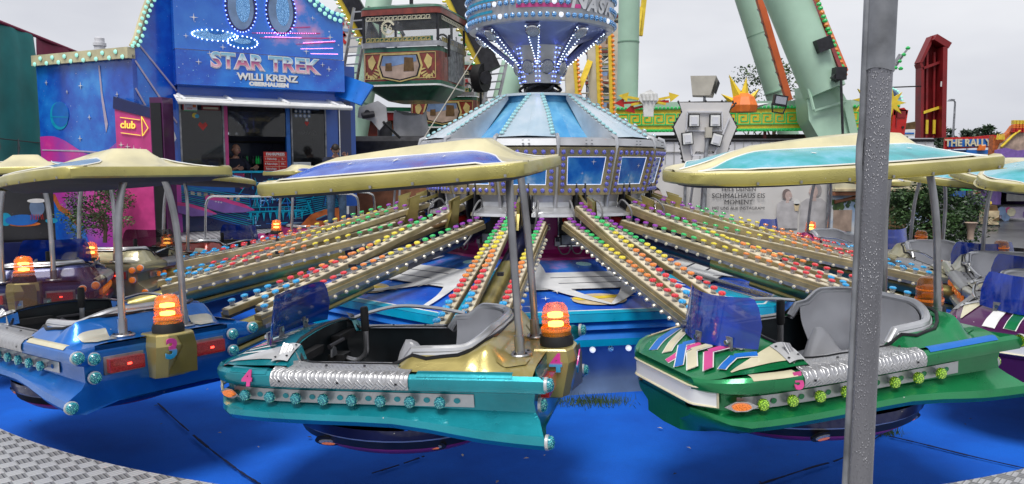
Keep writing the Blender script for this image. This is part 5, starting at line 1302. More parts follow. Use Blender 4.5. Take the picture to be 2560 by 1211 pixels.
m.bar(at(2035, 277, 21.7), at(2118, 252, 21.7), .05, .06, 'mint'); m.bar(at(2020, 215, 21.8), at(2035, 275, 21.6), .06, .05, 'mint'); m.bar(at(2088, 205, 21.8), at(2112, 252, 21.7), .06, .05, 'mint')
m.bar(at(2150, 405, 21.5), at(2118, 252, 21.7), .08, .2, 'mint'); fb(m, 'leg', sm=30)
def ladder(p0, p1, wp, d0, d1, n):
    m = MB(); a0, a1 = at(p0[0], p0[1], d0), at(p1[0], p1[1], d1); b0, b1 = at(p0[0]+wp, p0[1]-3, d0), at(p1[0]+wp, p1[1]-3, d1)
    m.bar(a0, a1, .05, .07, 'steel'); m.bar(b0, b1, .05, .07, 'steel')
    for i in range(n): t_ = (i+.5)/n; m.bar(a0.lerp(a1, t_), b0.lerp(b1, t_), .035, .035, 'steel')
    fb(m, 'ladder', sm=0)
ladder((885, 20), (848, 240), 38, 20.5, 20.2, 10); ladder((1240, 118), (1205, 275), 36, 20.6, 20.4, 8)
# dark beams with yellow lamp rims
def rimbeam(a, b, wd, k=14, side=1):
    m = MB(); w_ = bp_(m, a, b, wd, 'dark_metal'); A, B = at(*a), at(*b); d = (B-A).normalized(); x = d.cross(Vector((0, 1, 0))).normalized()*side
    m.bar(A+x*w_*.62+Vector((0, .02, 0)), B+x*w_*.62+Vector((0, .02, 0)), w_*.4, w_*.9, 'yellow', (0, 1, 0)); o = fb(m, 'rim_beam', sm=0)
    m = MB()
    for i in range(k): p = A.lerp(B, (i+.5)/k)+x*w_*.88+Vector((0, -w_*.3, 0)); m.lathe([(.05, -.03), (.06, 0), (.03, .05)], 'cap_green' if i % 2 else 'cap_yellow', 6, c=p)
    q = fb(m, 'lamp_row', o); q['kind'] = 'stuff'
    q.location = (0, 0, 0)
rimbeam((862, -30, 20.8), (950, 130, 21), 36, 16, -1); rimbeam((1130, -40, 20), (1232, 175, 20), 40, 18, -1)
rimbeam((862+80, -30, 26), (1010, 90, 26), 8, 6, -1)
# cream spokes and yellow lamp strips seen edge on
for x0, y0, x1, y1, w_, mt in ((1420, 140, 1433, 342, 22, 'wheel_cream'), (1477, 100, 1486, 342, 18, 'wheel_cream'), (1540, 60, 1547, 342, 16, 'wheel_cream'), (1395, 190, 1402, 342, 8, 'wheel_cream'), (1192, 95, 1196, 235, 18, 'wheel_cream'), (1165, 110, 1168, 235, 5, 'wheel_cream'),
                             (1500, 96, 1506, 342, 5, 'wheel_cream')):
    m = MB(); bp_(m, (x0, y0, 30), (x1, y1, 30), w_, mt); fb(m, 'spoke', sm=0)
for x0, y0, x1, y1, w_, n in ((1436, 130, 1451, 342, 11, 20), (1492, 60, 1502, 342, 11, 24), (1524, 30, 1531, 342, 11, 26)):
    m = MB(); bp_(m, (x0, y0, 29), (x1, y1, 29), w_, 'yellow'); o = fb(m, 'lamp_strip', sm=0); m = MB()
    for i in range(n): p = at(x0+(x1-x0)*i/n+w_*.6, y0+(y1-y0)*i/n, 28.9); m.lathe([(.05, -.05), (.07, 0), (.03, .06)], 'cap_orange', 6, c=p)
    fb(m, 'lamp_row', o)['kind'] = 'stuff'
for pts, w_ in (([(1476, 150, 30), (1402, 342, 28.5)], 14), ([(1600, 20, 28), (1562, 330, 27)], 12), ([(1612, -20, 28), (1600, 90, 28)], 12), ([(1640, 262, 24), (1570, 330, 23)], 0)):
    if not w_: continue
    m = MB(); bp_(m, pts[0], pts[1], w_, 'yellow'); fb(m, 'strut', sm=0)
m = MB()
for a, b in (((1395, 150), (1560, 240)), ((1396, 245), (1540, 130)), ((1395, 200), (1550, 204)), ((1395, 178), (1550, 176)), ((1395, 232), (1550, 236)), ((1200, 110), (1160, 250)), ((1160, 120), (1205, 122))):
    m.tube([at(*a, 30.5), at(*b, 30.5)], .035, 'wheel_cream', 6)
fb(m, 'brace')
m = MB(); m.tube([at(1212, 195, 19.8), at(1192, 197, 19.9)], .36, 'rubber', 22); m.tube([at(1215, 195, 19.6), at(1209, 195, 19.8)], .16, 'dark_metal', 12); fb(m, 'drive_tyre')
# orange boom ladders
m = MB(); bp_(m, (1890, -30, 25), (1972, 252, 25), 15, 'wheel_orange'); 
for i in range(9): a = at(1890+82*i/9-8, -30+282*i/9, 25); m.bar(a, a+Vector((-.10, 0, .12)), .03, .03, 'steel')
fb(m, 'orange_beam', sm=0)
m = MB(); bp_(m, (2008, -30, 23), (2098, 188, 22), 34, 'wheel_orange'); m.bar(at(2020, -30, 22.5), at(2104, 180, 21.5), .10, .10, 'dark_red', (0, 1, 0)); ob = fb(m, 'orange_beam', sm=0)
m = MB(); bp_(m, (1998, -5, 22.3), (2022, 8, 22.3), 22, 'dark_metal'); fb(m, 'bracket', ob, 0)
m = MB(); m.box(at(2058, 112, 21.5), (.42, .3, .36), 'dark_metal', Matrix.Rotation(R(-20), 3, 'Y')); fb(m, 'bracket', ob, 0)
m = MB(); m.box(at(2098, 185, 21.3), (.30, .3, .34), 'dark_metal'); m.bar(at(2085, 200, 21.3), at(2100, 180, 21.3), .2, .2, 'dark_metal'); fb(m, 'bracket', ob, 0)
for i in range(22):
    p = at(2032+84*i/22, -30+228*i/22, 21.9); b = MB(); b.lathe([(.05, -.04), (.08, 0), (.06, .05), (.02, .07)], 'cap_green' if i % 3 else 'cap_orange', 8, c=p); fb(b, 'lamp', ob)
m = MB(); m.tube([at(2102, 185, 21.2), at(2109, 400, 21.0)], .035, 'dark_metal', 8); fb(m, 'rod')
# base beam with meander pattern
A, B = at(1540, 330, 23.5), at(2245, 320, 23.0)
bb = Vector(A); U = (B-A).normalized(); F = frame(A, U, (0, 0, 1)); LBm = (B-A).length
m = MB(); m.box((LBm/2, .38, -.06), (LBm, .64, .1), 'yellow'); m.box((LBm/2, .36, -.0), (LBm, .36, .02), 'yellow'); m.box((LBm/2, .78, -.2), (LBm, .20, .5), 'mint'); m.M = Matrix.Identity(4); me = m.mesh('base_beam', 0)
o = put('base_beam', me, fw); F2 = F.copy(); F2.translation = A-IM; o.matrix_local = F2
m = MB(); 
for y in (.02, .70): m.box((LBm/2, y, .02), (LBm, .09, .03), 'cap_green')
q = m.build('lamp_row', o, 0)
m = MB()
for y in (.02, .70):
    for i in range(int(LBm/.115)): m.lathe([(.035, 0), (.045, .02), (.02, .05)], 'cap_green', 6, c=(.06+i*.115, 0, 0)); m.v[-18:] = [(x, y+y_*1-0, .03+z) for x, y_, z in m.v[-18:]]
m.build('lamp_bulbs', o)['kind'] = 'stuff'
m = MB(); n_ = int(LBm/.36)
for i in range(n_):
    x = .05+i*.36; z = .012; T = .035
    for a, b in (((0, .2), (0, .52)), ((0, .52), (.30, .52)), ((.30, .52), (.30, .28)), ((.30, .28), (.10, .28)), ((.10, .28), (.10, .42)), ((.10, .42), (.2, .42)), ((0, .2), (.36, .2))):
        m.bar((x+a[0], a[1], z), (x+b[0], b[1], z), T, .02, 'cap_green', (0, 0, 1))
m.build('meander', o, 0)
m = MB(); m.box((LBm/2, -.20, -.9), (LBm, .22, .3), 'dark_metal'); m.box((LBm/2, -.45, -1.6), (LBm, .5, .3), 'rubber')
for i in range(7): m.box((.8+i*1.25, -.2, -.3), (.08, .5, .08), 'dark_red')
m.box((LBm*.62, -.38, -.5), (1.0, .18, .3), 'brick_orange'); m.build('under_frame', o, 0)

# --- the passenger cabins
def cabin(name, label, P, yaw, num, group=True, detail=True):
    t_ = thing(name, label, 'cabin', P, (0, 0, yaw), 'cabins of the big wheel')
    W_, D_ = 1.95, 1.95
    def shell(z0, z1, g0, g1, mt, m): # rounded box ring
        def ringp(g, z):
            r = .16; P_ = []
            for (sx, sy, a0) in ((1, 1, 0), (-1, 1, 90), (-1, -1, 180), (1, -1, 270)):
                for k in range(4): a = R(a0+k*30); P_.append((sx*(W_/2-r)+r*cos(a)+sx*g, sy*(D_/2-r)+r*sin(a)+sy*g, z))
            return P_
        a, b = ringp(g0, z0), ringp(g1, z1); n = len(a)
        m.add(a+b, [(i, (i+1) % n, n+(i+1) % n, n+i) for i in range(n)], mt); return a, b
    m = MB(); a, b = shell(0, .30, -.42, 0, 'cabin_green', m); m.add(a, [tuple(range(len(a)))[::-1]], 'cabin_green'); shell(.30, .34, .0, .0, 'white', m); shell(.34, .42, 0, 0, 'cabin_green', m); shell(.42, 1.08, 0, 0, 'cabin_red', m); shell(1.08, 1.18, 0, 0, 'cabin_green', m); a, b = shell(1.18, 1.19, 0, -.1, 'dark_metal', m); m.build('lower_body', t_, 30)
    m = MB(); shell(1.19, 1.30, .03, .03, 'steel', m); m.build('bumper_rail', t_, 30)
    m = MB(); shell(1.30, 1.92, -.01, -.01, 'glass_clear', m); m.build('window', t_, 30)
    m = MB(); shell(1.92, 2.06, .03, .03, 'cabin_red', m); shell(2.06, 2.12, .04, .0, 'cabin_green', m); a, b = shell(2.12, 2.22, 0, -.35, 'cabin_green', m); m.add(b, [tuple(range(len(b)))], 'cabin_green'); a, b = shell(1.93, 1.94, 0, .0, 'dark_metal', m); m.add(a, [tuple(range(len(a)))], 'lining'); m.build('roof', t_, 30)
    m = MB()
    for x in (-W_/2+.05, W_/2-.05):
        for y in (-D_/2+.05, D_/2-.05, 0): m.box((x, y, 1.6), (.05, .05, .7), 'dark_metal')
    m.box((W_/2+.0, .15, .95), (.03, 1.1, 1.0), 'galv'); m.box((W_/2+.02, .15, 1.1), (.03, .03, .9), 'chrome'); m.tube([(W_/2+.05, -.45, 1.0), (W_/2+.05, -.45, 1.5)], .03, 'dark_metal', 8); m.build('door', t_, 0)
    if detail:
        F_ = frame((0, -D_/2-.004, .75), (1, 0, 0), (0, 0, 1))
        m = MB(); m.M = F_
        X = [(-.52, 0), (-.44, .26), (.44, .26), (.52, 0), (.44, -.24), (0, -.33), (-.44, -.24)]
        m.prism([(a*1.1, b*1.1) for a, b in X], .012, 'cabin_gold', (0, 0, 0), **BV); m.prism([(a*1.0, b*1.0) for a, b in X], .016, 'black', (0, 0, 0), **BV)
        m.prism([(a*.93, b*.92) for a, b in X], .019, 'stage', (0, 0, 0), **BV)
        m.prism([(-.46, .02), (-.41, .235), (.41, .235), (.42, .1), (.1, .05), (-.2, .0)], .022, 'skirt_blue', (0, 0, 0), **BV)
        m.prism([(.10, -.12), (.12, .2), (.34, .18), (.36, -.12)], .025, 'brown', (0, 0, 0), **BV); m.prism([(-.36, -.1), (-.35, .07), (-.2, .08), (-.19, -.1)], .025, 'brown', (0, 0, 0), **BV)
        for sg in (-1, 1):
            for i in range(7):
                a = R(200+i*20); m.prism([(sg*(.72+.12*cos(a)), .0+.22*sin(a)+.02), (sg*(.66+.20*cos(a)), .26*sin(a)), (sg*(.70+.22*cos(a)), .28*sin(a)-.03), (sg*(.76+.12*cos(a)), .2*sin(a))], .010, 'cabin_gold', (0, 0, 0), **BV)
            m.prism([(sg*.60, .10), (sg*.68, .27), (sg*.80, .16), (sg*.78, .0), (sg*.70, -.08)], .012, 'cabin_gold', (0, 0, 0), **BV)
        for a, b in (((-.88, -.28), (.88, -.28)), ((-.88, .30), (.88, .30)), ((-.88, -.28), (-.88, .30)), ((.88, -.28), (.88, .30))): m.bar((*a, .004), (*b, .004), .015, .01, 'cabin_gold', (0, 0, 1))
        m.build('painted_crest', t_, 0)
        for z, mt in ((1.36, 'cabin_gold'), (1.84, 'cream')):
            m = MB()
            for f_, wd in ((frame((0, -D_/2-.008, z), (1, 0, 0), (0, 0, 1)), W_-.3), (frame((W_/2+.008, 0, z), (0, 1, 0), (0, 0, 1)), D_-.3)):
                m.M = f_; n2 = int(wd/.115); m.box((0, -.0, -.004), (wd, .11, .004), 'cabin_green' if z < 1.5 else 'glass_dark') if z < 1.5 else None
                for i in range(n2):
                    x = -wd/2+i*.115
                    for a, b in (((0, -.04), (0, .04)), ((0, .04), (.085, .04)), ((.085, .04), (.085, -.015)), ((.085, -.015), (.04, -.015)), ((0, -.04), (.115, -.04))): m.bar((x+a[0], a[1], .004), (x+b[0], b[1], .004), .014, .006, mt, (0, 0, 1))
            m.M = Matrix.Identity(4); m.build('meander_band', t_, 0)
        for fr, xx, mt in ((frame((-.28, -D_/2-.01, 1.63), (1, 0, 0), (0, 0, 1)), 0, 'cream'), (frame((.35, D_/2-.08, 1.60), (-1, 0, 0), (0, 0, 1)), 0, 'ink')):
            m = MB(); m.M = fr
            for i in range(22):
                a = R(-65+i*(310/22)+5-90+65+25); c_ = (.155*cos(a+pi/2+.0), .155*sin(a+pi/2)); m.prism([(c_[0]+.035*cos(a+k), c_[1]+.035*sin(a+k)) for k in (0, 2.0, 3.4, 4.6)], .004, mt, (0, 0, 0), **BV)
            m.M = Matrix.Identity(4); w_ = m.build('wreath', t_, 0); txt('number', num, .20, mt, t_, fr, .003, .002)
    m = MB()
    for x in (-.75, .75): m.box((x, 0, .85), (.35, 1.5, .06), 'dark_metal')
    m.tube([(-.2, 0, .5), (-.2, 0, 1.15)], .05, 'dark_metal', 8); m.tube([(-.2, 0, 1.15), (-.2, 0, 1.18)], .3, 'dark_metal', 16); m.build('seat', t_, 0)
    m = MB(); m.tube([(-.1, 0, 2.2), (-.1, 0, 2.5)], .05, 'dark_metal', 8); m.box((.45, 0, 2.26), (.7, .12, .08), 'wheel_cream'); m.build('hanger', t_, 0)
    return t_
A = at(905, 150, 18.2); B_ = at(1097, 150, 17.7); d = Vector((B_.x-A.x, B_.y-A.y, 0)).normalized(); yaw = math.atan2(d.y, d.x)
mid = (A+B_)/2; back = Vector((-d.y, d.x, 0)); P = mid+back*.975
cabin('wheel_cabin', 'green and red wheel cabin with golden crest, number 36 on its window', (P.x, P.y, 3.52), yaw, '36')
P = at(1125, 300, 23); cabin('wheel_cabin', 'maroon wheel cabin standing lowest, half hidden behind the silver cone roof', (P.x, P.y, 2.75), R(-8), '1')
for i, (px, py, d_) in enumerate(((1512, 100, 40), (1516, 185, 40), (1514, 260, 40))):
    P = at(px, py, d_); cabin('wheel_cabin', ('distant wheel cabin, uppermost behind the cream spokes', 'distant wheel cabin, middle one behind the cream spokes', 'distant wheel cabin, lowest one behind the cream spokes')[i], (P.x, P.y, P.z-1.0), R(-10), '9', detail=True)
# wire in front of the wheel
m = MB(); m.tube([at(1208, 110, 17), at(1060, 345, 17)], .012, 'wheel_cream', 5); o = m.build('guy_wire'); tag(o, 'thin pale guy wire slanting behind the drum down to the cone roof', 'wire')

# --- wheel entrance boards with columns and statue
A, B_ = at(880, 330, 24), at(1200, 330, 25)
sb, Ls = wall((A.x, A.y), (B_.x, B_.y), 'entrance_front', 'wheel entrance front with statues, coloured columns and a dark red cornice', 'facade')
m = MB(); m.box((Ls/2, 2.2, 0), (Ls, 2.4, .1), 'cabin_red'); m.box((Ls/2, 3.5, .1), (Ls, .25, .4), 'dark_red'); m.box((Ls/2, 3.72, .1), (Ls, .12, .5), 'cabin_green'); m.build('front_board', sb, 0)
m = MB(); rn = random.Random(9)
for i in range(12): m.box((.9+i*.13, 2.5, .08), (.10, 1.8, .06), ('sand', 'mint', 'cream', 'brick_orange', 'yellow')[i % 5])
for i in range(5): m.box((2.6+i*.3, 2.8, .08), (.22, .5, .04), ('brick_orange', 'sand', 'brown', 'cream', 'dark_red')[i])
m.build('painted_column', sb, 0)
m = MB(); 
for x, s_ in ((.35, 1), (1.3, .8)):
    m.prism([(x-.25*s_, 1.5), (x-.3*s_, 2.2), (x-.2*s_, 2.6), (x-.12*s_, 2.75), (x-.13*s_, 2.95), (x, 3.08), (x+.13*s_, 2.95), (x+.12*s_, 2.75), (x+.28*s_, 2.5), (x+.3*s_, 1.9), (x+.2*s_, 1.5)], .12, 'tarp_grey', (0, 0, .05), **BV); m.prism(circ((x, 2.88), .10*s_, 12), .14, 'skirt_blue', (0, 0, .05), **BV)
m.build('statue', sb, 0)
# rusty-red and white gable boards behind the booth
for px, py, w_, h, d_ in ((865, 75, 60, 110, 27), (1168, 190, 46, 90, 28)):
    P = at(px, py, d_); ww, hh = w_/FPX*d_, h/FPX*d_; m = MB(); m.prism([(-ww/2, -hh/2), (ww/2, -hh/2), (ww/2, hh*.5), (-ww*.1, hh*.62), (-ww/2, hh*.35)], .1, 'banner', U=(1, 0, 0), V=(0, 0, 1)); 
    rn = random.Random(px)
    for i in range(9):
        x, y = rn.uniform(-.35, .3)*ww, rn.uniform(-.4, .3)*hh; m.bar((x, -.12, y), (x+rn.uniform(-.2, .3)*ww, -.12, y+rn.uniform(-.15, .15)*hh), .10, .02, 'pure_red' if i % 3 else 'skirt_blue', (0, 1, 0))
    o = m.build('painted_board', None, 0); o.location = P; tag(o, 'painted red and white gable board left of the green cabin' if px < 1000 else 'painted red and white gable board between cabin and drum', 'board')

# --- generator / trailer and covered bundle
A = at(872, 390, 17.5); B_ = at(1056, 390, 17.2)
gn, Lg = wall((A.x, A.y), (B_.x, B_.y), 'winch_trailer', 'black steel winch housing on a trailer between booth and ride tower', 'machine')
def zz(py, d): return at(1000, py, d).z
m = MB(); z0, z1 = zz(385, 17.4), zz(340, 17.4)
sec = [(0, z0), (0, z1-.12), (-.15, z1), (-.5, z1), (-.62, z1-.12), (-.62, z0)]
vs = [(x, z, y) for x in (0, Lg) for y, z in sec]; m.add(vs, [(0, 1, 7, 6), (1, 2, 8, 7), (2, 3, 9, 8), (3, 4, 10, 9), (4, 5, 11, 10), (5, 4, 3, 2, 1, 0), (6, 7, 8, 9, 10, 11)], 'dark_metal'); m.build('housing', gn, 0)
m = MB()
for x in (.22, 1.12): m.box((x+.05, z0-.22, -.1), (.30, .36, .05), 'galv'); m.box((x-.02, z0-.12, -.06), (.04, .04, .03), 'dark_metal'); m.box((x+.12, z0-.12, -.06), (.04, .04, .03), 'dark_metal')
m.build('bracket_plate', gn, 0)
m = MB(); m.box((Lg/2, z0-.12, -.4), (Lg+.3, .25, .4), 'rubber'); m.box((Lg/2, .9, -.5), (Lg, 1.2, .3), 'terracotta'); m.tube([(Lg, z1-.25, -.3), (Lg+.2, z1-.25, -.3)], .15, 'dark_metal', 12); m.tube([(Lg+.1, z1-.2, -.3), (Lg+.45, z1+.1, -.3)], .05, 'dark_metal', 8); m.build('under_frame', gn, 0)
m = MB(); m.tube([(.75, z1-.02, -.35), (.75, z1+.28, -.35)], .17, 'dark_metal', 14); m.tube([(.75, z1+.28, -.35), (.75, z1+.33, -.35)], .13, 'rubber', 14); m.build('motor', gn)
m = MB(); m.prism([(-.32, .2), (.1, .34), (.28, .22), (.30, -.1), (.12, -.30), (-.05, -.1), (-.35, -.02)], .06, 'tarp_grey', at(935, 292, 17), (1, 0, 0), (0, 0, 1)); m.tube([at(958, 305, 16.9), at(1000, 345, 17.2)], .03, 'rubber', 8); m.tube([at(905, 290, 16.8), at(935, 285, 16.9)], .07, 'dark_metal', 8); m.tube([at(918, 282, 16.8), at(918, 282, 17.2)], .06, 'dark_metal', 12)
o = m.build('lever_arm', None, 20); tag(o, 'grey steel lever plate with rods behind the right end of the awning', 'lever')
m = MB(); P = at(1028, 325, 19)
def tb(i, j):
    a = 2*pi*i; f = 1-.12*j+.05*sin(3*a+5*j); x = math.copysign(abs(cos(a))**.35, cos(a))*.42*f; y = math.copysign(abs(sin(a))**.35, sin(a))*.35*f
    return (x+.015*sin(17*a), y, -.35+.75*j+(.06*sin(2*a+1)*j)+.02*sin(9*a))
m.grid(tb, 48, 12, 'tarp_grey'); m.add([tb(i/48, 1) for i in range(48)], [tuple(range(48))], 'tarp_grey'); o = m.build('tarp_bundle'); o.location = P; tag(o, 'bundle under a light grey tarpaulin behind the black winch housing', 'bundle')

# --- fences and banners behind the ride
def zb(py, d): return at(1280, py, d).z
D1 = 18.3
wf, Lw = wall((at(1480, 400, 19.5).x, 19.5), (at(2330, 400, 19.5).x, 19.5), 'white_wall', 'white ribbed hoarding with a dark top rail behind the banners', 'hoarding')
m = MB(); zt = zb(353, 19.5); m.box((Lw/2, zt/2, 0), (Lw, zt, .08), 'fence_white')
for i in range(int(Lw/.22)): m.box((.1+i*.22, zt-.5, .045), (.02, 1.0, .03), 'grey_shutter')
m.box((Lw/2, zt-.28, .06), (Lw, .02, .03), 'grey_shutter'); m.box((Lw/2, zt-.62, .07), (Lw, .04, .04), 'galv')
m.build('ribbed_panel', wf, 0); m = MB(); m.tube([(0, zt+.02, .05), (Lw, zt+.02, .05)], .04, 'dark_metal', 8); m.build('top_rail', wf)
def banner(px0, px1, d0, d1, top, bot, label, ex=None):
    A, B = at(px0, 500, d0), at(px1, 500, d1); t_, L_ = wall((A.x, A.y), (B.x, B.y), 'banner', label, 'banner')
    m = MB(); m.grid(lambda i, j: (L_*i, bot+(top-bot)*j, .012*sin(i*31)*sin(j*5)+.02*sin(i*9)), 40, 8, 'banner'); m.build('cloth', t_); return t_, L_
tz_, bz_ = zb(412, D1), .30
b1, L1 = banner(1765, 2068, D1, D1, tz_, bz_, 'white banner reading TEILE DEINEN SCHMALHAUS EIS MOMENT with a laughing couple')
def tp_(b, s, px, py, size, d=D1, x0=1765, mat='ink', bold=.0, sx=1.05):
    p = at(px, py, d); txt('banner_text', s, size, mat, b, frame((p.x-at(x0, 500, d).x, p.z, .045), (1, 0, 0), (0, 1, 0)), bold, .002, sx)
tp_(b1, 'TEILE DEINEN', 1845, 474, .13); tp_(b1, 'SCHMALHAUS EIS', 1845, 490, .155, bold=.0); tp_(b1, 'MOMENT', 1845, 506, .155, bold=.0); tp_(b1, 'MIT UNS AUF INSTAGRAM!', 1845, 521, .10)
def person_print(m, px, py, s, faceR, skinm, hairm, shirt, d=D1, x0=1765):
    p = at(px, py, d); x, y = p.x-at(x0, 500, d).x, p.z; z = .030
    m.prism([(x-.42*s, y-1.3*s), (x-.40*s, y-.35*s), (x-.22*s, y-.22*s), (x+.22*s, y-.22*s), (x+.40*s, y-.38*s), (x+.42*s, y-1.3*s)], .004, shirt, (0, 0, z), **BV)
    m.prism(circ((x-.04*s*faceR, y+.03*s), .17*s, 20, .21*s), .003, hairm, (0, 0, z+.003), **BV); m.prism([(x-.06*s, y-.3*s), (x+.06*s, y-.3*s), (x+.06*s, y-.1*s), (x-.06*s, y-.1*s)], .003, skinm, (0, 0, z+.004), **BV)
    m.prism(circ((x+.03*s*faceR, y-.02*s), .13*s, 20, .17*s), .003, skinm, (0, 0, z+.007), **BV); m.prism([(x+.14*s*faceR, y), (x+.19*s*faceR, y-.05*s), (x+.14*s*faceR, y-.06*s)], .003, skinm, (0, 0, z+.008), **BV)
    m.prism(circ((x+.08*s*faceR, y+.02*s), .012*s, 6), .002, hairm, (0, 0, z+.011), **BV); m.prism([(x+.06*s*faceR, y-.09*s), (x+.12*s*faceR, y-.08*s), (x+.08*s*faceR, y-.115*s)], .002, 'white', (0, 0, z+.011), **BV)
plain('print_skin', (.58, .44, .40), .7); plain('print_hair', (.22, .17, .16), .7); plain('print_shirt', (.52, .50, .51), .7); plain('print_dark', (.36, .33, .33), .7)
m = MB(); person_print(m, 1968, 488, .62, 1, 'print_skin', 'print_hair', 'print_shirt'); person_print(m, 2035, 478, .80, -1, 'print_skin', 'print_dark', 'print_shirt')
p = at(1990, 515, D1); x = p.x-at(1765, 500, D1).x; m.prism([(x-.04, p.z-.12), (x+.04, p.z-.12), (x+.07, p.z+.05), (x-.07, p.z+.05)], .003, 'sand', (0, 0, .042), **BV); m.prism(circ((x, p.z+.08), .075, 14), .003, 'white', (0, 0, .042), **BV)
m.build('printed_couple', b1, 0)
b2, L2_ = banner(1470, 1762, D1, D1, tz_, bz_, 'plain white banner right of the tower showing part of a face')
m = MB(); person_print(m, 1640, 490, .9, 1, 'print_skin', 'hair', 'banner', x0=1470); m.build('printed_face', b2, 0)
b3, L3 = banner(872, 1240, D1, D1, zb(452, D1), .2, 'white banner with faded bakery lettering left of the tower')
tp_(b3, 'Waffel-B\u00e4ckerei', 962, 498, .20, x0=872, mat='grey_shutter', sx=.95); tp_(b3, 'UNSERE', 1055, 496, .19, x0=872)
m = MB(); p0 = at(880, 530, D1); m.box((.55, p0.z-.3, .03), (1.1, .5, .01), 'print_dark'); m.box((1.6, p0.z-.2, .03), (.9, .3, .01), 'grey_shutter'); 
for i in range(8): m.tube([(.1+i*.12, p0.z-.3, .05), (.1+i*.12, p0.z-.12, .05)], .02, 'print_shirt', 6)
m.build('printed_kitchen', b3, 0)
m = MB()
for px in (1763, 1712, 2070): 
    p = at(px, 500, D1-.15); m.tube([(p.x, p.y, 0), (p.x, p.y, zb(440, D1))], .035, 'galv', 8)
    o = MB(); o.tube([(0, 0, 0), (0, 0, zb(420, D1))], .035, 'galv', 8); o.box((0, 0, .02), (.25, .6, .04), 'galv'); q = o.build('fence_post'); q.location = (p.x, p.y, 0); tag(q, {1763: 'grey steel fence post at the left edge of the couple banner', 1712: 'grey steel fence post below the lamp shield', 2070: 'grey steel fence post between couple banner and landscape banner'}[px], 'post', 'fence posts')
# landscape mural with cream cornice
A, B_ = at(2078, 500, 17.6), at(2340, 500, 18.4)
lm_, Ll = wall((A.x, A.y), (B_.x, B_.y), 'landscape_board', 'painted board with vine arch, cloudy sky and stone wall under a cream cornice', 'board')
t = NT('cloud_sky'); t.setb(**{'Base Color': t.ramp(t.noise(1.6, 5), [(.35, (.20, .36, .60)), (.55, (.62, .66, .70)), (.75, (.70, .58, .42))]), 'Roughness': .6})
zt, zb2 = zb(472, 18), .3
m = MB(); m.box((Ll/2, (zt+zb2)/2, 0), (Ll, zt-zb2, .06), 'cloud_sky'); m.box((Ll/2, zt+.17, .08), (Ll+.1, .36, .2), 'cream'); m.box((Ll/2, zt-.02, .10), (Ll+.1, .05, .26), 'sand'); m.box((Ll/2, zt-.10, .08), (Ll+.1, .08, .2), 'terracotta'); m.build('board', lm_, 0)
m = MB(); rn = random.Random(8)
for i in range(120):
    u = rn.random(); y = zt-.25-.0*u-.35*abs(u-.5)**1.5*rn.random()*2; m.prism(circ((u*Ll*.98, y+rn.uniform(-.07, .07)), rn.uniform(.03, .08), 6), .004+.01*rn.random(), rn.choice(('leaf_a', 'leaf_c', 'leaf_b')), (0, 0, .03), **BV)
P_ = bez([(.05, zt-.3, .05), (Ll*.3, zt-.16, .05), (Ll*.5, zt-.14, .05), (Ll*.8, zt-.25, .05), (Ll*.98, zt-.6, .05)], 6); m.tube(P_, .04, 'terracotta', 6)
m.box((.3, .7, .04), (.5, .5, .02), 'stage'); m.box((1.85, .8, .04), (.5, 1.0, .02), 'brown'); m.prism([(1.33, .5), (1.36, .9), (1.33, 1.0), (1.36, 1.08), (1.4, 1.08), (1.41, 1.0), (1.44, .95), (1.42, .5)], .02, 'brown', (0, 0, .03), **BV)
m.build('painted_landscape', lm_, 0)
txt('lettering', 'JUPITER', .22, 'brown', lm_, frame((Ll*.42, zt+.17, .19), (1, 0, 0), (0, 1, 0)), 0, .003, 1.1)

# --- lamp shield on its stand (seen from behind)
sh = thing('lamp_shield', 'cream shield shaped light board on a stand with bulb rim and four floodlights', 'light board', at(1762, 330, 16.5))
SO = [(-.66, .62), (-.58, .42), (-.78, .10), (-.62, -.25), (-.52, -.62), (-.36, -.66), (-.22, -.42), (.22, -.42), (.36, -.66), (.52, -.62), (.62, -.25), (.78, .10), (.58, .42), (.66, .62)]
SO = [(a*.86, b*1.0) for a, b in SO]
m = MB(); m.prism(SO, .06, 'banner', (0, .03, 0), (1, 0, 0), (0, 0, 1)); m.build('board', sh, 0)
P_ = bez([(a, 0, b) for a, b in SO+[SO[0]]], 4); m = MB(); m.tube(P_[:-1], .018, 'rubber', 6, closed=True); rim_ = m.build('rim', sh)
b = MB(); b.lathe([(.018, -.02), (.024, 0), (.010, .025)], 'rubber', 8); BK = b.mesh('bulb')
for i in range(0, len(P_)-1, 1): put('bulb', BK, rim_, P_[i]*1.03)
m = MB()
for a, b_ in (((-.40, .42), (.34, .42)), ((-.42, .02), (.36, .02)), ((-.40, .42), (-.42, .02)), ((.34, .42), (.36, .02)), ((.5, .3), (.2, -.5)), ((-.34, -.1), (-.28, -.5)), ((-.28, -.5), (.2, -.5))): m.bar((a[0], -.06, a[1]), (b_[0], -.06, b_[1]), .03, .03, 'fence_white', (0, 1, 0))
m.tube([(.08, -.05, .0), (.02, -.1, -.35), (-.04, -.16, -.86)], .04, 'galv', 8); m.box((.05, -.1, -.02), (.14, .1, .22), 'beige_box'); m.tube([(.0, -.02, -.6), (.0, -.02, -2.3)], .045, 'galv', 8); m.build('frame', sh, 0)
for x, z, r in ((-.27, .23, 0), (.18, .23, 0), (-.40, -.15, -6), (.22, -.17, 14)):
    m = MB(); m.box((0, 0, 0), (.24, .05, .27), 'rubber'); m.box((0, -.03, 0), (.20, .02, .23), 'white'); m.box((0, -.045, 0), (.13, .02, .16), 'fence_white'); o = m.build('floodlight', sh, 0); o.location = (x, -.12, z); o.rotation_euler = (0, R(r), 0)
m = MB(); P0 = at(1765, 216, 16.6)
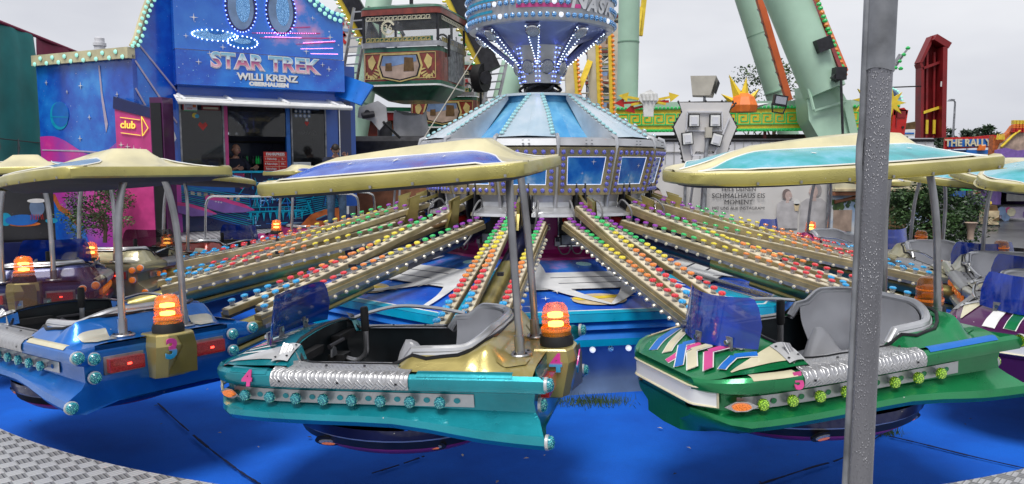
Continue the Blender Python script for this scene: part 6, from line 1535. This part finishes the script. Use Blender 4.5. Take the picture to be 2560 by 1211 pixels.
a = [(-.34, 0, .20), (.26, 0, .20), (.20, 0, -.20), (-.26, 0, -.17)]; bq = [(.34, .30, .14), (.20, .34, -.16)]
m.add([(-.34, 0, .22), (.20, -.05, .22), (.08, -.05, -.20), (-.29, 0, -.19), (.36, .32, .14), (.24, .32, -.22), (-.25, .35, .2), (-.2, .35, -.2)], [(0, 3, 2, 1), (1, 2, 5, 4), (4, 5, 7, 6), (0, 6, 7, 3), (0, 1, 4, 6), (3, 7, 5, 2)], 'beige_box')
m.add([(.22, .0, .14), (.14, .0, -.13), (.25, .26, -.16), (.33, .26, .09)], [(0, 1, 2, 3)], 'ink'); m.v[-4:] = [(x+.035, y-.012, z) for x, y, z in m.v[-4:]]
m.tube([(-.0, .1, -.2), (0, .1, -.32)], .03, 'galv', 8); o = m.build('loudspeaker', None, 0); o.location = P0; tag(o, 'beige horn shaped speaker box on top of the cream lamp shield', 'speaker')
# --- emblem fist with arrows, sun ornament, starburst, floodlight
D2 = 22.3
em = thing('fist_emblem', 'white fist ornament gripping yellow and red arrows above the base beam', 'ornament', at(1622, 262, D2))
m = MB(); f_ = [(-.16, -.35), (-.18, 0), (-.30, .12), (-.26, .3), (-.12, .36), (.02, .42), (.12, .34), (.22, .3), (.26, .12), (.12, -.05), (.12, -.35)]; m.prism(f_, .12, 'white', (0, .0, 0), (1, 0, 0), (0, 0, 1))
for i in range(4): m.tube([(-.2+i*.12, -.13, .30-.0*i), (-.16+i*.11, -.14, .10)], .05, 'white', 8)
m.build('hand', em, 30)
m = MB()
def arrow(a, b, mt, y): 
    A, B = Vector((a[0], y, a[1])), Vector((b[0], y, b[1])); d = (B-A).normalized(); x = Vector((-d.z, 0, d.x)); m.bar(A, B, .07, .04, mt, (0, 1, 0)); m.add([B+x*.14, B-x*.14, B+d*.28], [(0, 1, 2)], mt); m.add([B+x*.14+Vector((0, .03, 0)), B-x*.14+Vector((0, .03, 0)), B+d*.28+Vector((0, .03, 0))], [(0, 2, 1)], mt)
arrow((.5, .02), (-.6, .22), 'yellow', .05); arrow((-.5, .0), (.62, .22), 'yellow', .08); arrow((.6, .10), (-.7, .06), 'pure_red', .11); arrow((.5, .12), (-.4, -.1), 'pure_red', .14); m.build('arrow', em, 0)
su = thing('sun_ornament', 'orange dome with long yellow and silver spikes behind the lamp shield', 'ornament', at(1858, 272, 21.0))
m = MB(); m.lathe([(.36, -.1), (.40, .08), (.30, .30), (.15, .40), (.02, .42)], 'orange', 9); m.build('dome', su, 0)
for px, py, w_, mt in ((1822, 186, .16, 'yellow'), (1866, 192, .15, 'yellow'), (1898, 222, .15, 'yellow'), (1925, 258, .10, 'silver_white'), (1802, 235, .14, 'yellow'), (1880, 245, .08, 'silver_white')):
    m = MB(); T_ = at(px, py, 21)-su.location; b0 = T_*.28; d = T_.normalized(); x = Vector((-d.z, 0, d.x)); m.add([b0+x*w_, b0-x*w_, b0+Vector((0, -w_, 0)), T_], [(0, 3, 2), (2, 3, 1), (0, 1, 3), (0, 2, 1)], mt); m.build('spike', su, 0)
for px, py in ((2168, 250), (2226, 258)):
    m = MB(); m.prism([((.42 if i % 2 == 0 else .17)*cos(i*pi/8), (.42 if i % 2 == 0 else .17)*sin(i*pi/8)) for i in range(16)], .06, 'yellow', (0, 0, 0), (1, 0, 0), (0, 0, 1)); o = m.build('starburst', None, 0); o.location = at(px, py, 21.5); tag(o, 'yellow starburst ornament on the beam ' + ('left of the front pole' if px < 2200 else 'right of the front pole'), 'ornament', 'starburst ornaments')
m = MB(); m.box((0, 0, 0), (.36, .14, .28), 'dark_metal'); m.box((0, -.075, .0), (.28, .02, .19), 'lamp_glass'); m.bar((-.2, 0, -.1), (-.14, .0, -.32), .03, .03, 'dark_metal'); m.bar((.2, 0, -.1), (.14, .0, -.32), .03, .03, 'dark_metal'); m.bar((-.16, 0, -.32), (.16, 0, -.32), .03, .03, 'dark_metal')
o = m.build('floodlight', None, 0); o.location = at(1950, 252, 20.5); o.rotation_euler = (0, R(9), 0); tag(o, 'small black floodlight on the base beam left of the thick mint leg', 'floodlight')
# --- trees behind
P = at(1935, 235, 30); bush('leafy_tree', (P.x, P.y, P.z-.4), 2.0, 1.2, 1.5, 2600, 'green tree behind the yellow spikes between the mint legs', 0.0, .16, 6, 26)
for i, (px, py, w_, h) in enumerate(((2455, 330, 24, 38), (2420, 340, 16, 26), (2365, 345, 26, 34), (2340, 360, 20, 40), (2478, 345, 20, 20))):
    P = at(px, py, 62); bush('distant_tree', (P.x, P.y, P.z), w_/FPX*62*.62, .8, h/FPX*62*.6, 500, ('tallest far tree behind the rally sign', 'slim far tree left of the tallest one behind the rally sign', 'far tree above the left end of the rally sign', 'far tree right beside the tall dark red frame', 'low far tree at the right of the tall one')[i], 0.0, .34, 20+i, 10, ('far_leaf', 'leaf_b', 'far_leaf'))
# --- tall dark red house shaped frame
hf = thing('house_frame', 'tall dark red house shaped steel frame seen from behind', 'frame', at(2330, 340, 28))
def hp_(px, py, d=28): return at(px, py, d)-hf.location
m = MB(); pts = [(2303, 345), (2305, 170), (2301, 158), (2332, 92), (2364, 115), (2352, 205), (2350, 345)]
V_ = [hp_(*p) for p in pts]; 
m.add([v+Vector((0, .35, 0)) for v in V_], [tuple(range(7))], 'dark_red')
for a, b in zip(V_, V_[1:]): m.bar(a+Vector((0, .15, 0)), b+Vector((0, .15, 0)), .10, .40, 'dark_red', (0, 1, 0))
m.bar(hp_(2350, 345)+Vector((.0, 0, 0)), hp_(2354, 120), .16, .5, 'dark_red', (0, 1, 0)); m.build('outline', hf, 0)
m = MB()
for px in (2318, 2336): m.bar(hp_(px, 345)+Vector((0, .1, 0)), hp_(px+3, 130)+Vector((0, .1, 0)), .07, .1, 'dark_red', (0, 1, 0)); m.bar(hp_(px, 335)+Vector((0, .04, 0)), hp_(px+1, 300)+Vector((0, .04, 0)), .09, .05, 'yellow', (0, 1, 0))
for y0, y1 in ((172, 155), (283, 268)): m.bar(hp_(2305, y0), hp_(2352, y1), .09, .1, 'dark_red' if y0 < 200 else 'yellow', (0, 1, 0))
m.bar(hp_(2330, 95), hp_(2366, 117), .22, .5, 'dark_red', (0, 1, 0)); m.box(hp_(2347, 212)+Vector((0, -.2, 0)), (.1, .02, .18), 'white'); m.build('cross_bar', hf, 0)
m = MB(); m.tube([at(2224, 219, 26), at(2303, 216, 28)], .025, 'rubber', 6); o = m.build('power_cable'); tag(o, 'black cable from the front pole to the tall dark red frame', 'cable')
m = MB(); P = at(2240, 306, 23); m.box((0, 0, 0), (.42, .4, .74), 'pure_red', Matrix.Rotation(R(6), 3, 'Y')); m.box((.02, -.21, .22), (.30, .03, .2), 'dark_red'); m.box((.1, -.22, -.16), (.06, .03, .06), 'rubber'); m.box((-.1, -.21, .1), (.03, .03, .5), 'dark_red'); m.prism([(-.2, .34), (.12, .42), (.24, .3), (.2, .2), (-.2, .2)], .4, 'pure_red', (0, .2, 0), (1, 0, 0), (0, 0, 1)); o = m.build('red_locker', None, 0); o.location = P; tag(o, 'bright red plastic locker right of the front pole above the canopy', 'locker')
m = MB(); P = at(2270, 325, 26); m.prism([(-.22, .0), (.22, .02), (.22, .28), (-.22, .20)], .05, 'brown', (0, 0, 0), (1, 0, 0), (0, 0, 1)); m.prism([(-.22, -.22), (.22, -.22), (.22, 0), (-.22, -.02)], .05, 'white', (0, 0, 0), (1, 0, 0), (0, 0, 1)); m.box((0, -.06, -.12), (.36, .01, .05), 'royal'); m.bar((0, .05, -.2), (0, .05, -2), .06, .06, 'galv'); o = m.build('small_sign', None, 0); o.location = P; tag(o, 'small brown and white sign left of the tall dark red frame', 'sign')
# street lamps
for px, py, d_, w_, lab in ((2388, 252, 60, 14, 'grey street lamp standing far away right of the dark red frame'), (2545, 306, 70, 12, 'far street lamp above the orange slide at the right edge')):
    P = at(px, py, d_); m = MB(); s_ = w_/FPX*d_; m.tube([(0, 0, -P.z), (0, 0, -.1)], [.12, .07], 'galv', 8); m.tube([(0, 0, -.12), (-.1, 0, 0), (-s_*.6, 0, .05)], .06, 'galv', 8); m.prism([(-s_*1.3, -.06), (-s_*.3, -.04), (-s_*.2, .1), (-s_*.9, .12)], .3, 'galv', (0, -.15, 0), (1, 0, 0), (0, 0, 1), (0, 1, 0)); o = m.build('street_lamp', None, 30); o.location = P; tag(o, lab, 'street lamp', 'street lamps')
# rotor ornament with green lamps next to the front pole, arch with lamps
m = MB(); P = at(2232, 165, 24)
for i in range(4): a = Vector((-.25+.12*i, 0, -.5+.2*i)); m.bar(a, a+Vector((.30, 0, .38)), .05, .05, 'steel', (0, 1, 0)); m.lathe([(.05, -.03), (.08, .02), (.03, .07)], 'cap_green', 8, c=a+Vector((.33, 0, .42)))
m.bar((-.3, 0, -.5), (.2, 0, .35), .06, .06, 'steel', (0, 1, 0)); m.lathe([(.05, -.03), (.08, .02), (.03, .07)], 'cap_green', 8, c=(.25, 0, -.1)); m.bar((-.3, .1, -.5), (-.6, .1, -3.5), .08, .08, 'steel', (0, 1, 0)); o = m.build('lamp_wing', None, 0); o.location = P; tag(o, 'steel wing tip with green lamps right of the front pole', 'ride part')
m = MB(); P_ = [at(2216+30*sin(a*pi/14), 268-44*cos(a*pi/14*.9), 25) for a in range(8)]; m.tube(P_, .10, 'skirt_blue', 8); 
for p in P_: m.lathe([(.05, 0), (.06, .03), (.02, .06)], 'cap_mint', 6, c=p+Vector((.1, -.05, 0)))
o = m.build('lamp_arch'); tag(o, 'curved lamp studded arch end right of the front pole above the red locker', 'arch')

# --- rally sign, slide ride, stalls
rs = thing('rally_sign', 'red and blue sign reading THE RALLYE on the far ride roof', 'sign', at(2420, 358, 46))
m = MB(); k = 46/FPX; m.prism([(-58*k, -16*k), (-58*k, 12*k), (-40*k, 14*k), (10*k, 15*k), (60*k, 20*k), (95*k, 16*k), (95*k, -10*k), (20*k, -12*k)], .15, 'pure_red', (0, .1, 0), (1, 0, 0), (0, 0, 1)); m.prism([(-52*k, -10*k), (-52*k, 8*k), (60*k, 11*k), (60*k, -8*k)], .05, 'royal', (0, -.06, 0), (1, 0, 0), (0, 0, 1)); m.build('board', rs, 0)
txt('lettering', 'THE RALLYE', 24*k, 'cream', rs, frame((2*k, -.16, 0), (1, 0, .02), (0, 0, 1)), .02, .02, .95)
m = MB(); m.box((30*k, .2, -22*k), (170*k, .6, 10*k), 'royal'); m.box((-30*k, .1, -20*k), (50*k, .4, 4*k), 'pure_red'); m.box((30*k, 2, -60*k), (170*k, 3.5, 60*k), 'dark_metal'); m.prism([(20*k, -18*k), (24*k, -4*k), (30*k, -8*k), (38*k, -6*k), (36*k, -18*k)], .2, 'orange', (0, -.1, 0), (1, 0, 0), (0, 0, 1)); m.build('ride_roof', rs, 0)
sl = thing('slide_ride', 'colourful slide attraction with orange towers and purple waves at the right edge', 'ride', at(2525, 360, 42)); k = 42/FPX
m = MB(); m.prism([(-45*k, -30*k), (-45*k, 20*k), (-34*k, 8*k), (-25*k, 14*k), (-5*k, 30*k), (5*k, 45*k), (50*k, 60*k), (60*k, -30*k)], .4, 'brick_orange', (0, .3, 0), (1, 0, 0), (0, 0, 1))
m.prism([(-40*k, -30*k), (-30*k, 0), (-15*k, 10*k), (0, 26*k), (30*k, 34*k), (60*k, 30*k), (60*k, -30*k)], .1, 'stage', (0, -.12, 0), (1, 0, 0), (0, 0, 1)); m.prism([(-45*k, -34*k), (-45*k, -16*k), (-20*k, -10*k), (10*k, -17*k), (60*k, -12*k), (60*k, -34*k)], .1, 'violet', (0, -.25, 0), (1, 0, 0), (0, 0, 1))
m.build('painted_front', sl, 0)
m = MB()
for i in range(5):
    for j in range(6): m.box((( -2+i*8)*k, -.25, (30+j*5)*k), (6*k, .2, 4.4*k), ('pure_red', 'orange', 'yellow')[min(2, j//2)])
m.tube(bez([(-30*k, -.3, -8*k), (-18*k, -.3, 4*k), (0, -.3, 22*k), (14*k, -.3, 32*k)], 5), 3*k, 'yellow', 8)
for i in range(4): m.prism([((-42+i*5)*k, 10*k), ((-39+i*5)*k, 24*k), ((-37+i*5)*k, 10*k)], .1, 'yellow', (0, -.2, 0), (1, 0, 0), (0, 0, 1))
m.build('painted_tower', sl, 0)
def stall(px0, px1, ptop, pbot, d, label, cols, shutter):
    A, B = at(px0, pbot, d), at(px1, pbot, d); k = d/FPX; t_ = thing('market_stall', label, 'stall', (A.x, A.y, 0)); W_ = B.x-A.x; zt = at(px0, ptop, d).z; zb_ = max(.0, A.z); hh = zt-zb_
    m = MB(); m.box((W_/2, .9, zb_+hh*.16), (W_, 1.8, hh*.32), cols[0]); m.box((.08, .9, zb_+hh*.5), (.16, 1.8, hh), cols[1]); m.box((W_-.08, .9, zb_+hh*.5), (.16, 1.8, hh), cols[1]); m.box((W_/2, 1.8, zb_+hh*.5), (W_, .1, hh), 'rubber'); m.box((W_/2, .1, zb_+hh*.34), (W_, .35, .06), 'dark_metal'); m.build('cabin', t_, 0)
    m = MB(); m.box((W_/2, .6, zt), (W_+.3, 2.6, .14), cols[2]); 
    for i in range(9): m.prism([(i*W_/9, 0), (i*W_/9+W_/9, 0), (i*W_/9+W_/18, -.12)], .05, 'terracotta', (0, -.66, zt-.06), (1, 0, 0), (0, 0, 1))
    m.build('roof', t_, 0)
    m = MB(); n = 14
    for i in range(n): m.box((W_*.45, .05, zt-.15-i*hh*.45/n), (W_*.42, .03, hh*.42/n), 'grey_shutter')
    m.build('roller_shutter', t_, 0)
    m = MB(); r_ = random.Random(px0)
    for i in range(10): m.prism(circ((r_.uniform(.1, W_-.1), zb_+hh*r_.uniform(.04, .28)), r_.uniform(.05, .18), 7), .01, r_.choice(('pink', 'orange', 'skirt_blue', 'violet', 'cream')), (0, -.002-.003*i, 0), (1, 0, 0), (0, 0, 1))
    m.build('painted_panel', t_, 0); return t_
stall(2488, 2600, 452, 546, 27, 'stall with grey roller shutter and colourful painted counter at the right edge', ('lilac', 'violet', 'terracotta'), 1)
stall(2418, 2482, 446, 516, 33, 'small dark stall with red white blue boards left of the roller shutter stall', ('dark_red', 'royal', 'brick_orange'), 0)
m = MB(); P = at(2432, 470, 28); 
m.box((-.25, 0, .05), (.62, .04, .30), 'cap_green'); m.box((.18, -.06, -.06), (.36, .03, .36), 'cream', Matrix.Rotation(R(6), 3, 'Y')); m.box((.5, -.05, -.02), (.26, .03, .36), 'cream')
for x in (.18, .5):
    for i in range(4): m.box((x, -.085, .06-i*.08), (.24, .01, .035), 'pure_red' if i % 2 else 'grey_shutter')
m.bar((-.1, .05, -.1), (-.1, .05, -1.6), .04, .04, 'galv'); o = m.build('menu_sign', None, 0); o.location = P; tag(o, 'green and white menu signs hanging over the gap right of the bush', 'sign')
txt('lettering', 'CAFE', .18, 'ink', o, frame((-.25, -.03, .05), (1, 0, 0), (0, 0, 1)), .003, .003)
m = MB(); P = at(2505-28, 535, 25); m.box((-.05, 0, .25), (.34, .5, .5), 'sand'); m.prism([(-.2, .5), (.12, .5), (.05, .68), (-.13, .68)], .4, 'brown', (0, .2, 0), (1, 0, 0), (0, 0, 1)); m.lathe([(.02, .68), (.05, .72), (.04, .78), (.01, .8)], 'yellow', 8, c=(-.04, 0, 0)); m.box((-.05, 0, .02), (.40, .55, .06), 'rubber'); m.prism([(-.1, .2), (.1, .3), (.12, .15)], .01, 'brown', (0, -.26, 0), (1, 0, 0), (0, 0, 1)); o = m.build('kiddie_cart', None, 20); o.location = (P.x, P.y, 0); tag(o, 'small tan cart with brown lid parked before the stalls', 'cart')
m = MB(); P = at(2462, 526, 29); m.box((0, 0, .15), (.9, .6, .12), 'fence_white'); m.box((0, .1, .05), (.8, .5, .1), 'rubber'); o = m.build('low_trailer', None, 0); o.location = (P.x, P.y, max(0, P.z-.1)); tag(o, 'low white trailer drawbar on the wet asphalt by the stalls', 'trailer')
# bush at the right with an old urn
P = at(2335, 520, 15.2); bush('leafy_shrub', (P.x, P.y, P.z-.05), 1.0, .6, .80, 11000, 'dense dark green shrub on the right between landscape board and stalls', None, .085, 11, 60, ('leaf_b', 'leaf_a', 'leaf_a'))
m = MB(); P = at(2428, 560, 14.6); m.lathe([(.06, 0), (.06, .15), (.09, .28), (.12, .32), (.10, .33)], 'stage', 12); o = m.build('stone_urn'); o.location = (P.x, P.y, P.z-.3); tag(o, 'weathered stone urn right of the dark green shrub', 'urn')

# ============================================================ people
def skin_mesh(name, verts, edges, radii, mat, parent, root=0, sub=1, ok=35):
    me = bpy.data.meshes.new(name); me.from_pydata(verts, edges, []); o = bpy.data.objects.new(name, me); sc.collection.objects.link(o)
    o.modifiers.new('skin', 'SKIN'); s_ = o.modifiers.new('sub', 'SUBSURF'); s_.levels = s_.render_levels = sub
    for i, r in enumerate(radii):
        v = me.skin_vertices[0].data[i]; v.radius = r if isinstance(r, tuple) else (r, r); v.use_root = i == root
    dg = bpy.context.evaluated_depsgraph_get(); m2 = bpy.data.meshes.new_from_object(o.evaluated_get(dg)); bpy.data.objects.remove(o)
    m2.materials.clear(); m2.materials.append(MATS[mat]); m2.shade_smooth(); return put(name, m2, parent)
def head(parent, P, yaw, pitch, hairm, bald=False, s=1.0):
    H_ = bpy.data.objects.new('head', None)
    M = Matrix.Translation(P) @ Matrix.Rotation(yaw, 4, 'Z') @ Matrix.Rotation(pitch, 4, 'X')
    m = MB(); m.M = M      # face looks along -y
    def hp(i, j):
        th = pi*j; ph = 2*pi*i; x = .076*s*sin(th)*cos(ph); y = .096*s*sin(th)*sin(ph); z = .118*s*cos(th)
        if z < -.02: x *= 1-.9*abs(z+.02)/.12*.5; y = y*(1-.25*abs(z+.02)/.12)-.01*abs(z+.02)/.12
        if y < -.05 and abs(x) < .045 and -.035 < z < .02: y += .004
        return (x, y, z)
    m.grid(hp, 20, 14, 'skin'); m.tube([(0, -.094*s, .018*s), (0, -.112*s, -.022*s), (0, -.098*s, -.03*s)], [.008, .015, .010], 'skin', 8)
    for sx in (-1, 1):
        m.lathe([(.0, -.006), (.013, 0), (.0, .006)], 'white', 8, c=(sx*.030, -.087*s, .012)); m.lathe([(.0, -.005), (.006, 0), (.0, .005)], 'ink', 6, c=(sx*.030, -.098*s, .012)); m.box((sx*.03, -.092*s, .034), (.034, .010, .007), hairm)
        m.tube([(sx*.074*s, .012, .025), (sx*.088*s, .018, .0), (sx*.076*s, .01, -.03)], [.008, .013, .008], 'skin', 6)
    m.box((0, -.091*s, -.056), (.044, .008, .008), 'pink'); m.build('face', parent)
    m = MB(); m.M = M
    def hr(i, j):
        th = pi*.56*j; ph = 2*pi*i; f = 1.10+.03*sin(9*ph); front = .80 if bald else .52
        lim = th*(1-.0) if sin(ph) > -.35 else th*front
        return (.076*s*f*sin(lim)*cos(ph), .096*s*f*sin(lim)*sin(ph)+(.012 if bald else .004), .118*s*(1.0 if bald else 1.12)*cos(lim)+.002)
    m.grid(hr, 24, 8, hairm if not bald else 'skin'); 
    if bald:
        m.v = []; m.f = []; m.m = []
        m.grid(lambda i, j: (.080*s*cos(pi*i), .10*s*sin(pi*i)+.004, -.02+.075*j), 14, 4, hairm)
    m.build('hair', parent)
def hand(parent, P, d, curl, side=1, mat='skin'):
    """palm and five fingers pointing along d"""
    d = Vector(d).normalized(); s_ = d.cross(Vector((0, 1, .2))).normalized(); n = s_.cross(d)
    V_ = [Vector(P), Vector(P)+d*.045, Vector(P)+d*.085]; E_ = [(0, 1), (1, 2)]; r = [(.022, .030), (.036, .018), (.038, .014)]
    for i, (o_, L) in enumerate(((-.030, .070), (-.010, .080), (.010, .076), (.030, .060))):
        b0 = V_[2]+s_*o_; k = len(V_); V_ += [b0, b0+d*L*.4+n*curl*.01, b0+d*L*.75+n*curl*.035, b0+d*L*.85+n*curl*.06]; E_ += [(2, k), (k, k+1), (k+1, k+2), (k+2, k+3)]; r += [.010, .009, .0085, .007]
    k = len(V_); t0 = V_[1]+s_*.03*side; V_ += [t0, t0+s_*.03*side+d*.025+n*curl*.01, t0+s_*.04*side+d*.055+n*curl*.025]; E_ += [(1, k), (k, k+1), (k+1, k+2)]; r += [.012, .011, .009]
    return V_, E_, r
def join_hands(V, E, r, wi, d, curl, side):
    v, e, q = hand(None, V[wi], d, curl, side); k = len(V)-1
    V += v[1:]; E += [(wi if a == 0 else a+k, b+k) for a, b in e]; r += q[1:]
# standing man: head bowed, one hand at his forehead, the other holding a phone
P = at(843, 575, 15.45); FT = Vector((P.x, P.y, .68))
mn = thing('person', 'man in black sweatshirt and jeans, head bowed, one hand raised to his forehead', 'person', FT, (0, 0, R(14)))
V = [(0, .02, .95), (0, .03, 1.15), (0, .02, 1.36), (0, -.03, 1.47), (0, -.07, 1.55),
     (-.10, .02, .90), (-.11, -.01, .50), (-.12, .05, .09), (-.13, -.10, .035), (.10, .02, .90), (.12, -.02, .50), (.13, .04, .09), (.15, -.11, .035),
     (-.19, .02, 1.40), (-.27, .0, 1.12), (-.13, -.24, 1.04), (.19, .02, 1.40), (.31, -.08, 1.20), (.22, -.24, 1.44)]
E = [(0, 1), (1, 2), (2, 3), (3, 4), (0, 5), (5, 6), (6, 7), (7, 8), (0, 9), (9, 10), (10, 11), (11, 12), (2, 13), (13, 14), (14, 15), (2, 16), (16, 17), (17, 18)]
r = [(.14, .10), (.13, .095), (.16, .10), .06, .055, .085, .058, .045, .04, .085, .058, .045, .04, .058, .042, .030, .058, .042, .030]
V = [Vector(v) for v in V]; join_hands(V, E, r, 15, (.55, -.7, .1), 1, 1); join_hands(V, E, r, 18, (-.55, -.15, .9), -1, -1)
skin_mesh('body', V, E, r, 'skin', mn, 0, 1)
tv = [(0, .02, .93), (0, .03, 1.15), (0, .02, 1.36), (0, -.02, 1.45), (-.19, .02, 1.40), (-.27, .0, 1.12), (-.15, -.21, 1.05), (.19, .02, 1.40), (.31, -.08, 1.20), (.24, -.21, 1.39)]
skin_mesh('sweatshirt', tv, [(0, 1), (1, 2), (2, 3), (2, 4), (4, 5), (5, 6), (2, 7), (7, 8), (8, 9)], [(.185, .14), (.175, .13), (.20, .135), .08, .085, .070, .045, .085, .070, .045], 'sweater', mn, 0, 2)
skin_mesh('jeans', [(0, .02, .97), (-.10, .02, .86), (-.11, -.01, .50), (-.12, .045, .10), (.10, .02, .86), (.12, -.02, .50), (.13, .035, .10)], [(0, 1), (1, 2), (2, 3), (0, 4), (4, 5), (5, 6)], [(.17, .13), .11, .085, .075, .11, .085, .075], 'jeans', mn, 0, 2)
for sx in (-1, 1):
    m = MB(); m.tube([(sx*.135, .08, .045), (sx*.14, -.02, .05), (sx*.15, -.16, .035)], [.05, .052, .035], 'rubber', 10); m.build('shoe', mn)
head(mn, Vector((0, -.12, 1.62)), 0, R(58), 'hair')
m = MB(); m.box((.0, -.335, 1.06), (.075, .012, .15), 'ink', Matrix.Rotation(R(-35), 3, 'X')); o = m.build('phone', None, 0); o.matrix_world = Matrix.Translation(FT) @ Matrix.Rotation(R(14), 4, 'Z'); tag(o, 'dark phone held in the lowered hand of the standing man', 'phone')
# operator at the hatch
F = bo.matrix_world; P = F @ Vector((1.10, .70, -.42)); ya = math.atan2((F @ Vector((1, 0, 0))-F @ Vector((0, 0, 0))).y, (F @ Vector((1, 0, 0))-F @ Vector((0, 0, 0))).x)
op = thing('person', 'grey haired man in a dark shirt leaning on the counter inside the ticket booth', 'person', P, (0, 0, ya+R(10)))
V = [(0, .05, .92), (0, .04, 1.12), (0, .0, 1.33), (0, -.03, 1.43), (0, -.04, 1.50), (-.10, .05, .86), (-.11, .05, .46), (-.11, .09, .08), (-.11, -.05, .04), (.10, .05, .86), (.11, .05, .46), (.11, .09, .08), (.11, -.05, .04),
     (-.19, .0, 1.36), (-.26, -.06, 1.12), (-.10, -.26, 1.22), (.19, .0, 1.36), (.29, -.10, 1.14), (.20, -.36, 1.23)]
E = [(0, 1), (1, 2), (2, 3), (3, 4), (0, 5), (5, 6), (6, 7), (7, 8), (0, 9), (9, 10), (10, 11), (11, 12), (2, 13), (13, 14), (14, 15), (2, 16), (16, 17), (17, 18)]
r = [(.15, .11), (.15, .11), (.17, .11), .065, .06, .085, .058, .045, .04, .085, .058, .045, .04, .06, .045, .030, .06, .045, .030]
V = [Vector(v) for v in V]; join_hands(V, E, r, 15, (.6, -.6, .0), 1, 1); join_hands(V, E, r, 18, (.3, -.9, .05), 1, -1)
skin_mesh('body', V, E, r, 'skin', op, 0, 1)
skin_mesh('shirt', [(0, .05, .90), (0, .04, 1.12), (0, .0, 1.33), (0, -.02, 1.41), (-.19, .0, 1.36), (-.26, -.06, 1.12), (-.13, -.22, 1.20), (.19, .0, 1.36), (.29, -.10, 1.14), (.22, -.28, 1.2)], [(0, 1), (1, 2), (2, 3), (2, 4), (4, 5), (5, 6), (2, 7), (7, 8), (8, 9)], [(.20, .15), (.19, .145), (.21, .14), .085, .09, .075, .050, .09, .075, .050], 'sweater', op, 0, 2)
skin_mesh('trousers', [(0, .05, .94), (-.10, .05, .84), (-.11, .05, .46), (-.11, .09, .08), (.10, .05, .84), (.11, .05, .46), (.11, .09, .08)], [(0, 1), (1, 2), (2, 3), (0, 4), (4, 5), (5, 6)], [(.17, .13), .11, .085, .075, .11, .085, .075], 'ink', op, 0, 2)
head(op, Vector((0, -.06, 1.60)), R(25), R(0), 'hair_grey', True)

# ============================================================ wet pole right in front
pl = thing('canopy_pole', 'wet grey steel pole in the near right foreground with rubber strip and upper sleeve', 'pole', (.832, 1.75, 0))
m = MB(); m.tube([(0, 0, .40), (0, 0, 3.0)], 0.0275, 'wet_pole', 32); m.build('tube', pl)
m = MB(); m.grid(lambda i, j: (0.0305*cos(2*pi*i)*(1+.02*sin(5*2*pi*i)), 0.0305*sin(2*pi*i), 2.212+.8*j+.004*sin(2*pi*i*2)), 40, 10, 'galv'); m.grid(lambda i, j: (0.0305*cos(2*pi*i)*(1-.1*j), 0.0305*sin(2*pi*i)*(1-.1*j), 2.212+.004*sin(2*pi*i*2)), 40, 1, 'galv'); m.build('sleeve', pl)
m = MB(); P_ = [(-.034+.0015*sin(z*5), -.006, z) for z in [ .42+.1*i for i in range(26)]]
n_ = 0
for a, b in zip(P_, P_[1:]): pass
m.grid(lambda i, j: (-.028+(.009+.002*sin(i*9))*cos(2*pi*j)-(.004 if .60 < i < .64 else 0), .011+.010*sin(2*pi*j), .40+2.6*i), 60, 10, 'galv'); m.build('edge_strip', pl)
